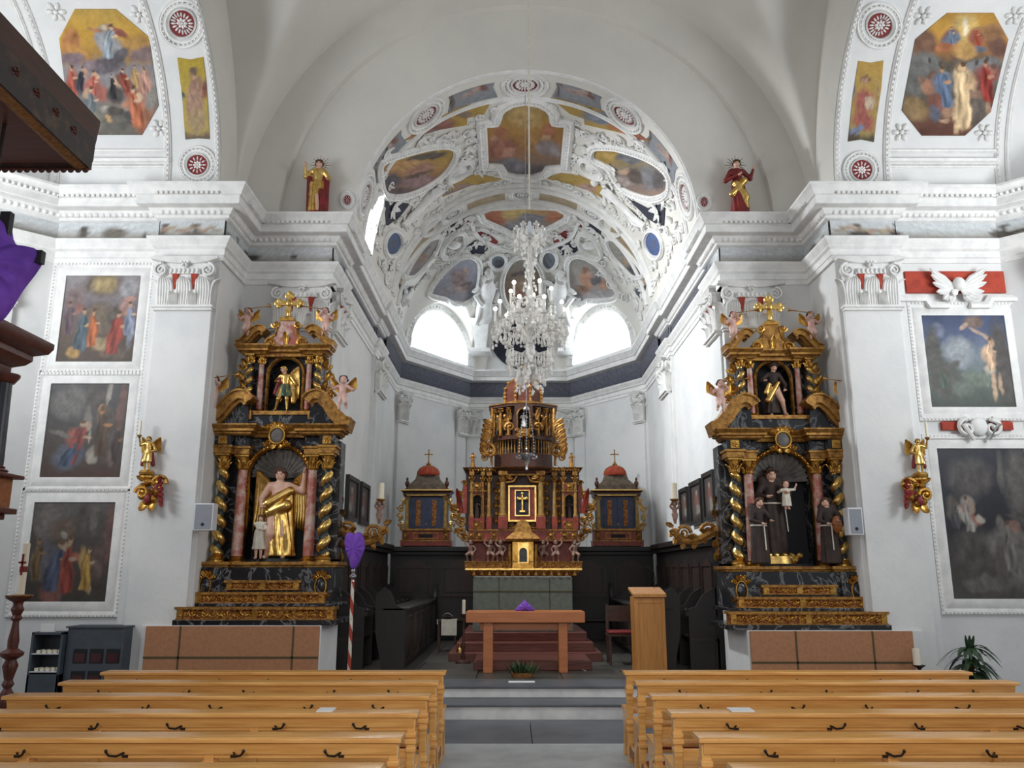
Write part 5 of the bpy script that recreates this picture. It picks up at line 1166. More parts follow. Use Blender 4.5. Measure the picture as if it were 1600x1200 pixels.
def side_altar(s, cx, co, ci, dz, label):
    t = thing('side_altar', label, 'altar', (cx, 11.45, 0)); YB = 11.92; Z = lambda z: z+dz
    bx = (cx-1.42, cx+.86) if s < 0 else (cx-.80, cx+1.42)
    build(MB().box(bx[0], bx[1], 10.90, 11.93, 0, Z(1.10)), 'mensa', PLASTER, t, bev=.008)
    mb = MB().box(cx-1.04, cx+1.04, 10.90, YB, Z(1.10), Z(1.165)); mb.box(cx-.98, cx+.98, 11.08, YB, Z(1.325), Z(1.365)); mb.box(cx-.9, cx+.9, 11.26, YB, Z(1.365), Z(1.82))
    for g in (-1, 1): mb.box(cx+g*.74-.17, cx+g*.74+.17, 11.20, 11.3, Z(1.365), Z(1.82))
    build(mb, 'predella', MARBLK, t, bev=.006)
    for nm, hw, y, z0, z1, n in (('gradine', 1.0, 10.92, 1.165, 1.325, 22), ('gradine', .84, 11.10, 1.365, 1.505, 18), ('gradine', .48, 11.18, 1.53, 1.655, 10)):
        z0, z1 = Z(z0), Z(z1)
        g = build(MB().box(cx-hw, cx+hw, y, y+.2, z0, z1-.03), nm, RELIEF, t, bev=.004)
        mb = MB().box(cx-hw-.025, cx+hw+.025, y-.025, y+.22, z1-.032, z1).box(cx-hw-.012, cx+hw+.012, y-.012, y+.2, z0, z0+.014); build(mb, 'ledge', GOLDD, g)
        mb = MB(); scroll_band(mb, cx-hw+.08, cx+hw-.08, y-.004, (z0+z1)/2-.008, (z1-z0)*.85, n)
        for k in (-1, 0, 1): mb.box(cx+k*(hw-.04)-.035, cx+k*(hw-.04)+.035, y-.014, y, z0+.014, z1-.035)
        build(mb, 'scrollwork', GOLD, g)
    for g in (-1, 1):
        mb = MB(); cartouche(mb, cx+g*.76, 11.19, Z(1.58), .24, .36); build(mb, 'cartouche', [GOLD, MARBLK], t)
    mb = MB()
    for hw, y, z0, z1 in ((.92, 11.24, 1.82, 1.85), (.95, 11.20, 1.85, 1.895)):
        mb.box(cx-hw, cx+hw, y+.1, YB, Z(z0), Z(z1))
        for g in (-1, 1): mb.box(cx+g*.72-(hw-.70), cx+g*.72+(hw-.70), y, y+.2, Z(z0), Z(z1))
    build(mb, 'base_cornice', GOLDD, t, bev=.006)
    bk = niche_block(cx, 11.62, YB, .86, Z(1.895), Z(3.62), .40, Z(3.07), Z(1.93)); bk.box(cx-.5, cx+.5, YB-.02, YB, Z(1.9), Z(3.6)); build(bk, 'back_panel', MARBLK, t)
    build(MB().prism(archpts(.40, Z(3.07), Z(1.93)), lambda u, v, h: (cx+u, h, v), YB-.04, YB-.02), 'niche_back', NICHE, t)
    build(niche_frame(cx, 11.62, .40, Z(3.07), Z(1.93), .075), 'niche_frame', GOLD, t)
    mb = MB(); shell(mb, cx, 11.66, Z(3.07), .40, d=.2); build(mb, 'niche_shell', SHELL, t)
    for g in (-1, 1):
        xo, xi = cx+g*co, cx+g*ci
        build(twisted(xo, 11.42, Z(1.97), Z(3.16), .092, 5.4, g), 'twisted_column', [GOLDB, GREEN], t, ang=80)
        mb = MB(); column(mb, xi, 11.54, Z(1.97), Z(3.16), .072); build(mb, 'marble_column', MARRED, t)
        for x, y, r in ((xo, 11.42, .07), (xi, 11.54, .065)): mb = MB(); gbase(mb, x, y, Z(1.895), .085, r); build(mb, 'column_base', GOLD, t)
        for x, y in ((xo, 11.42), (xi, 11.54)): mb = MB(); gcap(mb, x, y, Z(3.15), .21, .17); build(mb, 'column_capital', GOLD, t)
        mb = MB().box(xo-.12, xo+.12, 11.30, 11.6, Z(3.36), Z(3.47)).box(xi-.11, xi+.11, 11.42, 11.6, Z(3.36), Z(3.47)).box(xo-.14, xo+.14, 11.28, 11.6, Z(3.44), Z(3.475)).box(xi-.13, xi+.13, 11.40, 11.6, Z(3.44), Z(3.475))
        build(mb, 'architrave_block', GOLDD, t, bev=.005)
        mb = MB().box(xo-.11, xo+.11, 11.31, 11.6, Z(3.47), Z(3.62)).box(xi-.1, xi+.1, 11.43, 11.6, Z(3.47), Z(3.62)); f = build(mb, 'frieze_block', MARBLK, t)
        mb = MB().box(xo-.06, xo+.06, 11.30, 11.32, Z(3.49), Z(3.60)); mb.rosette((xo, 11.29, Z(3.545)), (0, -1, 0), .045, k=5); build(mb, 'flower_panel', GOLD, f)
        mb = MB()
        for i in range(5): mb.leaf((cx+g*.46, 11.60, Z(3.42+.02*i)), (g*(-.8+.35*i), 0, .5), (0, -1, 0), .13, .07, curl=.3)
        build(mb, 'spandrel_leaf', GOLD, t)
    path = [(-co-.16, 11.6), (-co-.16, 11.30), (-ci+.13, 11.30), (-ci+.13, 11.52), (ci-.13, 11.52), (ci-.13, 11.30), (co+.16, 11.30), (co+.16, 11.6)]
    pr = [(-.05, 3.61), (.0, 3.61), (.03, 3.63), (.03, 3.65), (.08, 3.66), (.08, 3.69), (.10, 3.70), (.13, 3.735), (.13, 3.75), (-.05, 3.75)]
    mb = MB().sweep([(cx+a, b) for a, b in path], [(a, Z(b)) for a, b in pr], idm, side=1); mb.box(cx-co-.14, cx+co+.14, 11.5, 11.7, Z(3.61), Z(3.74)); build(mb, 'main_cornice', GOLDD, t, ang=30)
    mb = MB(); cartouche(mb, cx, 11.40, Z(3.62), .36, .34, 0, 1); build(mb, 'crest', [GOLD, SHELL], t)
    for g in (-1, 1):
        mb = pediment(MB(), cx, g, 11.30, 11.66, [(co+.30, Z(3.78)), (co+.20, Z(3.82)), (co+.08, Z(3.94)), (co-.02, Z(4.08)), (co-.14, Z(4.18)), (co-.26, Z(4.17)), (co-.32, Z(4.10))], .11); build(mb, 'curved_pediment', GOLDD, t, ang=35)
        mb = MB().prism([(cx+g*(co+.2), Z(3.76)), (cx+g*(co-.30), Z(3.76)), (cx+g*(co-.28), Z(4.08)), (cx+g*(co-.12), Z(4.10)), (cx+g*co, Z(3.98))], lambda u, v, h: (u, h, v), 11.42, 11.66); build(mb, 'pediment_field', MARBLK, t)
    # upper storey
    mb = MB().box(cx-.58, cx+.58, 11.5, YB, Z(3.75), Z(3.95)); build(mb, 'upper_base', MARBLK, t, bev=.005)
    mb = MB().box(cx-.60, cx+.60, 11.47, YB, Z(3.93), Z(3.985))
    for g in (-1, 1): mb.box(cx+g*.5-.1, cx+g*.5+.1, 11.44, 11.6, Z(3.86), Z(3.98)); mb.rosette((cx+g*.5, 11.47, Z(3.81)), (0, -1, 0), .06, k=6)
    build(mb, 'upper_base_cornice', GOLDD, t, bev=.005)
    bk = niche_block(cx, 11.66, YB, .50, Z(3.95), Z(4.88), .235, Z(4.55), Z(3.99)); bk.box(cx-.3, cx+.3, YB-.02, YB, Z(3.95), Z(4.86)); build(bk, 'upper_back_panel', MARBLK, t)
    build(MB().prism(archpts(.235, Z(4.55), Z(3.99)), lambda u, v, h: (cx+u, h, v), YB-.04, YB-.02), 'upper_niche_back', NICHE, t)
    build(niche_frame(cx, 11.66, .235, Z(4.55), Z(3.99), .05, .04), 'upper_niche_frame', GOLDD, t)
    for g in (-1, 1):
        build(twisted(cx+g*.49, 11.53, Z(4.03), Z(4.70), .06, 4.6, -g, k=52), 'twisted_column', [GOLDB, GREEN], t, ang=80)
        mb = MB(); column(mb, cx+g*.345, 11.60, Z(4.03), Z(4.70), .042); build(mb, 'marble_column', MARRED, t)
        for x, y, r in ((cx+g*.49, 11.53, .05), (cx+g*.345, 11.60, .04)): mb = MB(); gbase(mb, x, y, Z(3.985), .05, r); build(mb, 'column_base', GOLD, t); mb = MB(); gcap(mb, x, y, Z(4.69), .13, .115); build(mb, 'column_capital', GOLD, t)
        mb = MB()
        for i, (dx, z) in enumerate(((.60, 4.68), (.64, 4.5), (.60, 4.36), (.68, 4.22), (.66, 4.06))):
            mb.spiral((cx+g*dx, 11.60, Z(z)), (g, 0, 0), (0, 0, 1 if i % 2 else -1), .07, 1.3, .024, 0, 5); mb.leaf((cx+g*(dx-.06), 11.60, Z(z-.03)), (g*.6, 0, .8), (0, -1, 0), .16, .09)
        build(mb, 'side_scroll', GOLD, t)
    pr = [(-.04, 4.82), (.0, 4.82), (.02, 4.85), (.06, 4.86), (.06, 4.89), (.10, 4.93), (.10, 4.95), (-.04, 4.95)]
    path = [(-.60, 11.7), (-.60, 11.48), (-.28, 11.48), (-.28, 11.56), (.28, 11.56), (.28, 11.48), (.60, 11.48), (.60, 11.7)]
    mb = MB().sweep([(cx+a, b) for a, b in path], [(a, Z(b)) for a, b in pr], idm, side=1); mb.box(cx-.58, cx+.58, 11.55, 11.8, Z(4.8), Z(4.945)); build(mb, 'upper_cornice', GOLDD, t, ang=30)
    for g in (-1, 1):
        mb = pediment(MB(), cx, g, 11.48, 11.72, [(.70, Z(4.97)), (.62, Z(5.0)), (.54, Z(5.09)), (.46, Z(5.18)), (.37, Z(5.21)), (.31, Z(5.16))], .075); build(mb, 'upper_pediment', GOLDD, t, ang=35)
    mb = MB().prism([(cx+a, Z(b)) for a, b in ((-.29, 4.95), (-.30, 5.04), (-.2, 5.10), (-.15, 5.2), (-.17, 5.28), (-.09, 5.34), (.09, 5.34), (.17, 5.28), (.15, 5.2), (.2, 5.10), (.30, 5.04), (.29, 4.95))], lambda u, v, h: (u, h, v), 11.54, 11.64); c = build(mb, 'crowning_scroll', MARRED if s < 0 else GOLDD, t)
    mb = MB()
    for g in (-1, 1): mb.spiral((cx+g*.22, 11.53, Z(5.0)), (g, 0, 0), (0, 0, 1), .075, 1.3, .024, 0, 5); mb.spiral((cx+g*.16, 11.53, Z(5.28)), (g, 0, 0), (0, 0, -1), .06, 1.3, .02, 0, 5); mb.tube([(cx+g*.28, 11.53, Z(5.05)), (cx+g*.16, 11.53, Z(5.12)), (cx+g*.13, 11.53, Z(5.24))], .02, 5)
    mb.box(cx-.1, cx+.1, 11.50, 11.66, Z(5.33), Z(5.38)); mb.leaf((cx, 11.53, Z(4.97)), (0, 0, 1), (0, -1, 0), .2, .1); build(mb, 'gilt_trim', GOLD, c)
    build(trefoil_cross(cx, 11.58, Z(5.38), Z(5.76), .36), 'cross', GOLDB, t)
    return t
side_altar(-1, -3.50, .72, .49, 0, 'tall black and gold side altar with a winged angel statue, left of the chancel arch')
side_altar(1, 3.56, .70, .48, -.06, 'tall black and gold side altar with brown robed friars, right of the chancel arch')
# brown felt covers hung over the mensa fronts
for s, x0, x1, z1, vs, lab in ((-1, -4.85, -2.655, 1.092, (-4.41, -2.98), 'brown felt cover with olive seams over the left side altar front'), (1, 2.785, 4.84, 1.032, (3.36, 4.33), 'brown felt cover with olive seams over the right side altar front')):
    t = thing('altar_cover', lab, 'cloth', ((x0+x1)/2, 10.88, 0))
    build(MB().box(x0, x1, 10.862, 10.898, .02, z1), 'cloth_panel', BROWNF, t, bev=.006)
    mb = MB().box(x0, x1, 10.857, 10.864, .70 if s < 0 else .64, .725 if s < 0 else .665)
    for v in vs: mb.box(v-.011, v+.011, 10.857, 10.864, .02, z1)
    build(mb, 'seam', GREENL, t)
# --- statues of the left altar
zl, zr = 1.93, 1.87
t = thing('statue', 'gilded winged angel statue with raised arm in the left altar niche', 'statue', (-3.46, 11.62, zl))
PA = human((-.16, -.10, .58), (.27, -.02, .93), (-.20, .02, .66), (.25, .02, .74), fa=(-.09, -.04, .03), fb=(.08, -.02, .03), ka=(-.06, -.09, .27), skin=0, top=0, leg=0,
           robe=(.03, .60, (.045, -.005), (0, -.005), .145, .105, .75, 8, .04, 1), extra=[('c', (-.10, -.075, .60), .055, (.13, -.05, .74), .045, 1), ('c', (.10, .05, .75), .05, (.13, .03, .10), .075, 1), ('c', (-.09, -.04, .50), .065, (.10, -.06, .58), .06, 1)])
o, T = figure('body', PA, [SKIN, GOLDB], t, (-3.47, 11.60, zl), 1.26, hair=HAIR)
wings(T, t, GOLDB, ((-.06, .07, .74), (-.27, .05, .97)), ((.06, .07, .74), (.25, .09, .97)), .60)
build(MB().lathe([(0, 0), (.22, 0), (.2, .04), (0, .05)], -3.48, 11.60, zl-.03, 16, sy=.7), 'rock_base', GREEN, t)
t = thing('statue', 'small child statue in white tunic at the feet of the gilded angel', 'statue', (-3.69, 11.50, zl))
PC = human((.10, -.05, .78), (.06, -.14, .66), robe=(.22, .66, (0, 0), (0, 0), .15, .11, .75, 6, .02, 1), top=1, sleeve=1, leg=0, head=(.01, -.01))
o, T = figure('body', PC, [SKIN, WHITEC], t, (-3.68, 11.50, zl), .60, hair=HAIR, vox=.016)
t = thing('statue', 'armoured angel statue in green skirt and gold boots, upper niche of the left altar', 'statue', (-3.49, 11.66, 3.99))
PW = human((-.14, -.08, .66), (.22, -.10, .52), fa=(-.16, -.06, .04), fb=(.08, -.04, .04), ka=(-.10, -.10, .28), leg=2, top=2, sleeve=2, robe=(.34, .60, (0, 0), (0, 0), .17, .10, .7, 8, .03, 1), head=(-.04, -.01), extra=[('c', (.13, .05, .74), .06, (.18, .06, .25), .08, 2), ('c', (-.12, -.02, .70), .05, (-.20, 0, .42), .05, 3)])
o, T = figure('body', PW, [SKIN, GREENC, GOLDB, REDC], t, (-3.50, 11.64, 3.99), .68, hair=GOLDB)
wings(T, t, GOLDB, ((.02, .06, .82), (-.10, .08, .92)), ((.07, .04, .82), (.26, .02, 1.0)), .62)
build(MB().lathe([(0, 0), (.2, 0), (.17, .04), (0, .05)], -3.48, 11.64, 3.965, 14, sy=.6), 'rock_base', GREEN, t)
# --- statues of the right altar
t = thing('statue', 'brown robed friar statue carrying a child in the right altar niche', 'statue', (3.44, 11.66, zr+.12))
PF = human((-.10, -.16, .66), (.14, -.14, .70), top=1, sleeve=1, leg=None, robe=(.0, .62, (0, 0), (0, 0), .155, .115, .72, 9, .02, 1), head=(.01, -.02), extra=[('c', (-.09, .03, .86), .06, (.09, .03, .86), .06, 1)])
o, T = figure('body', PF, [SKIN, HABIT], t, (3.42, 11.66, zr+.12), 1.20, hair=HAIR)
mb = MB(); mb.tube([T((.11, -.12, .60)), T((.115, -.14, .45)), T((.13, -.13, .26))], .008, 5); mb.tube([T((.125*cos(a), -.095*sin(a), .585)) for a in [2*PI*i/16 for i in range(16)]], .011, 5, closed=True); build(mb, 'rope_belt', WHITEC, t)
build(MB().ell(T((.01, -.02, .97)), (.12, .1, .025), 0, 14, 5).ell(T((.01, -.01, .985)), (.06, .055, .05), 0, 10, 5), 'hat', HABIT, t)
mb = MB()
for i in range(18): mb.ell((3.42-.30+.035*i, 11.56-.03*(i % 2), zr+.05+.03*((i*7) % 3)), (.05, .05, .045), 0, 7, 5)
mb.lathe([(0, 0), (.3, 0), (.27, .1), (0, .12)], 3.42, 11.62, zr, 16, sy=.6); build(mb, 'cloud_base', GOLDB, t)
t = thing('statue', 'infant statue in white held on the arm of the friar', 'statue', (3.59, 11.5, 2.72))
PB = human((-.26, -.08, .62), (.33, -.06, .80), baby=True, robe=(.12, .62, (0, 0), (0, 0), .17, .12, .8, 6, .02, 1), top=1, leg=0, head=(0, -.02))
o, T = figure('body', PB, [SKIN, WHITEC], t, (3.58, 11.50, 2.60), .40, hair=HAIR, vox=.018)
for x, hx_, lab, rz in ((3.11, .02, 'friar statue looking up, holding a white cord, left of the right altar niche', .25), (4.06, -.03, 'hooded friar statue with a knapsack, right of the right altar niche', -.2)):
    t = thing('statue', lab, 'statue', (x, 11.30, zr))
    P_ = human((-.05, -.17, .60), (.12, -.17, .64), top=1, sleeve=1, leg=None, robe=(.0, .62, (0, 0), (0, 0), .15, .11, .72, 8, .02, 1), head=(hx_, -.03 if rz > 0 else .0), extra=[('c', (-.08, .03, .85), .06, (.08, .03, .85), .06, 1)])
    o, T = figure('body', P_, [SKIN, HABIT], t, (x, 11.30, zr), .88, rz=rz, hair=HAIR)
    mb = MB(); mb.tube([T((.02, -.12, .60)), T((.02, -.14, .4)), T((.025, -.14, .2))], .009, 5); mb.tube([T((.125*cos(a), -.095*sin(a), .57)) for a in [2*PI*i/16 for i in range(16)]], .011, 5, closed=True); build(mb, 'rope_belt', WHITEC, t)
    if rz < 0: build(MB().ell(T((.10, -.12, .58)), (.07, .06, .12), 0, 10, 6), 'knapsack', PINED, t)
t = thing('statue', 'pilgrim statue in hat and brown robe with bare leg, upper niche of the right altar', 'statue', (3.57, 11.66, 3.93))
PR_ = human((-.20, -.10, .66), (.17, -.10, .50), fa=(-.08, -.02, .03), fb=(.16, -.08, .03), kb=(.10, -.12, .28), top=1, sleeve=1, leg=0, robe=(.06, .60, (-.05, .02), (0, 0), .15, .10, .7, 7, .02, 1), head=(.02, -.02), extra=[('c', (-.14, -.06, .30), .06, (.06, -.09, .62), .04, 2), ('c', (-.16, -.04, .45), .05, (-.10, -.06, .60), .04, 2)])
o, T = figure('body', PR_, [SKIN, HABIT, GOLDB], t, (3.56, 11.64, 3.93), .78, hair=HAIR)
build(MB().ell(T((.02, -.0, .965)), (.10, .09, .02), 0, 14, 5).ell(T((.02, 0, .98)), (.05, .05, .05), 0, 10, 5), 'hat', HABIT, t)
# --- cherubs with trumpets on the pediments
def cherub(x, y, z, H, mirror, label, tr=True, rz=0, pose=PUTTO, key='putto', toward=1):
    t = thing('cherub', label, 'cherub', (x, y, z), 'cherubs on the side altars')
    o, T = figure('body', pose, [PINK], t, (x, y, z), H, rz=rz, mirror=mirror, hair=HAIR, key=key, vox=.02, hairlen=.4)
    wings(T, t, GOLD, ((-.05, .10, .64), (-.34, .14, .98)), ((.05, .10, .64), (.34, .14, .98)), .30, 7)
    if tr:
        mb = MB(); a, b = Vector(T((.04, -.26, .87))), Vector(T((.72, -.22, .98))); mb.tube([a, b], .007, 6); a2, b2, d = basis(b-a)
        mb.rings([[b+d*l+(a2*cos(q)+b2*sin(q))*r for q in [2*PI*i/10 for i in range(10)]] for l, r in ((-.02, .008), (.02, .012), (.05, .028), (.052, .026))]); build(mb, 'trumpet', GOLDD, t)
    return t
for cx, dz, w in ((-3.50, 0, 'left'), (3.56, -.06, 'right')):
    cherub(cx-.88, 11.24, 3.98+dz, .46, False, 'pink cherub blowing a trumpet on the lower left pediment of the %s altar' % w)
    cherub(cx+.92, 11.24, 3.96+dz, .48, True, 'pink cherub on the lower right pediment of the %s altar' % w, w == 'right', pose=PUTTO if w == 'right' else PUTTO2, key='putto' if w == 'right' else 'putto2')
    cherub(cx-.57, 11.50, 5.10+dz, .42, False, 'pink cherub blowing a trumpet, top left of the %s altar' % w)
    cherub(cx+.57, 11.50, 5.10+dz, .42, True, 'pink cherub blowing a trumpet, top right of the %s altar' % w)
# ================================================================== STATUES ON THE CORNICE
P1 = human((-.20, -.06, .86), (.20, -.12, .60), (-.20, 0, .70), (.20, 0, .66), top=1, sleeve=1, leg=None, robe=(.0, .60, (0, .0), (0, 0), .15, .11, .7, 7, .025, 1), head=(.02, -.01),
           extra=[('c', (.12, .05, .72), .07, (.10, .06, .10), .09, 2), ('c', (-.13, 0, .66), .05, (-.12, .05, .10), .06, 2), ('c', (.03, -.125, .30), .03, (.05, -.125, .05), .026, 0), ('c', (.09, -.06, .4), .05, (.12, -.06, .05), .06, 2)])
P2 = human((-.03, -.14, .66), (.26, -.06, .80), (-.20, 0, .62), (.22, 0, .66), top=2, sleeve=2, leg=None, robe=(.0, .60, (0.02, .0), (0, 0), .15, .11, .7, 7, .025, 2), head=(0, -.01),
           extra=[('c', (-.12, -.05, .36), .05, (.10, -.06, .60), .06, 1), ('c', (-.05, -.07, .55), .05, (.12, -.05, .30), .06, 1), ('c', (.08, -.06, .4), .05, (.12, -.03, .12), .05, 1)])
for x, P_, lab in ((-3.24, P1, 'gold and red saint statue with raised hand and ray halo on the left cornice'), (3.28, P2, 'red and gold saint statue with outstretched hand on the right cornice')):
    t = thing('statue', lab, 'statue', (x, 11.80, 7.11))
    o, T = figure('body', P_, [SKIN, GOLDB, REDC], t, (x, 11.80, 7.11), .92, hair=HAIR)
    halo(T, (P_[2][0], .05, .94), .10, t, GOLDD if x < 0 else HAIR)
    build(MB().lathe([(0, 0), (.17, 0), (.16, .03), (0, .035)], x, 11.80, 7.095, 14), 'base', REDC, t)
# ================================================================== ANGEL CANDLE BEARERS ON THE PIERS
def sconce_angel(x, s, z, label):
    t = thing('angel_candle_bearer', label, 'candle holder', (x, 10.9, z))
    P_ = human((-.24, -.10, .94), (.16, -.14, .56), (-.24, 0, .74), (.2, 0, .62), top=1, sleeve=1, leg=0, fa=(-.05, -.04, .02), fb=(.08, -.06, .04), robe=(.26, .60, (0, 0), (0, 0), .16, .10, .75, 7, .03, 1), head=(0, -.01), extra=[('c', (-.11, .03, .5), .05, (-.15, .04, .2), .06, 2), ('c', (.11, .03, .5), .05, (.15, .04, .2), .06, 2)])
    o, T = figure('body', P_, [GOLDB, GOLDB, REDC], t, (x, 10.82, z), .46, mirror=s > 0, hair=GOLDD, vox=.016)
    wings(T, t, GOLD, ((-.06, .08, .78), (-.26, .14, 1.0)), ((.06, .08, .78), (.26, .14, 1.0)), .40, 6)
    h = Vector(T((-.24, -.13, 1.0)))
    build(MB().lathe([(0, -.03), (.012, -.03), (.03, .0), (.034, .01), (0, .012)], h.x, h.y, h.z, 10), 'drip_pan', GOLDD, t)
    mb = MB(); c = Vector((x-s*.05, 10.88, z-.26)); rs = random.Random(int(x*10))
    for i in range(7):
        q = 2*PI*i/7; mb.ell(c+Vector((cos(q)*.10, -.02, sin(q)*.13)), (.055, .07, .06), 0, 8, 5)
    mb.spiral(c+Vector((-s*.12, -.05, .10)), (1, 0, 0), (0, 0, 1), .11, 1.4, .03, 0, 6); mb.spiral(c+Vector((s*.08, -.07, -.02)), (-1, 0, 0), (0, 0, 1), .09, 1.4, .028, 0, 6)
    for g in (-1, 1): mb.leaf(c+Vector((g*.03, -.03, -.12)), (g*.35, 0, -1), (0, -1, 0), .16, .13, 0); mb.leaf(c+Vector((g*.05, -.05, .14)), (g, 0, .5), (0, -1, 0), .13, .08)
    mb.ell(c+Vector((s*.06, -.03, .19)), (.10, .08, .04), 0, 10, 5); mb.lathe([(0, -.03), (.09, -.03), (.1, 0), (.08, .03), (0, .03)], x, 10.84, z-.02, 12); mb.tube([c+Vector((0, .1, 0)), c], .04, 6)
    b = build(mb, 'bracket', GOLD, t)
    mb = MB()
    for i in range(6): mb.leaf(c+Vector((-s*(.10+.01*i), -.06, .12-.05*i)), (-s*1, -.2, .8-.35*i), (0, -1, 0), .12, .07, curl=.4)
    mb.ell(c+Vector((-s*.1, -.02, .04)), (.07, .06, .12), 0, 8, 6); mb.ell(c+Vector((0, -.06, -.1)), (.05, .04, .07), 0, 8, 6); build(mb, 'red_leaf', REDC, b)
    k = MB().lathe([(0, 0), (.017, 0), (.017, .19), (.004, .195), (0, .21)], h.x, h.y, h.z+.012, 10); k = build(k, 'candle', CANDLE, None, loc=(h.x, h.y, h.z))
    tag(k, 'slim white candle held up by the gilded angel on the %s pier' % ('left' if s < 0 else 'right'), 'candle')
sconce_angel(-5.02, -1, 3.05, 'gilded angel with a raised candle on a gold and red bracket, left pier')
sconce_angel(5.14, 1, 3.02, 'gilded angel with a raised candle on a gold and red bracket, right pier')
# ================================================================== HIGH ALTAR
def octagon(cx, cy, r, n=8, rot=PI/8, sy=1): return [(cx+r*cos(rot+2*PI*i/n), cy+sy*r*sin(rot+2*PI*i/n)) for i in range(n)]
FC = .325
t = thing('altar_steps', 'red brown wooden steps rising to the grey high altar', 'steps', (0, 14.8, FC))
for i, (hw, y, z0, z1) in enumerate(((1.27, 14.25, FC, .46), (1.16, 14.55, .46, .60), (1.08, 14.92, .60, .74))):
    build(MB().box(-hw, hw, y, 17.2, z0, z1), 'step', STEPW, t, bev=.008)
t = thing('dais', 'low red brown wooden platform behind the table legs', 'platform', (0, 13.6, FC))
build(MB().box(-.80, .98, 13.0, 14.24, FC, .45), 'platform_top', STEPW, t, bev=.01)
YA = 15.2
def ax(px, Y=YA, py=860): return at(px, py, Y).x
def az(py, Y=YA): return at(815, py, Y).z
t = thing('high_altar', 'ornate dark gold and red high altar with domed tabernacle in the apse', 'altar', (.0, 16.0, .74)); HA = t
AC = ax(817)
build(MB().box(ax(741), ax(892), YA, 16.6, .74, az(900)), 'mensa', PLASTER, t, bev=.01)
o = build(MB().box(ax(740), ax(893), YA-.02, YA, .75, az(902)), 'altar_cloth', GREYC, t)
mb = MB()
for x in (ax(780), ax(858)): mb.box(x-.006, x+.006, YA-.026, YA-.018, .75, az(902))
mb.box(ax(740), ax(893), YA-.026, YA-.018, az(925), az(923)); build(mb, 'seam', GREENL, o)
# moulded shelf
m2 = lambda u, v, h: (u, v, h)
x0, x1 = ax(730), ax(906); zs0, zs1, zs2 = az(900), az(889), az(877)
mb = MB().sweep([(x0, 16.6), (x0, YA-.02), (x1, YA-.02), (x1, 16.6)], [(-.2, zs0), (-.08, zs0), (-.02, zs0+.06), (0, zs1-.02), (-.2, zs1-.02)], m2, side=-1 if False else 1); mb.box(x0+.1, x1-.1, YA+.1, 16.6, zs0, zs1); build(mb, 'shelf_moulding', RELIEF, t)
mb = MB().box(x0-.03, x1+.03, YA-.05, 16.6, zs1-.02, zs1+.012); build(mb, 'gilt_edge', GOLDB, t)
mb = MB().box(x0-.04, x1+.04, YA+.02, 16.6, zs1+.01, zs2-.012); sh = build(mb, 'gradine', RELIEF, t)
mb = MB(); scroll_band(mb, x0, x1, YA+.012, (zs1+zs2)/2, .11, 26); mb.box(x0-.05, x1+.05, YA+.0, 16.6, zs2-.014, zs2); build(mb, 'scrollwork', GOLDD, sh)
YB2 = YA+.30
zb0, zb1 = zs2, az(846)                                # zone of the carrying cherubs
build(MB().box(ax(736), ax(896), YB2+.1, 16.5, zb0, zb1), 'predella', REDWOOD, t)
build(MB().box(ax(728), ax(908), YB2-.12, 16.5, zb1, zb1+.03).box(ax(731), ax(905), YB2-.08, 16.5, zb1+.03, az(826)), 'red_socle', REDWOOD, t, bev=.006)
mb = MB()
for px in (735, 748, 772, 862, 884, 898): cartouche(mb, ax(px), YB2-.09, az(836), .15, .12)
mb.box(ax(728), ax(908), YB2-.13, YB2-.10, zb1+.02, zb1+.035); mb.box(ax(731), ax(905), YB2-.10, YB2-.06, az(828), az(826)); build(mb, 'gilt_trim', GOLDD, t)
# tabernacle
tb = [ax(800), ax(834)]
mb = MB().box(tb[0], tb[1], YA+.0, YA+.4, zs1+.01, az(846)); tc = build(mb, 'tabernacle', GOLD, t, bev=.008)
mb = MB().box(ax(809), ax(826), YA-.012, YA, az(880), az(848)); build(mb, 'tabernacle_door', GOLDB, tc)
build(MB().prism(archpts(.07, az(862), az(878)), lambda u, v, h: (ax(817.5)+u, h, v), YA-.02, YA-.01), 'door_panel', GREEN, tc)
for g in (-1, 1): mb = MB(); column(mb, ax(817)+g*.235, YA+.02, az(886), az(850), .03); mb.leaf((ax(817)+g*.24, YA+.02, az(884)), (g*.3, 0, 1), (0, -1, 0), .2, .1); build(mb, 'side_column', GOLDD, tc)
mb = MB(); q = ax(817); mb.tbox(q-.29, q+.29, YA-.08, YA+.45, az(846), az(842), .02, .02)
rr = [[(q+a*w, YA+.18+b*w*.75, z) for a, b in ((-1, -1), (1, -1), (1, 1), (-1, 1))] for w, z in ((.31, az(842)), (.27, az(838)), (.17, az(831)), (.13, az(822)), (.10, az(815)), (.03, az(811)))]
mb.rings(rr); build(mb, 'tabernacle_roof', GOLDD, tc, ang=25)
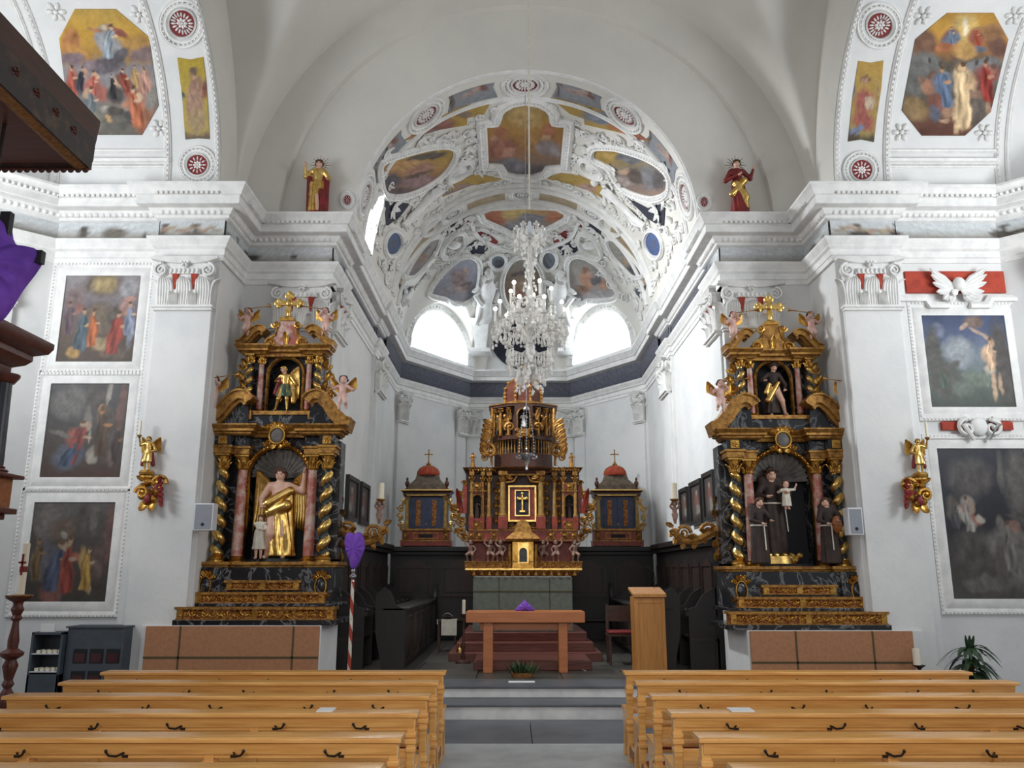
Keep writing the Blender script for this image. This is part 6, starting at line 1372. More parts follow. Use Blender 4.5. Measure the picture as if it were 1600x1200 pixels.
# main storey
zc0, zc1 = az(826), az(737)
build(MB().box(ax(754), ax(882), YB2+.15, 16.5, zc0, zc1), 'body', MAHOGD, t)
for px, w in ((740, 15), (895, 15)): build(MB().box(ax(px-w), ax(px+w), YB2+.1, 16.4, zc0, zc1), 'wing_body', MAHOGD, t)
zf0, zf1 = az(814), az(757); fx0, fx1 = ax(794), ax(839)
o = build(MB().box(fx0, fx1, YB2-.10, YB2+.2, zf0, zf1), 'centre_panel', REDWOOD, t)
mb = MB(); mp = lambda u, v, h: (u, YB2-.10-h, v)
mb.sweep([(fx0, zf0), (fx1, zf0), (fx1, zf1), (fx0, zf1)], [(0, 0), (0, .03), (-.03, .03), (-.03, 0)], mp, closed=True, side=1)
mb.sweep([(fx0+.12, zf0+.1), (fx1-.12, zf0+.1), (fx1-.12, zf1-.08), (fx0+.12, zf1-.08)], [(0, 0), (0, .025), (-.02, .025), (-.02, 0)], mp, closed=True, side=1); build(mb, 'panel_frame', GOLDB, o)
build(MB().box(fx0+.14, fx1-.14, YB2-.112, YB2-.10, zf0+.12, zf1-.1), 'blue_ground', BLUEK, o)
mb = MB(); q = ax(816.5); zz = az(801, YB2); mb.box(q-.012, q+.012, YB2-.14, YB2-.12, zz, az(772)); mb.box(q-.08, q+.08, YB2-.14, YB2-.12, az(779), az(776)); mb.box(q-.05, q+.05, YB2-.15, YB2-.11, zz-.0, zz+.03)
for dx, dz in ((-.08, az(777.5)), (.08, az(777.5)), (0, az(770))): mb.ell((q+dx, YB2-.13, dz), (.03, .015, .03), 0, 8, 4)
build(mb, 'cross', GOLDB, o)
mb = MB(); q = ax(816.5)
for g in (-1, 1):
    mb.tube([(q+g*.25, YB2-.08, az(824)), (q+g*.17, YB2-.08, az(824)), (q+g*.05, YB2-.08, az(815))], .018, 5); mb.rosette((q+g*.20, YB2-.08, az(819)), (0, -1, 0), .05)
    mb.tube([(q+g*.30, YB2-.1, az(752)), (q+g*.16, YB2-.1, az(750)), (q+g*.10, YB2-.1, az(742))], .02, 5); mb.leaf((q+g*.18, YB2-.1, az(746)), (g, 0, .3), (0, -1, 0), .14, .09)
mb.box(q-.28, q+.28, YB2-.10, YB2, az(741), az(738)); mb.lathe([(0, 0), (.04, 0), (.03, .03), (.012, .10), (0, .14)], q, YB2-.06, az(740), 8); build(mb, 'gilt_trim', GOLDD, t)
for px, w, yo in ((785.5, 5.5, -.06), (846, 5.5, -.06), (763, 3.2, .02), (868.5, 3.2, .02), (735, 3, -.02), (752.5, 2.5, .0), (883, 2.5, .0), (902, 3, -.02)):
    x = ax(px); r = ax(px+w)-x
    mb = MB(); column(mb, x, YB2+yo, az(802), az(750), r*.9); gbase(mb, x, YB2+yo, az(806), .06, r*.85); c = build(mb, 'column', OCHRE, t)
    mb = MB(); gcap(mb, x, YB2+yo, az(750.5), .14, r*2.3); build(mb, 'column_capital', GOLDD, c); mb = MB(); mb.box(x-r*1.3, x+r*1.3, YB2+yo-r*1.3, YB2+.2, az(740), az(734)); build(mb, 'entablature_block', GOLDD, c)
    build(MB().box(x-r*1.4, x+r*1.4, YB2+yo-r*1.4, YB2+.25, az(826), az(806)), 'column_pedestal', REDWOOD, t, bev=.006)
for px in (743.5, 892.5):
    x = ax(px); mb = niche_block(x, YB2-.02, YB2+.12, .13, az(815), az(752), .075, az(778), az(808)); n_ = build(mb, 'side_niche', REDWOOD, t)
    build(niche_frame(x, YB2-.02, .075, az(778), az(808), .03, .02), 'niche_frame', GOLDD, n_)
    build(MB().box(x-.09, x+.09, YB2+.085, YB2+.10, az(808), az(772)), 'niche_back', NICHE, n_)
    mb = MB(); cartouche(mb, x, YB2-.04, az(820), .22, .14); cartouche(mb, x, YB2-.05, az(758), .2, .14); mb.box(x-.15, x+.15, YB2-.06, YB2, az(766), az(764)); build(mb, 'gilt_trim', GOLDD, n_)
for g in (-1, 1):                                        # carved volutes at the flanks
    mb = MB(); px = 817+g*98
    for i, (d, py, r) in enumerate(((0, 812, .10), (8, 795, .13), (0, 770, .08), (2, 832, .11), (10, 806, .07), (-4, 752, .06), (-6, 838, .08))):
        mb.spiral((ax(px+g*d), YB2+.06, az(py)), (g, 0, 0), (0, 0, 1 if i % 2 else -1), r, 1.5, r*.24, 0, 6); mb.leaf((ax(px+g*(d-3)), YB2+.06, az(py)), (g, 0, .6), (0, -1, 0), r*1.6, r*.9)
    mb.tube([(ax(px+g*d), YB2+.09, az(py)) for d, py in ((-6, 842), (0, 832), (3, 812), (6, 800), (2, 775), (-4, 752))], .03, 6); build(mb, 'flank_volute', GOLDD, t)
    mb = MB().box(min(ax(px-g*8), ax(px-g*2)), max(ax(px-g*8), ax(px-g*2)), YB2+.03, YB2+.14, az(800), az(756)); mb.leaf((ax(px), YB2+.03, az(800)), (g*.2, 0, 1), (0, -1, 0), .5, .12); build(mb, 'red_flank', REDWOOD, t)
# stepped cornice of the main storey
path = [(ax(724), 16.4), (ax(724), YB2-.02), (ax(748), YB2-.02), (ax(757), YB2+.10), (ax(778), YB2-.10), (ax(792), YB2-.16), (ax(842), YB2-.16), (ax(856), YB2-.10), (ax(877), YB2+.10), (ax(886), YB2-.02), (ax(911), YB2-.02), (ax(911), 16.4)]
pr = [(-.3, az(737)), (-.04, az(737)), (-.03, az(734)), (.02, az(731)), (.03, az(729)), (-.3, az(729))]
build(MB().sweep(path, pr, m2, side=1), 'main_cornice', MAHOGD, t, ang=30)
pr = [(-.3, az(729)), (.04, az(729)), (.05, az(727.6)), (-.3, az(727.6))]; build(MB().sweep(path, pr, m2, side=1), 'gilt_edge', GOLDD, t, ang=30)
build(MB().box(ax(728), ax(906), YB2+.05, 16.3, az(737), az(728)), 'cornice_core', MAHOGD, t)
# upper storey: galleried octagonal drum
YD = 16.0
def dx(px): return at(px, 690, YD).x
def dz(py): return at(815, py, YD).z
q = dx(817.5)
mb = MB().prism(octagon(q, YD+.1, dx(866)-q, sy=.8), idm, az(728), dz(712)); build(mb, 'drum_base', MAHOGD, t, ang=20)
mb = MB().prism(octagon(q, YD+.1, dx(858)-q, sy=.8), idm, dz(712), dz(690)); build(mb, 'gallery_core', NICHE, t, ang=20)
mb = MB()
for i in range(26):
    a = PI+PI*(i+.5)/26; r = dx(862)-q; mb.lathe([(0, 0), (.018, 0), (.011, .05), (.02, .10), (.01, .16), (.018, dz(690)-dz(712)), (0, dz(690)-dz(712))], q+r*cos(a), YD+.1+r*.8*sin(a), dz(712), 6)
build(mb, 'gallery_balusters', GOLDD, t)
mb = MB().prism(octagon(q, YD+.1, dx(872)-q, sy=.8), idm, dz(691), dz(685)); build(mb, 'gallery_cornice', MAHOGD, t, ang=20)
mb = MB().prism(octagon(q, YD+.1, dx(862)-q, sy=.8), idm, dz(685), dz(641)); build(mb, 'drum', MAHOGD, t, ang=20)
for i in range(10):
    a = PI+PI*(i+.5)/10; r = dx(867)-q; x, y = q+r*cos(a), YD+.1+r*.82*sin(a)
    mb = MB(); column(mb, x, y, dz(682), dz(648), .032, n=8); gcap(mb, x, y, dz(649), .08, .085); gbase(mb, x, y, dz(685), .04, .032); build(mb, 'drum_column', GOLDD, t)
    if i not in (4, 5):
        a2 = PI+PI*(i+.02)/10; x, y = q+r*.98*cos(a2), YD+.1+r*.80*sin(a2)
        mb = MB(); mb.leaf((x, y, dz(676)), (0, 0, 1), (cos(a2), sin(a2), 0), .22, .12); mb.ell((x, y, dz(655)), (.04, .04, .05), 0, 8, 5); mb.leaf((x, y, dz(668)), (.3, 0, 1), (cos(a2), sin(a2), 0), .18, .1); build(mb, 'drum_carving', GOLDD, t)
mb = niche_block(q, 15.30, 15.5, .17, dz(683), dz(642), .105, dz(658), dz(681)); n_ = build(mb, 'upper_niche', MAHOGD, t)
build(MB().box(q-.12, q+.12, 15.46, 15.48, dz(681), dz(648)), 'niche_back', NICHE, n_); build(niche_frame(q, 15.30, .105, dz(658), dz(681), .03, .02), 'niche_frame', GOLDD, n_)
mb = MB()
for g in (-1, 1): mb.spiral((q+g*.26, 15.35, dz(676)), (g, 0, 0), (0, 0, 1), .09, 1.3, .025); mb.leaf((q+g*.24, 15.33, dz(665)), (g*.3, 0, 1), (0, -1, 0), .24, .1)
cartouche(mb, q, 15.28, dz(686), .3, .14); build(mb, 'gilt_trim', GOLDD, n_)
mb = MB().prism(octagon(q, YD+.1, dx(874)-q, sy=.82), idm, dz(641), dz(637)); build(mb, 'drum_cornice', MAHOGD, t, ang=20)
mb = MB().prism(octagon(q, YD+.1, dx(876)-q, sy=.82), idm, dz(637), dz(635.5)).prism(octagon(q, YD+.1, dx(851)-q, sy=.82), idm, dz(631), dz(629.5)); build(mb, 'gilt_edge', GOLDD, t, ang=20)
R0 = dx(848)-q
mb = MB(); prf = [(R0*1.0, 631), (R0*.97, 622), (R0*.97, 616), (R0*.93, 608), (R0*.78, 599), (R0*.5, 592), (R0*.22, 587), (R0*.14, 582)]
rr = [[(x, y, dz(p)) for x, y in octagon(q, YD+.1, r, sy=.82)] for r, p in [(R0*1.02, 636)]+prf]; mb.rings(rr); build(mb, 'dome', MAHOG, t, ang=20)
mb = MB()
for i in range(8):
    a = PI/8+PI/4*i; mb.tube([(q+r*1.02*cos(a), YD+.1+.82*r*1.02*sin(a), dz(p)) for r, p in prf], .022, 5)
    for k in range(4): r, p = prf[k+1]; mb.ell((q+r*1.05*cos(a), YD+.1+.82*r*1.05*sin(a), dz(p)), .04, 0, 6, 4)
build(mb, 'dome_rib', GOLDD, t)
mb = MB().lathe([(0, 0), (.08, 0), (.1, .05), (.04, .1), (.06, .16), (0, .22)], q, YD+.1, dz(582), 10); build(mb, 'finial', GOLD, t)
for g in (-1, 1):                                        # big side scrolls and perched ornaments
    mb = MB(); cx_ = dx(817.5+g*52)
    mb.spiral((cx_, 15.7, dz(708)), (g, 0, 0), (0, 0, 1), .14, 1.6, .04, 0, 6); mb.spiral((dx(817.5+g*58), 15.7, dz(718)), (-g, 0, 0), (0, 0, 1), .09, 1.5, .025, 0, 6)
    for k in range(7): mb.leaf((dx(817.5+g*(49+k*1.6)), 15.65, dz(668+k*8)), (g*(.9-.1*k), 0, .5), (0, -1, 0), .20, .11, curl=.4); mb.spiral((dx(817.5+g*(50+k*1.2)), 15.66, dz(664+k*8)), (g, 0, 0), (0, 0, 1 if k % 2 else -1), .06, 1.3, .02)
    mb.box(min(dx(817.5+g*50), dx(817.5+g*58)), max(dx(817.5+g*50), dx(817.5+g*58)), 15.65, 15.8, dz(678), dz(677)); mb.ell((dx(817.5+g*54), 15.7, dz(672)), (.05, .05, .06), 0, 8, 5)
    mb.tube([(dx(817.5+g*48), 15.75, dz(730)), (dx(817.5+g*50), 15.75, dz(700)), (dx(817.5+g*47), 15.75, dz(660)), (dx(817.5+g*48), 15.75, dz(642))], .028, 6)
    build(mb, 'side_scroll', GOLDD, t)
mb = MB()
for px in (757, 759, 774, 779, 851.5, 857, 873, 877):
    for k, py in enumerate((812, 800, 788, 776, 764, 752)):
        x = ax(px); mb.leaf((x, YB2+.13, az(py+4)), (.3 if k % 2 else -.3, 0, 1), (0, -1, 0), .13, .08, curl=.3); mb.ell((x, YB2+.13, az(py)), (.03, .03, .035), 0, 6, 4)
for px in range(732, 906, 9): mb.leaf((ax(px), YB2-.05, az(733)), (0, 0, 1), (0, -1, 0), .08, .07); mb.ell((ax(px+4.5), YB2-.03, az(732)), (.03, .03, .03), 0, 6, 4)
o = build(mb, 'carved_leaf_strip', GOLDD, HA)
mb = MB(); 
for i in range(14): x = ax(738+i*12); mb.prism([(x, zs0+.01), (x+.07, zs0+.01), (x+.035, zs0+.09)], lambda u, v, h: (u, h, v), YA-.045, YA-.03)
build(mb, 'zigzag_trim', GOLDD, HA)
# figures standing on and in it
for px, lab in ((735.5, 'small dark gilded statue standing on the left wing of the high altar'), (898, 'small dark gilded statue standing on the right wing of the high altar')):
    x = ax(px); t2 = thing('statue', lab, 'statue', (x, YB2+.12, az(727.6)))
    figure('body', human((-.1, -.14, .66), (.14, -.12, .70), top=0, sleeve=0, leg=0, robe=(.0, .6, (0, 0), (0, 0), .15, .1, .75, 7, .02, 0)), [GOLDD], t2, (x, YB2+.12, az(727.6)), .30, vox=.02, hair=MAHOGD, key='small')
for px, lab in ((743.5, 'small dark figure in the left wing niche of the high altar'), (892.5, 'small dark figure in the right wing niche of the high altar')):
    x = ax(px); t2 = thing('statue', lab, 'statue', (x, YB2+.04, az(808)))
    figure('body', human((-.1, -.14, .66), (.14, -.12, .70), top=0, sleeve=0, leg=0, robe=(.0, .6, (0, 0), (0, 0), .15, .1, .75, 7, .02, 0)), [HABIT], t2, (x, YB2+.04, az(808)), .33, vox=.02, hair=MAHOGD, key='small')
t2 = thing('statue', 'pale standing figure in the upper niche of the high altar', 'statue', (q, 15.40, dz(681)))
figure('body', human((-.1, -.12, .66), (.16, -.10, .70), top=1, sleeve=1, leg=0, robe=(.2, .6, (0, 0), (0, 0), .15, .1, .75, 7, .02, 1)), [SKIN, STUCCO], t2, (q, 15.40, dz(681)), .36, vox=.02, hair=HAIR)
OLDSK = M('aged_skin', (150, 118, 102), .5, c2=(124, 94, 82), scale=10)
for i, px in enumerate((735.5, 765, 782.5, 848.5, 870, 898)):
    x = ax(px, YA+.12); t2 = thing('cherub', ['outermost left', 'second from left', 'third from left, beside the tabernacle,', 'fourth from left, beside the tabernacle,', 'fifth from left', 'outermost right'][i]+' bare cherub carrying the high altar', 'cherub', (x, YA+.16, zs2), 'cherubs carrying the high altar')
    figure('body', ATLAS, [OLDSK], t2, (x, YA+.16, zs2), (zb1-zs2)*1.12, rz=(.3 if i % 2 else -.3), mirror=i > 2, key='atlas', vox=.02, hair=HAIR, hairlen=.4)
# ================================================================== RELIQUARY CABINETS
YC = 18.75
def cab(s, pxc, label):
    cx = at(pxc, 790, YC).x; z0 = 2.32
    def u(dp): return cx+dp*15.0/1000
    Zc = lambda py: at(660, py, YC).z
    zb = Zc(853); t = thing('reliquary_cabinet', label, 'cabinet', (cx, YC+.2, zb))
    build(MB().box(cx-.56, cx+.56, YC, YC+.6, zb, Zc(845)).box(cx-.53, cx+.53, YC+.02, YC+.6, Zc(845), Zc(829)), 'base', REDWOOD, t, bev=.006)
    mb = MB().box(cx-.57, cx+.57, YC-.02, YC+.6, Zc(829), Zc(826)).box(cx-.57, cx+.57, YC-.015, YC+.6, Zc(846), Zc(844))
    for k in (-.45, .45): cartouche(mb, cx+k, YC, Zc(837), .14, .2)
    mp = lambda a, b, h: (a, YC+.02-h, b)
    mb.sweep([(cx-.28, Zc(842)), (cx+.28, Zc(842)), (cx+.28, Zc(832)), (cx-.28, Zc(832))], [(0, 0), (0, .02), (-.02, .02), (-.02, 0)], mp, closed=True); build(mb, 'gilt_trim', GOLDD, t)
    build(MB().box(cx-.16, cx+.16, YC+.01, YC+.02, Zc(840), Zc(835)), 'slot', VOID, t)
    build(MB().box(cx-.46, cx+.46, YC+.06, YC+.6, Zc(826), Zc(775)), 'body', CABB, t)
    mb = MB()
    for k in (-.18, .18): mb.box(cx+k-.05, cx+k+.05, YC+.03, YC+.06, Zc(822), Zc(781))
    d = build(mb, 'inlay_strip', RELIEF, t)
    build(MB().box(cx-.30, cx-.005, YC+.045, YC+.06, Zc(824), Zc(778)).box(cx+.005, cx+.30, YC+.045, YC+.06, Zc(824), Zc(778)), 'door', CABB, t)
    build(MB().ell((cx, YC+.03, Zc(819)), .022, 0, 8, 5), 'knob', GOLDB, t)
    for k in (-1, 1):
        mb = MB(); column(mb, cx+k*.43, YC+.02, Zc(824), Zc(781), .045); gcap(mb, cx+k*.43, YC+.02, Zc(782), .08, .11); gbase(mb, cx+k*.43, YC+.02, Zc(826.5), .05, .045); build(mb, 'column', OCHRE, t)
        mb = MB()
        for i, (d_, py, r) in enumerate(((.58, 792, .09), (.60, 806, .07), (.56, 818, .08), (.54, 782, .05))): mb.spiral((cx+k*d_, YC+.1, Zc(py)), (k, 0, 0), (0, 0, 1 if i % 2 else -1), r, 1.4, r*.25); mb.leaf((cx+k*(d_-.06), YC+.1, Zc(py)), (k*.6, 0, -.8), (0, -1, 0), .16, .08)
        build(mb, 'side_scroll', GOLDB, t)
        mb = MB().lathe([(0, 0), (.05, 0), (.05, .03), (.02, .05), (.05, .12), (.055, .16), (.02, .22), (.03, .25), (0, .30)], cx+k*.45, YC+.08, Zc(765), 10); build(mb, 'finial', MAHOG, t)
    pr = [(-.1, Zc(776)), (0, Zc(776)), (.03, Zc(773)), (.03, Zc(770)), (.08, Zc(767)), (.08, Zc(765)), (-.1, Zc(765))]
    mb = MB().sweep([(cx-.5, YC+.6), (cx-.5, YC+.03), (cx+.5, YC+.03), (cx+.5, YC+.6)], pr, idm, side=1); mb.box(cx-.48, cx+.48, YC+.05, YC+.6, Zc(776), Zc(766)); build(mb, 'cornice', MAHOGD, t, ang=30)
    mb = MB().box(cx-.45, cx+.45, YC, YC+.03, Zc(774), Zc(772)).box(cx-.58, cx+.58, YC-.055, YC-.04, Zc(766.5), Zc(765)); build(mb, 'gilt_edge', GOLDB, t)
    rr = [[(cx+a*w, YC+.3+b*w*.6, z) for a, b in ((-1, -1), (1, -1), (1, 1), (-1, 1))] for w, z in ((.42, Zc(765)), (.42, Zc(757)), (.38, Zc(755)), (.28, Zc(748)), (.25, Zc(741)))]
    mb = MB().rings(rr); build(mb, 'attic', ATTIC, t, ang=30)
    mb = MB(); R = .25; H = Zc(725)-Zc(741); mb.lathe([(R, 0), (R*1.04, H*.1), (R*.98, H*.4), (R*.8, H*.7), (R*.45, H*.92), (0, H)], cx, YC+.3, Zc(741), 24); build(mb, 'dome', REDT, t)
    mb = MB()
    for i in range(12): a = 2*PI*i/12; mb.tube([(cx+R*k*1.02*cos(a), YC+.3+R*k*1.02*sin(a), Zc(741)+H*h) for k, h in ((1.04, .1), (.98, .4), (.8, .7), (.45, .92), (.1, 1))], .008, 4)
    mb.lathe([(0, 0), (.05, 0), (.06, .04), (.02, .08), (.025, .1), (0, .12)], cx, YC+.3, Zc(725)-.01, 10); build(mb, 'dome_rib', GOLDD, t)
    z1 = Zc(725)+.1; mb = MB().box(cx-.012, cx+.012, YC+.29, YC+.31, z1, z1+.26).box(cx-.08, cx+.08, YC+.29, YC+.31, z1+.15, z1+.175)
    for a, b in ((-.08, .16), (.08, .16), (0, .26)): mb.ell((cx+a, YC+.3, z1+b), .02, 0, 6, 4)
    build(mb, 'cross', GOLDD, t)
cab(-1, 666, 'dark blue reliquary cabinet with terracotta dome, left of the high altar')
cab(1, 965, 'dark blue reliquary cabinet with terracotta dome, right of the high altar')
# ================================================================== CHOIR STALLS
def stall_back(name, P0, P1, N, z0, z1, npan, label):
    P0, P1 = Vector((*P0, 0)), Vector((*P1, 0)); N = Vector((*N, 0)); d = (P1-P0).normalized(); L = (P1-P0).length; Z = Vector((0, 0, 1))
    t = thing('choir_stall', label, 'choir stall', ((P0+P1)/2+Z*z0)); A = lambda u, n, z: P0+d*u+N*n+Z*z
    mb = MB().obox(A(L/2, .05, (z0+z1)/2), d*L/2, N*.05, Z*(z1-z0)/2); build(mb, 'back', STALL, t)
    mb = MB().obox(A(L/2, .12, z1-.05), d*L/2, N*.12, Z*.05).obox(A(L/2, .09, z1-.14), d*L/2, N*.09, Z*.04); build(mb, 'crest', STALL, t, bev=.01)
    w = L/npan; mb = MB()
    for i in range(npan):
        u = w*(i+.5); mp = lambda a, b, h, u=u: A(u+a, .10+h, b)
        mb.sweep([(-w*.36, 1.30), (w*.36, 1.30), (w*.36, 1.85), (-w*.36, 1.85)], [(0, 0), (0, .03), (.05, .03), (.05, 0)], mp, closed=True)
        mb.prism(archpts(w*.30, 1.72, 1.34), mp, 0, .012)
    build(mb, 'back_panel', STALLP, t)
    for i in range(npan+1):
        u = min(max(w*i, .03), L-.03)
        mb = MB().obox(A(u, .30, z0+.42), d*.025, N*.22, Z*.42); mb.prism([(.08, .80), (.56, .80), (.58, .88), (.40, .94), (.30, 1.10), (.12, 1.22), (.08, 1.22)], lambda a, b, h: A(u+h, a, z0+b-.02), -.03, .03); mb.ell(A(u, .55, z0+.86), (.045, .045, .04), 0, 8, 5); build(mb, 'divider', STALL, t)
    build(MB().obox(A(L/2, .28, z0+.44), d*L/2, N*.20, Z*.02), 'seat', STALLP, t)
    build(MB().obox(A(L/2, .10, z0+.22), d*L/2, N*.03, Z*.22), 'seat_front', STALL, t)
    return t
def prie(P0, P1, N, z0, h, npan, label, end=True):
    P0, P1 = Vector((*P0, 0)), Vector((*P1, 0)); N = Vector((*N, 0)); d = (P1-P0).normalized(); L = (P1-P0).length; Z = Vector((0, 0, 1))
    t = thing('choir_desk', label, 'desk', ((P0+P1)/2+Z*z0)); A = lambda u, n, z: P0+d*u+N*n+Z*(z0+z)
    build(MB().obox(A(L/2, 0, h/2), d*L/2, N*.03, Z*h/2), 'front', STALL, t)
    mb = MB().obox(A(L/2, -.10, h+.02), d*(L/2+.03), N*.20, Z*.02); build(mb, 'desk_top', STALL, t, bev=.008)
    mb = MB(); w = L/npan
    for i in range(npan):
        mp = lambda a, b, q, u=w*(i+.5): A(u+a, .03+q, b)
        mb.sweep([(-w*.36, .14), (w*.36, .14), (w*.36, h-.12), (-w*.36, h-.12)], [(0, 0), (0, .025), (.05, .025), (.05, 0)], mp, closed=True)
        mb.prism([(-w*.28, .2), (w*.28, .2), (w*.28, h-.18), (-w*.28, h-.18)], mp, 0, .012)
    build(mb, 'panel', STALLP, t)
    for u in (0, L):
        mb = MB().prism([(-.30, 0), (.05, 0), (.05, h), (-.02, h+.04), (-.12, h+.10), (-.20, h+.28), (-.30, h+.34), (-.42, h+.22), (-.40, h*.6), (-.34, h*.3)], lambda a, b, q: A(u+q, a, b), -.03, .03); build(mb, 'end_panel', STALL, t)
    return t
ZF = .33
stall_back('stall', (-2.98, 13.0), (-2.98, 18.05), (1, 0), ZF, 2.33, 6, 'dark panelled choir stall along the left chancel wall')
stall_back('stall', (2.98, 18.05), (2.98, 13.0), (-1, 0), ZF, 2.33, 6, 'dark panelled choir stall along the right chancel wall')
stall_back('stall', (-2.9, 18.72), (-.85, 18.72), (0, -1), ZF, 2.31, 2, 'dark panelled stall across the apse, left behind the high altar')
stall_back('stall', (.95, 18.72), (2.9, 18.72), (0, -1), ZF, 2.31, 2, 'dark panelled stall across the apse, right behind the high altar')
prie((-1.88, 13.0), (-1.88, 17.6), (1, 0), ZF, .86, 5, 'dark carved kneeling desk in front of the left choir stall')
prie((1.92, 17.6), (1.92, 13.0), (-1, 0), ZF, .86, 5, 'dark carved kneeling desk in front of the right choir stall')
for s in (-1, 1):                                       # deep cupboard-like plinth that carries the cabinets
    t = thing('plinth_cupboard', 'dark cupboard under the %s reliquary cabinet' % ('left' if s < 0 else 'right'), 'cupboard', (s*1.95, 19.0, ZF))
    build(MB().box(s*1.95-.9, s*1.95+.9, 18.73, 19.4, ZF, 2.30), 'carcass', STALL, t)
# ================================================================== PICTURES ON THE CHANCEL WALLS
def sidepic(s, Y0, Y1, z0, z1, label, seed):
    X = s*3.0 if Y0 < 12.9 and Y1 < 13.2 else s*3.06
    X = s*2.995 if Y0 < 12.9 else s*3.055
    t = thing('framed_picture', label, 'picture', (X, (Y0+Y1)/2, z0)); mp = lambda u, v, h: (X-s*h, u, v)
    mb = MB().sweep([(Y0, z0), (Y1, z0), (Y1, z1), (Y0, z1)], [(0, .0), (0, .07), (-.07, .06), (-.07, .0)], mp, closed=True, side=1); build(mb, 'frame', FRAMEK, t)
    canvas('canvas', lambda u, v, h: (X-s*(.03+h), Y0+.05+(Y1-Y0-.1)*u, z0+.05+(z1-z0-.1)*v), 26, 34, [(0, '#3c3432'), (.5, '#54463f'), (1, '#4a4444')], [(.5, .5, .2, .25, 0, '#7a4038'), (.5, .75, .12, .08, 0, '#a08c7c'), (.4, .3, .25, .15, 0, '#8a8478'), (.7, .3, .15, .2, 0, '#3a3c44')], t, seed=seed)
def py2z(py, px, s):
    X = s*3.03; d = ray(px, py); k = (X-CAM.x)/d.x; p = CAM+d*k; return p
for s, x0, y0, y1, x1, y0b, y1b, lab in ((-1, 543, 741, 812, 559, 745, 815, 'dark framed picture with a lamp before it, nearer one on the left chancel wall'), (-1, 563, 752, 818, 576, 757, 820, 'dark framed picture, farther one on the left chancel wall'),
                                          (1, 1116, 733, 812, 1099, 742, 814, 'dark framed picture on the right chancel wall, nearest the arch'), (1, 1096, 747, 818, 1079, 755, 820, 'dark framed picture, middle of three on the right chancel wall'), (1, 1075, 760, 818, 1063, 766, 818, 'dark framed picture, farthest of three on the right chancel wall')):
    a, b = py2z(y0, x0, s), py2z(y1, x0, s); c = py2z(y0b, x1, s)
    sidepic(s, max(a.y, 12.06), max(c.y, max(a.y, 12.06)+.5), b.z, a.z, lab, int(x0))
# ================================================================== SCROLLED CANDLE ARMS
def candle_arm(s, label, lab2):
    Y = 11.96; t = thing('scrolled_candle_holder', label, 'candle holder', (s*2.9, Y, 2.3)); g = -s
    P = lambda px, py: at(px, py, Y)
    pts = [(527, 828), (545, 834), (562, 846), (580, 846), (593, 838), (600, 822)] if s < 0 else [(1122, 828), (1105, 836), (1088, 845), (1070, 845), (1058, 838), (1052, 826)]
    mb = MB(); pp = [P(*q) for q in pts]; sm = dens([(p.x, p.z) for p in pp], 24, False, True)
    mb.tube([(p.x, Y, p.y) for p in sm], lambda u: .07-.03*u, 8); 
    cx = [(541, 828), (584, 832), (571, 842)] if s < 0 else [(1108, 830), (1068, 833), (1084, 843)]
    for i, q in enumerate(cx): c = P(*q); mb.spiral(c, (g if i != 1 else -g, 0, 0), (0, 0, 1), (.12, .11, .07)[i], 1.6, .03, 0, 6)
    for q in pts[1:]: c = P(*q); mb.leaf(c, (g*.5, 0, -1), (0, -1, 0), .15, .09, curl=.4); mb.leaf(c+Vector((0, -.03, .03)), (g, 0, .4), (0, -1, 0), .14, .08)
    build(mb, 'scroll_arm', GOLDD, t)
    mb = MB()
    for i in range(9): c = P((528 if s < 0 else 1124)+(i % 2)*4*s, 790+i*9); mb.leaf(c, (-s*(.5-(i % 2)), 0, .8-.2*i), (0, -1, 0), .17, .11, curl=.5); mb.ell(c, (.06, .05, .07), 0, 8, 5)
    c0, c1 = P(526 if s < 0 else 1126, 792), P(526 if s < 0 else 1126, 868); mb.tube([c0, (c0+c1)/2+Vector((0, -.03, 0)), c1], .07, 8); build(mb, 'wall_mount', GOLDD, t)
    pb, pt = P(592 if s < 0 else 1055, 818), P(595 if s < 0 else 1054, 783)
    figure('bearer_figure', human((-.12, -.1, .98), (.14, -.1, .98), baby=True, leg=0, fa=(-.03, 0, .02), fb=(.03, 0, .02)), [OLDSK], t, (pb.x, Y, pb.z), (pt.z-pb.z), vox=.03, hair=HAIR, hands=False)
    mb = MB().lathe([(0, 0), (.03, 0), (.07, .03), (.07, .04), (0, .045)], pt.x, Y, pt.z-.01, 12); build(mb, 'drip_pan', GOLDD, t)
    z0, z1 = pt.z+.03, P(597, 754).z
    k = build(MB().lathe([(0, 0), (.045, 0), (.045, z1-z0-.01), (.01, z1-z0), (0, z1-z0)], pt.x, Y, z0, 14), 'candle', CANDLE, None, loc=(pt.x, Y, z0)); tag(k, lab2, 'candle')
candle_arm(-1, 'gilded scrolling candle arm beside the left side altar', 'thick white candle on the left gilded scroll arm')
candle_arm(1, 'gilded scrolling candle arm beside the right side altar', 'thick white candle on the right gilded scroll arm')
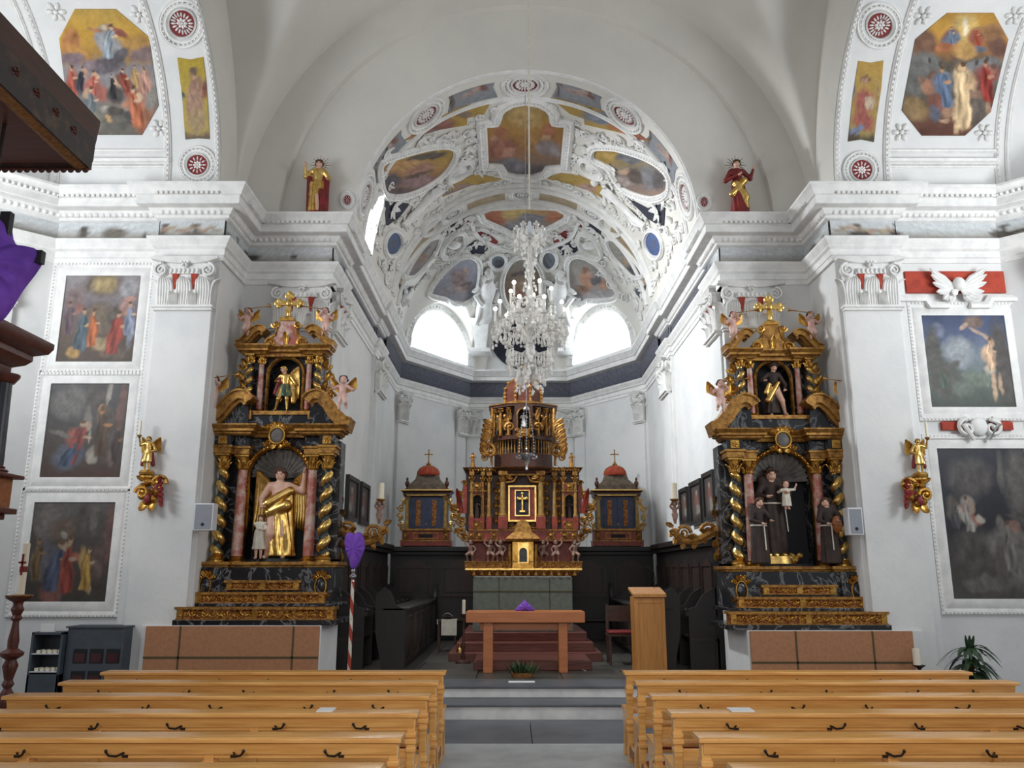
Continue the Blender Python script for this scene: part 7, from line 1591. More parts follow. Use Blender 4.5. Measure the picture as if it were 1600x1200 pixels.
# ================================================================== CHANCEL FURNITURE
YT = 12.62
xa, xb = at(728, 965, YT).x, at(914, 965, YT).x; zt, zu = at(800, 956, YT).z, at(800, 973, YT).z
t = thing('altar_table', 'modern plain wooden altar table with thick top and two slab legs', 'table', ((xa+xb)/2, YT+.3, FC+.001))
build(MB().box(xa, xb, YT, YT+.62, zu, zt), 'table_top', BEECH, t, bev=.006)
for a, b in ((755, 770), (873, 887)): build(MB().box(at(a, 1010, YT+.07).x, at(b, 1010, YT+.07).x, YT+.07, YT+.34, FC+.001, zu+.001), 'leg', BEECH, t, bev=.005)
build(MB().box(xa+.2, xb-.2, YT+.16, YT+.20, zu-.11, zu), 'rail', BEECH, t)
def veil(mb, out, f, bulge, folds=7, back=.03, seed=0, rings=10):   # gathered cloth: closed, with folds and real depth
    O = dens(out, 60, True, True); n = len(O); c = sum(O, Vector((0, 0)))/n
    P = [f(c)+Vector((0, -bulge, 0))]
    for k in range(1, rings+1):
        for p in O:
            t = k/rings; q = c+(p-c)*t; w = f(q); ang = math.atan2(p.y-c.y, p.x-c.x)
            P.append(w+Vector((0, -bulge*math.sqrt(max(0, 1-t*t))-bulge*.22*sin(folds*ang+seed)*t*(1-t*.4), 0)))
    P += [f(p)+Vector((0, back, 0)) for p in O]; P.append(f(c)+Vector((0, back+bulge*.3, 0)))
    fs = [(0, 1+j, 1+(j+1) % n) for j in range(n)]
    for k in range(rings):
        for j in range(n): fs.append((1+k*n+j, 1+(k+1)*n+j, 1+(k+1)*n+(j+1) % n, 1+k*n+(j+1) % n))
    fs += [(1+rings*n+j, len(P)-1, 1+rings*n+(j+1) % n) for j in range(n)]
    return mb.add(P, fs)
yv = YT+.3; zb_ = zt
t = thing('veiled_cross', 'small cross under a purple veil standing on the altar table', 'cross', (at(820, 950, yv).x, yv, zb_))
q = at(820, 950, yv).x; mb = MB(); f = lambda p: Vector((q+p.x, yv, zb_+p.y))
veil(mb, [(-.13, .0), (.13, .0), (.12, .05), (.03, .13), (0, .17), (-.03, .13), (-.12, .05)], f, .06); build(mb, 'veil', PURPLE, t)
# lectern
YL = 12.02; xa, xb = at(992, 985, YL).x, at(1040, 985, YL).x; zt_ = at(1015, 933, YL).z
t = thing('lectern', 'tall boxy light wood lectern standing right of the altar table', 'lectern', ((xa+xb)/2, YL+.2, FC+.001))
build(MB().box(xa, xb, YL, YL+.38, FC+.001, zt_), 'body', OAK, t, bev=.006)
mb = MB()
for x in (xa, xb-.05): mb.box(x, x+.05, YL-.012, YL, FC+.001, zt_-.02)
mb.box(xa+.05, xb-.05, YL-.012, YL, zt_-.08, zt_-.02); build(mb, 'front_trim', OAK, t)
mb = MB(); mb.prism([(YL-.06, zt_), (YL+.44, zt_+.10), (YL+.44, zt_+.13), (YL-.06, zt_+.045)], lambda u, v, h: (h, u, v), xa-.02, xb+.02); build(mb, 'reading_top', OAK, t, bev=.004)
mb = MB(); p = Vector((xb-.08, YL+.4, zt_+.1)); mb.tube([p, p+Vector((.03, 0, .15)), p+Vector((.0, -.04, .26)), p+Vector((-.1, -.12, .32))], .006, 6); build(mb, 'microphone', IRON, t)
# chair with red seat
YH = 13.7; cx = at(973, 1000, YH).x
t = thing('chair', 'dark wooden chair with red seat cushion behind the lectern', 'chair', (cx, YH+.2, FC+.001))
for x in (-.2, .2):
    for y in (0, .38): build(MB().box(cx+x-.02, cx+x+.02, YH+y-.02, YH+y+.02, FC+.001, FC+(.44 if y == 0 else .92)), 'leg', MAHOGD, t)
build(MB().box(cx-.23, cx+.23, YH-.03, YH+.42, FC+.44, FC+.47), 'seat', MAHOGD, t); build(MB().box(cx-.22, cx+.22, YH-.02, YH+.38, FC+.47, FC+.52), 'cushion', REDC, t, bev=.02)
build(MB().box(cx-.2, cx+.2, YH+.37, YH+.39, FC+.65, FC+.90), 'backrest', MAHOGD, t)
# credence stand with white cloth
YS = 15.9; cx = at(698, 990, YS).x
t = thing('credence_table', 'small dark side table with a white cloth, left of the high altar steps', 'table', (cx, YS+.15, FC+.001))
for x in (-.15, .15):
    for y in (0, .28): build(MB().box(cx+x-.015, cx+x+.015, YS+y-.015, YS+y+.015, FC+.001, FC+.55), 'leg', MAHOGD, t)
build(MB().box(cx-.18, cx+.18, YS-.03, YS+.32, FC+.55, FC+.575), 'table_top', MAHOGD, t)
k = build(MB().box(cx-.10, cx+.185, YS-.036, YS+.2, FC+.575, FC+.582).box(cx-.10, cx+.185, YS-.04, YS-.032, FC+.30, FC+.582).box(cx-.18, cx-.165, YS-.04, YS-.03, FC+.50, FC+.58), 'cloth', WHITEC, None, loc=(cx, YS, FC+.58)); tag(k, 'white cloth hanging over the small dark side table', 'cloth')
t = thing('basin', 'small dark bowl with a wire handle on the white cloth', 'bowl', (cx, YS+.12, FC+.582)); build(MB().lathe([(0, 0), (.06, 0), (.11, .05), (.10, .05), (.05, .015), (0, .015)], cx, YS+.12, FC+.583, 14), 'bowl', IRON, t); build(MB().tube([(cx-.1+.2*i/10, YS+.12, FC+.63+.06*sin(PI*i/10)) for i in range(11)], .005, 5), 'handle', SILVER, t)
# floor candlestick beside the altar
YK = 14.0; cx = at(724.5, 960, YK).x; zk = at(724, 959, YK).z; zk2 = at(724, 938, YK).z
t = thing('floor_candlestick', 'slim dark floor candlestick left of the altar table', 'candlestick', (cx, YK, FC+.001))
build(MB().lathe([(0, 0), (.13, 0), (.12, .03), (.03, .06), (.02, .2), (.035, .25), (.02, .3), (.018, zk-FC-.06), (.06, zk-FC-.02), (.06, zk-FC), (0, zk-FC)], cx, YK, FC+.001, 14), 'stand', MAHOGD, t)
k = build(MB().lathe([(0, 0), (.028, 0), (.028, zk2-zk), (0, zk2-zk+.01)], cx, YK, zk+.002, 12), 'candle', CANDLE, None, loc=(cx, YK, zk)); tag(k, 'short white candle on the slim floor candlestick by the altar table', 'candle')
YE = 14.42; p = at(718, 1013, YE)
t = thing('hand_bell', 'small brass bell standing on the altar step left of the table', 'bell', (p.x, YE, .461)); build(MB().lathe([(.05, 0), (.045, .02), (.03, .06), (.012, .075), (0, .08)], p.x, YE, .461, 12), 'cup', GOLDB, t); build(MB().lathe([(.008, .07), (.016, .09), (.01, .12), (.018, .14), (0, .155)], p.x, YE, .461, 10), 'handle', GOLDB, t)
# basket of greenery
YG = 12.16; cx = at(816, 1055, YG).x
t = thing('flower_basket', 'low basket of green leaves on the floor before the altar table', 'plant', (cx, YG, FC+.001))
build(MB().lathe([(0, 0), (.14, 0), (.17, .06), (.16, .065), (0, .05)], cx, YG, FC+.001, 18, sy=.7), 'basket', BASKET, t)
mb = MB(); rs = random.Random(5)
for i in range(90):
    a = rs.uniform(0, 2*PI); r = rs.uniform(0, .16); d = Vector((cos(a)*rs.uniform(.4, 1.3), sin(a)*.8, rs.uniform(.3, 1.1))); mb.leaf((cx+r*cos(a), YG+r*.6*sin(a), FC+.05), d, (-d.x*.3, -d.y*.3-.4, .8), rs.uniform(.10, .19), .05, i % 2, curl=.3, th=.003)
build(mb, 'leaves', [LEAF, LEAF2], t)
k = build(MB().box(cx-.19, cx+.16, 11.56, 11.68, .327, .337), 'card', PAPER, None, loc=(cx, 11.6, .33)); tag(k, 'white card lying on the top step below the basket of leaves', 'card')
k = build(MB().tube([(at(917, 1049, 12.6).x, 12.85, FC+.012), (at(910, 1045, 12.8).x, 13.05, FC+.012), (at(903, 1037, 13.2).x, 13.3, FC+.012), (at(900, 1033, 13.6).x+.05, 13.9, FC+.012)], .008, 6), 'cable', WHITEP, None, loc=(.9, 13.0, FC)); tag(k, 'thin white cable on the chancel floor right of the table', 'cable')

# ================================================================== CHANDELIER AND SANCTUARY LAMP
YCH = 9.0; XC = at(828, 480, YCH).x
def cz(py): return at(828, py, YCH).z
ZT, ZB = cz(340), cz(588)
t = thing('chandelier', 'large crystal chandelier with white candles hanging before the chancel arch', 'chandelier', (XC, YCH, ZB))
mb = MB(); mb.tube([(XC, YCH, ZT+.1), (XC, YCH, 11.45)], .011, 6); build(mb, 'rope', WHITEC, t)
mb = MB().lathe([(0, 0), (.025, 0), (.03, .12), (.018, .2), (0, .22)], XC, YCH, cz(372), 10); build(mb, 'socket', WHITEP, t)
mb = MB(); H = cz(365)-ZB
prf = [(.0, 0), (.05, .005), (.085, .04), (.07, .08), (.03, .11), (.045, .16), (.06, .2), (.03, .25), (.02, .34), (.04, .38), (.03, .43), (.018, .5), (.035, .55), (.045, .58), (.022, .64), (.03, .7), (.05, .74), (.02, .8), (.03, .88), (.02, .95), (0, 1)]
mb.lathe([(r, h*H) for r, h in prf], XC, YCH, ZB, 12); build(mb, 'stem', CRYST, t, ang=20)
def drop(L, w): return MB().lathe([(0, 0), (w*.5, L*.16), (w*.62, L*.3), (w*.25, L*.72), (0, L*.78)], 0, 0, -L, 6).ell((0, 0, -L*.14), w*.34, 0, 6, 4)
def ball(r): return MB().ell((0, 0, 0), (r, r, r), 0, 8, 5)
c_proto = {}
ncr = [0]; rest = [MB(), MB()]
def crystal(kind, p, m=CRYSTW):
    p = Vector(p); L, w = {'d': (.125, .034), 's': (.09, .024), 'b': (.018, .018), 'B': (.033, .033)}[kind]
    if ncr[0] < 100 and kind in 'dB' :
        key = (kind, m.name)
        if key not in c_proto:
            mb = drop(L, w) if kind in 'ds' else ball(L); o = build(mb, 'crystal', m, None, ang=15); o.parent = t; c_proto[key] = o
        else: o = c_proto[key].copy(); COL.objects.link(o)
        o.location = p-Vector(t.location); ncr[0] += 1; return
    b = drop(L, w) if kind in 'ds' else ball(L); rest[0 if m is CRYSTW else 1].add([Vector(v)+p for v in b.v], b.f)
rs = random.Random(11)
def tier(z, R, n, rise, ph=0, candle=True, zc=None):
    for i in range(n):
        a = 2*PI*(i+ph)/n; d = Vector((cos(a), sin(a), 0)); c = Vector((XC, YCH, z)); e = c+d*R+Vector((0, 0, rise))
        mb = MB(); mb.tube([c+d*.03, c+d*R*.4+Vector((0, 0, -.07)), c+d*R*.8+Vector((0, 0, -.05+rise*.3)), e], .009, 6); mb.lathe([(0, 0), (.012, 0), (.04, .012), (.042, .018), (.012, .02), (.014, .05), (0, .05)], e.x, e.y, e.z, 10); arm = build(mb, 'arm', CRYST, t, ang=50)
        if candle:
            mb = MB().lathe([(0, 0), (.014, 0), (.014, .13), (0, .135)], e.x, e.y, e.z+.05, 8); cn = build(mb, 'candle', CRYSTW, arm); build(MB().ell((e.x, e.y, e.z+.20), (.022, .022, .026), 0, 8, 5), 'bulb', BULB, t)
        for k in range(3): q = a+k*2.1; crystal('d', e+Vector((cos(q)*.036, sin(q)*.036, 0)), CRYSTW if k else CRYST)
        crystal('B', e+Vector((0, 0, -.15)))
        for k in range(5): p = c+d*R*(.25+.15*k)+Vector((0, 0, -.05+rise*.18*k)); crystal('b', p+Vector((0, 0, -.02)), CRYSTW if k % 2 else CRYST); crystal('s', p+Vector((0, 0, -.03)))
        for k in range(3): crystal('s', e+Vector((rs.uniform(-.03, .03), rs.uniform(-.03, .03), -.06-.07*k)), CRYST if k == 1 else CRYSTW); crystal('b', e+Vector((rs.uniform(-.02, .02), rs.uniform(-.02, .02), -.14-.05*k)))
zA = cz(513); zB_ = cz(478); zB2 = cz(545)
tier(zA, .40, 9, .05, .3); tier(zB_, .25, 5, .02, .1); tier(zB2, .26, 6, -.02, .5, False); tier(cz(365), .15, 6, .05, 0, False)
tier(cz(572), .15, 6, -.02, .2, False)
for k in range(7):
    z = cz(385+k*20)
    for i in range(8): a = 2*PI*i/8+k; r = .05+.02*(k % 2); crystal('b' if i % 2 else 's', (XC+r*cos(a), YCH+r*sin(a), z), CRYSTW if (i+k) % 3 else CRYST)
for i in range(10):
    a0, a1 = 2*PI*(i+.3)/10, 2*PI*(i+1.3)/10
    for k in range(6): u = (k+.5)/6; a = a0+(a1-a0)*u; crystal('b', (XC+.40*cos(a), YCH+.40*sin(a), zA+.05-.16*sin(PI*u)), CRYSTW if k % 2 else CRYST)
for i in range(12):
    a = 2*PI*i/12; p0 = Vector((XC+.06*cos(a), YCH+.06*sin(a), cz(455))); p1 = Vector((XC+.38*cos(a), YCH+.38*sin(a), zA+.05))
    for k in range(1, 7): u = k/7; crystal('b', p0+(p1-p0)*u+Vector((0, 0, -.12*sin(PI*u))), CRYSTW if k % 2 else CRYST)
for i, m in enumerate((CRYSTW, CRYST)):
    o = build(rest[i], 'crystal_drops', m, t, ang=20); o['kind'] = 'stuff'
print('crystals', ncr[0])
# sanctuary lamp
YP = 12.4; XL = 0.0
lz = lambda py: at(820, py, YP).z
t = thing('sanctuary_lamp', 'silver hanging sanctuary lamp with red glass and small flame on chains', 'lamp', (XL, YP, lz(735)))
build(MB().tube([(XL, YP, lz(640)), (XL, YP, 9.55)], .006, 5), 'wire', SILVER, t)
build(MB().lathe([(0, .07), (.02, .06), (.05, .02), (.055, 0), (0, 0)], XL, YP, lz(641), 14), 'canopy', SILVER, t)
zb = lz(711)
for k in range(3):
    a = 2*PI*k/3+.5; mb = MB()
    for i in range(15):
        u = i/14; mb.ell((XL+(.04+.09*sin(PI*u*.5))*cos(a), YP+(.04+.09*sin(PI*u*.5))*sin(a), lz(641)+(zb+.06-lz(641))*u), (.010, .010, .022), 0, 5, 3)
    build(mb, 'chain', SILVER, t)
h0 = lz(735)-zb
build(MB().lathe([(0, h0), (.02, h0+.01), (.015, h0+.06), (.05, -.07), (.085, -.03), (.10, 0), (.105, .02), (.06, .03), (.05, .02), (0, .02)], XL, YP, zb, 18), 'bowl', SILVER, t)
for k in range(3):
    a = 2*PI*k/3+.5; c = Vector((XL+.12*cos(a), YP+.12*sin(a), zb)); mb = MB(); mb.spiral(c, (cos(a), sin(a), 0), (0, 0, -1), .06, 1.0, .014, 0, 5); build(mb, 'bracket', SILVER, t)
build(MB().lathe([(0, 0), (.03, 0), (.036, .06), (.03, .06), (0, .05)], XL, YP, zb+.02, 12), 'glass', GLASSR, t); build(MB().lathe([(0, 0), (.008, .01), (.005, .03), (0, .045)], XL, YP, zb+.085, 8), 'flame', FLAME, t)

# ================================================================== PEWS
PD = [8.33, 7.58, 6.76, 5.96, 5.10, 4.28]
ords = ['frontmost', 'second', 'third', 'fourth', 'fifth', 'nearest']
def make_pew(s):
    x0, x1 = (-4.17, -.86) if s < 0 else (.86, 4.20); X0 = x0
    t = thing('pew', 'x', 'pew', ((x0+x1)/2, 0, 0), 'wooden pews in the nave'); L = (-1, 1)
    prof = [(-.0, .792), (-.0, .812), (.012, .82), (.20, .82), (.21, .812), (.21, .792)]
    mb = MB().prism(prof, lambda u, v, h: (h, u, v), x0, x1); build(mb, 'book_ledge', PINE, t, bev=.003)
    rail = [(.02, .792), (.045, .72), (.055, .74), (.055, .70), (.095, .70), (.095, .792)]
    build(MB().prism(rail, lambda u, v, h: (h, u, v), x0+.03, x1-.03), 'back_rail', PINE, t, bev=.003)
    build(MB().box(x0+.02, x1-.02, .12, .50, .43, .46), 'seat', PINE, t, bev=.006)
    build(MB().box(x0+.03, x1-.03, .075, .10, .50, .58), 'lower_rail', PINE, t, bev=.004)
    build(MB().box(x0+.03, x1-.03, -.26, -.08, .15, .18), 'kneeler', PINE, t, bev=.004)
    build(MB().box(x0+.05, x1-.05, -.25, -.09, .18, .205), 'kneeler_pad', DKRED, t, bev=.008)
    for k in range(4):
        x = x0+.05+(x1-x0-.1)*k/3; mb = MB(); e = k in (0, 3)
        mb.box(x-.028, x+.028, .05, .125, 0, .79)
        if e or True:
            for z, g in ((.655, .012), (.615, .018), (.56, .008), (.34, .014), (.28, .02)): mb.box(x-.028-g*.6, x+.028+g*.6, .05-g, .125+g, z, z+.035)
        build(mb, 'post', PINE, t, bev=.006)
        build(MB().prism([(.10, .43), (.48, .43), (.48, .36), (.42, .28), (.46, .12), (.50, .0), (.40, .0), (.34, .18), (.26, .30), (.12, .34)], lambda u, v, h: (h, u, v), x-.022, x+.022), 'seat_bracket', PINE, t)
        build(MB().box(x-.02, x+.02, -.24, .05, .07, .15), 'kneeler_bracket', PINED, t)
    for k in range(5):
        x = x0+.45+(x1-x0-.8)*k/4; mb = MB(); g = 1 if (k % 2) else -1
        mb.box(x-.016, x+.016, .046, .058, .705, .76); mb.tube([(x, .05, .735), (x+g*.03, .0, .722), (x+g*.065, -.02, .73), (x+g*.08, -.025, .752)], .007, 6); mb.ell((x+g*.08, -.025, .754), .011, 0, 6, 4); build(mb, 'coat_hook', IRON, t)
    return t
for s, side in ((-1, 'left'), (1, 'right')):
    p0 = make_pew(s)
    for i, D in enumerate(PD):
        o = p0 if i == 0 else dup(p0, (p0.location.x, D, 0))
        o.location = (p0.location.x, D, 0)
        o['label'] = 'light pine pew with coat hooks, %s of the six rows on the %s' % (ords[i]+(' from front' if 0 < i < 5 else ''), side)
def booklet(px, py, D, w, label):
    p = at(px, py, D+.10); k = build(MB().box(p.x-w/2, p.x+w/2, D+.03, D+.17, .821, .833), 'booklet', PAPER, None, loc=(p.x, D+.1, .821), bev=.002); tag(k, label, 'booklet')
booklet(510, 1106, PD[3], .11, 'white booklet on the ledge of the fourth left pew')
booklet(1157, 1107, PD[3], .16, 'white booklet on the ledge of the fourth right pew')

# ================================================================== THINGS ALONG THE WALLS
for s, pa, pb, pc, pd, lab in ((-1, 304, 331, 786, 829, 'white wall loudspeaker on the left pier beside the altar columns'), (1, 1324, 1351, 793, 836, 'white wall loudspeaker on the right pier beside the altar columns')):
    Y = 10.78; a, b = at(pa, pc, Y), at(pb, pd, Y); t = thing('loudspeaker', lab, 'loudspeaker', ((a.x+b.x)/2, Y+.1, b.z))
    build(MB().box(a.x, b.x, Y, Y+.17, b.z, a.z), 'housing', SPKW, t, bev=.008)
    build(MB().box(a.x+.02, b.x-.02, Y-.006, Y+.002, b.z+.02, a.z-.02), 'grille', SPKG, t)
    build(MB().ell(((a.x+b.x)/2, Y-.008, b.z+.08), (.022, .006, .022), 0, 12, 5), 'badge', BLACK, t)
    build(MB().box((a.x+b.x)/2-.03, (a.x+b.x)/2+.03, Y+.15, 11.02, (a.z+b.z)/2-.05, (a.z+b.z)/2+.05), 'bracket', SPKW, t)
# votive candle rack and cabinet
Y = 10.62; a, b, c, d = at(50, 988, Y), at(98, 1000, Y), at(92, 981, Y+.1), at(196, 981, Y+.1)
t = thing('votive_rack', 'slate grey open rack with two shelves of small candles, left wall', 'rack', ((a.x+b.x)/2, Y+.15, .001)); zt2 = a.z
mb = MB(); 
for x in (a.x, b.x-.03): mb.box(x, x+.03, Y, Y+.28, .001, zt2)
mb.box(a.x, b.x, Y, Y+.28, zt2-.03, zt2); mb.box(a.x, b.x, Y+.26, Y+.28, .001, zt2); mb.box(a.x, b.x, Y, Y+.28, .001, at(70, 1051, Y).z-.02); build(mb, 'carcass', GREYM, t, bev=.004)
sz = [at(70, 1021, Y).z, at(70, 1049, Y).z]
for z in sz: build(MB().box(a.x+.03, b.x-.03, Y-.01, Y+.26, z-.012, z), 'shelf', SPKW, t)
k0 = None
for r, z in enumerate(sz):
    for j in range(2):
        for i in range(4):
            x = a.x+.09+(b.x-a.x-.18)*i/3; y = Y+.04+.10*j
            if k0 is None: k0 = build(MB().lathe([(0, 0), (.024, 0), (.026, .035), (.022, .035), (.02, .028), (0, .028)], 0, 0, 0, 10), 'tealight', CANDLE); o = k0
            else: o = k0.copy(); COL.objects.link(o)
            o.location = (x, y, z+.0005); tag(o, 'small white tealight on the %s shelf of the grey rack' % ('upper' if r == 0 else 'lower'), 'candle', 'tealights on the %s shelf of the grey rack' % ('upper' if r == 0 else 'lower'))
p = at(74, 985, Y+.05); k = build(MB().prism([(0, 0), (.0, .10), (.008, .10), (.05, .0)], lambda u, v, h: (h, Y+.05+u, zt2+.001+v), p.x-.085, p.x+.085), 'sign_card', PAPER, None, loc=(p.x, Y+.05, zt2)); tag(k, 'white card standing on top of the grey candle rack', 'card')
t = thing('grey_cabinet', 'slate grey cabinet with six dark red square openings, left wall', 'cabinet', ((c.x+d.x)/2, Y+.25, .001)); z1 = c.z; x0, x1 = b.x+.01, d.x
build(MB().box(x0, x1, Y+.08, Y+.40, .001, z1), 'carcass', GREYM, t, bev=.006)
build(MB().box(x0-.02, x1+.02, Y+.06, Y+.42, z1, z1+.02), 'top', GREYM, t)
for r in range(3):
    for i in range(3):
        u = x0+.10+(x1-x0-.26)*i/2.0*.92; z = z1-.42-.26*r
        w = build(MB().box(u, u+.17, Y+.075, Y+.082, z, z+.17), 'opening', VOID, t); build(MB().box(u+.02, u+.15, Y+.070, Y+.076, z+.01, z+.12), 'red_glass', GLASSR, w)
# paschal candlestick, lower left
Y = 9.0; p = at(30, 932, Y); zp = p.z
t = thing('paschal_candlestick', 'tall turned dark wooden candlestick at the far left', 'candlestick', (p.x, Y, .001))
prf = [(0, 0), (.17, 0), (.17, .04), (.12, .07), (.07, .12), (.06, .2), (.09, .26), (.05, .32), (.07, .38), (.095, .45), (.07, .52), (.035, .58), (.06, .62), (.04, .66), (.055, .72), (.075, .80), (.05, .86), (.11, .90), (.115, .93), (.05, .97), (.055, 1.05), (.035, 1.18), (.03, 1.24), (.06, 1.27), (.04, 1.30), (.065, 1.36), (.045, 1.40), (.05, 1.43), (.12, 1.47), (.13, 1.49), (0, 1.49)]
build(MB().lathe([(r, h*zp/1.49) for r, h in prf], p.x, Y, .001, 20), 'stand', MAHOG, t); build(MB().lathe([(0, 0), (.13, 0), (.135, .012), (.05, .02), (0, .02)], p.x, Y, zp+.001, 20), 'drip_pan', GOLDD, t)
zc = at(38, 848, Y).z
k = build(MB().lathe([(0, 0), (.037, 0), (.036, zc-zp-.03), (.01, zc-zp-.02), (0, zc-zp-.01)], p.x+.01, Y, zp+.022, 16), 'candle', CANDLE, None, loc=(p.x, Y, zp+.02)); tag(k, 'tall thick white candle with red cross on the turned dark candlestick', 'candle')
zz = zp+.22; build(MB().box(p.x+.0, p.x+.02, Y-.042, Y-.034, zz, zz+.22).box(p.x-.03, p.x+.05, Y-.042, Y-.034, zz+.12, zz+.14).lathe([(.0385, .03), (.039, .06), (.0385, .09)], p.x+.01, Y, zz, 16), 'red_cross', REDC, k)
# processional cross under a purple veil
Y = 10.62; p = at(548, 985, Y); zq = at(551, 905, Y).z
t = thing('processional_cross', 'cross under a purple veil on a red and white striped pole', 'cross', (p.x, Y, .001))
mb = MB(); rr = []
for i in range(61):
    z = .04+(zq-.04)*i/60; rr.append([(p.x+.022*cos(2*PI*j/12), Y+.022*sin(2*PI*j/12), z) for j in range(12)])
mb.rings(rr, mf=lambda i, j: 0 if (j+i*1.0) % 12 < 6 else 1); build(mb, 'pole', [WHITEC, REDT], t)
build(MB().lathe([(0, 0), (.18, 0), (.17, .03), (.04, .05), (.03, .10), (0, .10)], p.x, Y, .001, 18), 'foot', MAHOGD, t)
build(MB().lathe([(0, 0), (.025, 0), (.02, .03), (.05, .06), (.05, .07), (.02, .10), (.03, .13), (.015, .16), (0, .17)], p.x, Y, zq-.03, 12), 'knob', SILVER, t)
out = [(539, 838), (545, 832), (553, 834), (561, 831), (567, 839), (569, 855), (563, 872), (556, 886), (549, 889), (545, 874), (539, 857)]
mb = MB(); veil(mb, [(a, b) for a, b in out], lambda q: at(q.x, q.y, Y) if False else Vector((at(q.x, q.y, Y).x, Y, at(q.x, q.y, Y).z)), .07, 9, .06); build(mb, 'veil', PURPLE, t)
# plant and candle by the right wall
Y = 10.45; p = at(1518, 1040, Y)
t = thing('potted_plant', 'dark green arching house plant in a pot by the right wall', 'plant', (p.x, Y, .001))
build(MB().lathe([(0, 0), (.13, 0), (.17, .30), (.18, .30), (.18, .34), (.15, .34), (.14, .30), (0, .30)], p.x, Y, .001, 20), 'pot', REDT, t)
mb = MB().tube([(p.x, Y, .28), (p.x, Y, .78)], .018, 6); build(mb, 'stem', BASKET, t)
mb = MB(); rs = random.Random(3)
for i in range(70):
    a = rs.uniform(0, 2*PI); z = rs.uniform(.5, .86); L = rs.uniform(.25, .42); up = rs.uniform(.2, 1.0) if z > .6 else rs.uniform(-.1, .5); d = Vector((cos(a), sin(a), up)).normalized(); rr = []
    side = Vector((-sin(a), cos(a), 0))
    for k in range(7):
        u = k/6; c = Vector((p.x, Y, z))+d*L*u+Vector((0, 0, -L*.85*u*u)); w = .036*sin(PI*(.12+.86*u)); rr.append([c-side*w, c+Vector((0, 0, .004)), c+side*w, c-Vector((0, 0, .003))])
    mb.rings(rr, i % 2 and 0)
for k in range(6): d = Vector((cos(k)*.25, sin(k)*.25, 1)).normalized(); mb.leaf((p.x, Y, .76), d, (-d.x, -1, .2), .26, .05, 0, curl=.15, th=.003)
build(mb, 'leaves', LEAF, t)
Y = 10.7; p = at(1436, 1040, Y); zz = p.z
t = thing('candle_stand', 'small black dish on a thin stand by the right pier', 'candlestick', (p.x, Y, .001)); build(MB().lathe([(0, 0), (.12, 0), (.11, .02), (.015, .03), (.012, zz-.06), (.03, zz-.03), (.075, zz), (.075, zz+.006), (0, zz+.003)], p.x, Y, .001, 14), 'stand', IRON, t)
k = build(MB().lathe([(0, 0), (.045, 0), (.045, .19), (.01, .2), (0, .2)], p.x-.02, Y, zz+.008, 14), 'candle', CANDLE, None, loc=(p.x, Y, zz+.008)); tag(k, 'cream candle on the small black dish by the right pier', 'candle')
# ================================================================== PULPIT CANOPY, WOODEN ALTAR AND VEILED CRUCIFIX AT LEFT
slab('wall_pier_near', PLASTER, (-5.3, -4.36, 4.4, 5.6, 0, 7.3))
YF = 6.0; ct = at(157, 190, YF); cb = at(119, 243, YF-.25)
t = thing('pulpit_canopy', 'dark carved wooden pulpit canopy at the upper left corner', 'canopy', (ct.x-.6, 4.6, cb.z))
Xo = ct.x; zt3, zb3 = ct.z, cb.z; Xi = cb.x
ov = Xo-Xi
path = [(-5.6, YF-ov), (Xo-ov, YF-ov), (Xo-ov, 1.6)]
CANB = M('canopy_painted_band', (44, 34, 32), .5, c2=(92, 66, 44), scale=9, detail=6, mix=(.5, .72))
h = zt3-zb3
pr = [(-.1, zb3), (.0, zb3), (.0, zb3+h*.14), (ov*.25, zb3+h*.2), (ov*.25, zb3+h*.5), (ov*.5, zb3+h*.6), (ov*.62, zb3+h*.72), (ov*.9, zb3+h*.86), (ov, zb3+h*.92), (ov, zb3+h), (-.1, zb3+h)]
build(MB().sweep(path, pr[:6]+[(-.1, pr[5][1])], m2, side=-1), 'painted_band', CANB, t, ang=30); build(MB().sweep(path, [(-.1, pr[5][1])]+pr[5:], m2, side=-1), 'cornice', MAHOGD, t, ang=30)
build(MB().box(-5.6, Xo-ov-.03, 1.6, YF-ov-.03, zb3+.004, zb3+.2), 'soffit', MAHOG, t)
mb = MB().sweep([(Xo-ov, YF-ov-.02), (Xo-ov, 1.6)], [(-.12, zb3+.0), (-.08, zb3-.014), (-.02, zb3), (-.02, zb3+.06), (-.12, zb3+.06)], m2, side=-1); build(mb, 'gilt_strip', BASKET, t, ang=30)
mb = MB()
for i in range(16):
    y = 1.8+i*.25; mb.rosette((Xo-ov*.76, y+.12, zb3+h*.36), (1, 0, -.5), .045, k=7)
build(mb, 'carving', MAHOG, t)
mb = MB(); n = 34
for i in range(n): x = -5.5+(Xo-ov+5.5)*(i+.5)/n; mb.ell((x, YF-ov-.03, zb3-.005), (.03, .012, .035), 0, 8, 5)
build(mb, 'scalloped_edge', MAHOG, t)
build(MB().box(-4.36, -4.1, 4.5, 5.5, zb3+.1, zt3), 'wall_fixing', MAHOGD, t)
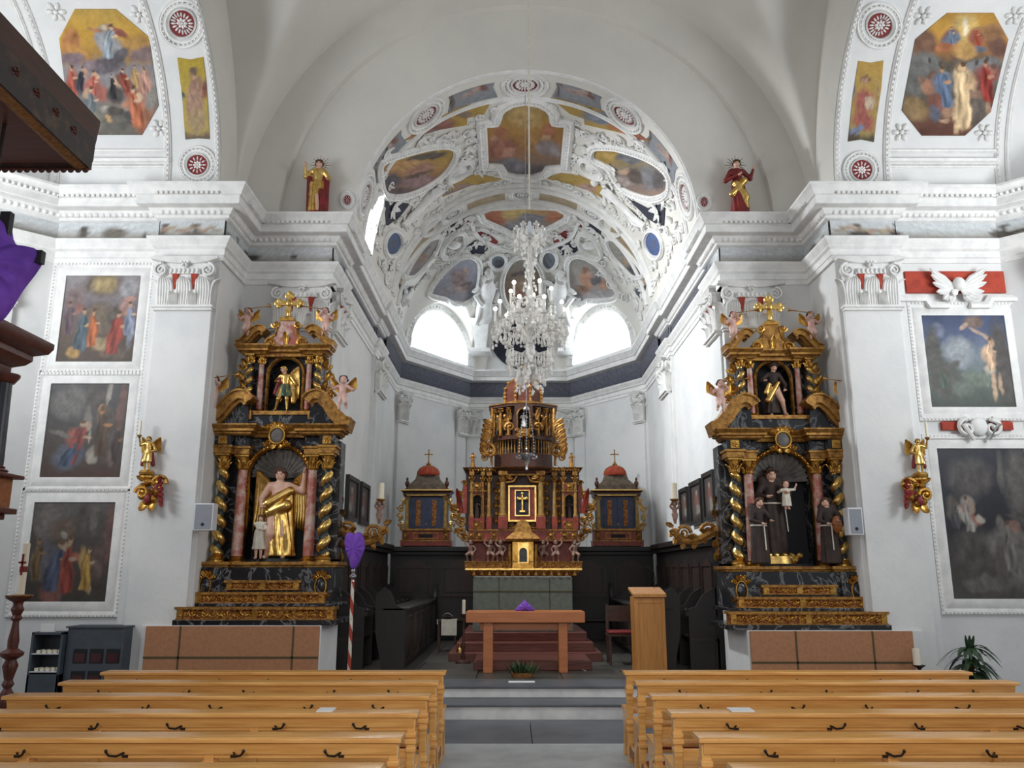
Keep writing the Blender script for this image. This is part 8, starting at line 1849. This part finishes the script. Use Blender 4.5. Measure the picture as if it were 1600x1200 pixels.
# reddish wooden aedicule (left chapel altar) seen from the side
YR = 7.75; c0 = at(82, 566, YR); Xr = c0.x; zr0 = c0.z
t = thing('wooden_altarpiece', 'reddish brown wooden altarpiece edge with a black column, far left', 'altar', (Xr-.6, 7.0, .001))
A = lambda px, py: at(px, py, YR-.15)
ovr = .36; path = [(-6.6, YR-ovr), (Xr-ovr, YR-ovr), (Xr-ovr, 6.3), (-6.6, 6.3)]
zl_ = A(50, 604).z
pr = [(-.3, zl_), (-.02, zl_), (.02, zl_+.04), (.10, zl_+.06), (.12, zl_+.10), (.12, zl_+.16), (.20, zl_+.20), (.24, zl_+.25), (.24, zl_+.30), (.33, zl_+.34), (.36, zl_+.40), (.36, zl_+.45), (-.3, zl_+.47)]
build(MB().sweep(path, pr, m2, side=-1), 'cornice', MAHOG, t, ang=30)
build(MB().box(-6.6, Xr-ovr-.25, 6.35, YR-ovr-.1, zl_, zl_+.46), 'entablature_core', MAHOGD, t)
xc = A(27, 670).x; zc0, zc1 = A(15, 737).z, A(38, 608).z
mb = MB(); column(mb, xc, YR-.45, zc0, zc1, .085, n=18); build(mb, 'column', BLACKC, t)
mb = MB(); gbase(mb, xc, YR-.45, zc0-.06, .08, .085); build(mb, 'column_base', MAHOG, t); mb = MB(); mb.lathe([(0, 0), (.09, 0), (.13, .06), (.13, .08), (0, .08)], xc, YR-.45, zc1-.01, 16); build(mb, 'column_capital', MAHOG, t)
zp0, zp1 = A(20, 797).z, zc0-.055
build(MB().box(xc-.14, xc+.13, YR-.58, YR-.32, zp0, zp1), 'pedestal', OAK if False else PINED, t, bev=.006)
build(MB().box(xc-.5, xc+.20, YR-.64, YR-.26, zp1-.035, zp1).box(xc-.5, xc+.18, YR-.62, YR-.28, zp0-.05, zp0).box(xc-.5, xc+.10, YR-.58, YR-.32, zp0-.10, zp0-.05).box(xc-.5, xc+.02, YR-.58, YR-.32, zp0-.2, zp0-.1), 'plinth_moulding', MAHOG, t, bev=.01)
build(MB().box(-6.4, xc-.16, 6.4, YR-.36, 1.1, zl_+.05), 'panel_body', PINED, t, bev=.01)
mb = MB().sweep([(xc-.6, zc0+.1), (xc-.20, zc0+.1), (xc-.20, zc1-.1), (xc-.6, zc1-.1)], [(0, 0), (0, .03), (-.05, .03), (-.05, 0)], lambda u, v, hh: (u, 6.38-hh, v), closed=True); build(mb, 'panel_frame', MAHOG, t)
build(MB().box(-6.5, xc-.18, 6.4, YR-.4, .001, 1.1), 'base', MAHOGD, t)
# veiled crucifix hung below the canopy
YV = 5.3; mpv = lambda q: Vector((at(q.x, q.y, YV).x, YV, at(q.x, q.y, YV).z))
t = thing('veiled_crucifix', 'crucifix wrapped in a bright purple cloth hanging at the left edge', 'cross', mpv(Vector((-12, 400))))
out = [(-12, 338), (10, 347), (19, 378), (58, 390), (63, 402), (50, 424), (30, 450), (14, 476), (-4, 498), (-24, 498), (-45, 460), (-80, 405), (-78, 390), (-40, 378), (-34, 348)]
mb = MB(); veil(mb, out, mpv, .12, 11, .05, rings=14); build(mb, 'veil', PURPLE, t)
mb = MB(); a, b = mpv(Vector((-85, 404))), mpv(Vector((67, 402))); mb.box(a.x, b.x, YV-.02, YV+.03, b.z-.045, b.z+.045); c, d = mpv(Vector((-14, 505))), mpv(Vector((-14, 332))); mb.box(c.x-.035, c.x+.035, YV-.02, YV+.03, c.z, d.z); build(mb, 'cross', BLACK, t)
build(MB().tube([(d.x, YV, d.z-.02), (d.x, YV, zb3+.07)], .012, 6), 'hanging_rod', IRON, t)
# ================================================================== LIGHT
W = bpy.data.worlds.new('daylight'); SC.world = W; W.use_nodes = True
bg = W.node_tree.nodes['Background']; bg.inputs[0].default_value = (.90, .94, 1, 1); bg.inputs[1].default_value = .40
def area(name, loc, tgt, sx, sy, e, col=(1, 1, 1), spread=PI):
    l = bpy.data.lights.new(name, 'AREA'); l.shape = 'RECTANGLE'; l.size = sx; l.size_y = sy; l.energy = e; l.color = col
    o = bpy.data.objects.new(name, l); COL.objects.link(o); o.location = loc
    l.spread = spread
    o.rotation_euler = (Vector(tgt)-Vector(loc)).to_track_quat('-Z', 'Y').to_euler(); return o
for s in (-1, 1):
    #area('apse_window_light', (s*2.0, 20.35, 7.9), (-s*2.2, 13.0, 1.0), 2.2, 1.1, 260, (.93, .97, 1))
    area('chapel_window_light', (s*8.0, 6.5, 6.0), (-s*1.5, 11.0, 5.6), 2.2, 3.0, 125, (.93, .97, 1))
    area('chapel_vault_fill_light', (s*7.6, 7.6, 4.6), (s*5.4, 10.4, 8.6), 1.2, 1.6, 115, (.93, .97, 1))  # extra fill added, aimed upward to brighten the chapel vault
area('nave_rear_fill_light', (0, -3.0, 4.2), (0, 6.8, .4), 5.0, 1.6, 56, (1, .98, .95), 1.3)  # added fill from behind the camera, aimed low to brighten the pews
area('chancel_side_window_light', (-2.50, 13.25, 7.62), (3.0, 15.2, 4.2), .8, .5, 260, (.93, .97, 1), 2.2)
SC.view_settings.view_transform = 'Standard'; SC.view_settings.look = 'None'; SC.view_settings.gamma = 1
SC.view_settings.use_curve_mapping = False; SC.view_settings.exposure = 0
SC.cycles.use_denoising = True
SC.cycles.max_bounces = 8; SC.cycles.diffuse_bounces = 4; SC.cycles.glossy_bounces = 4; SC.cycles.transmission_bounces = 6; SC.cycles.transparent_max_bounces = 6
SC.cycles.sample_clamp_indirect = 6
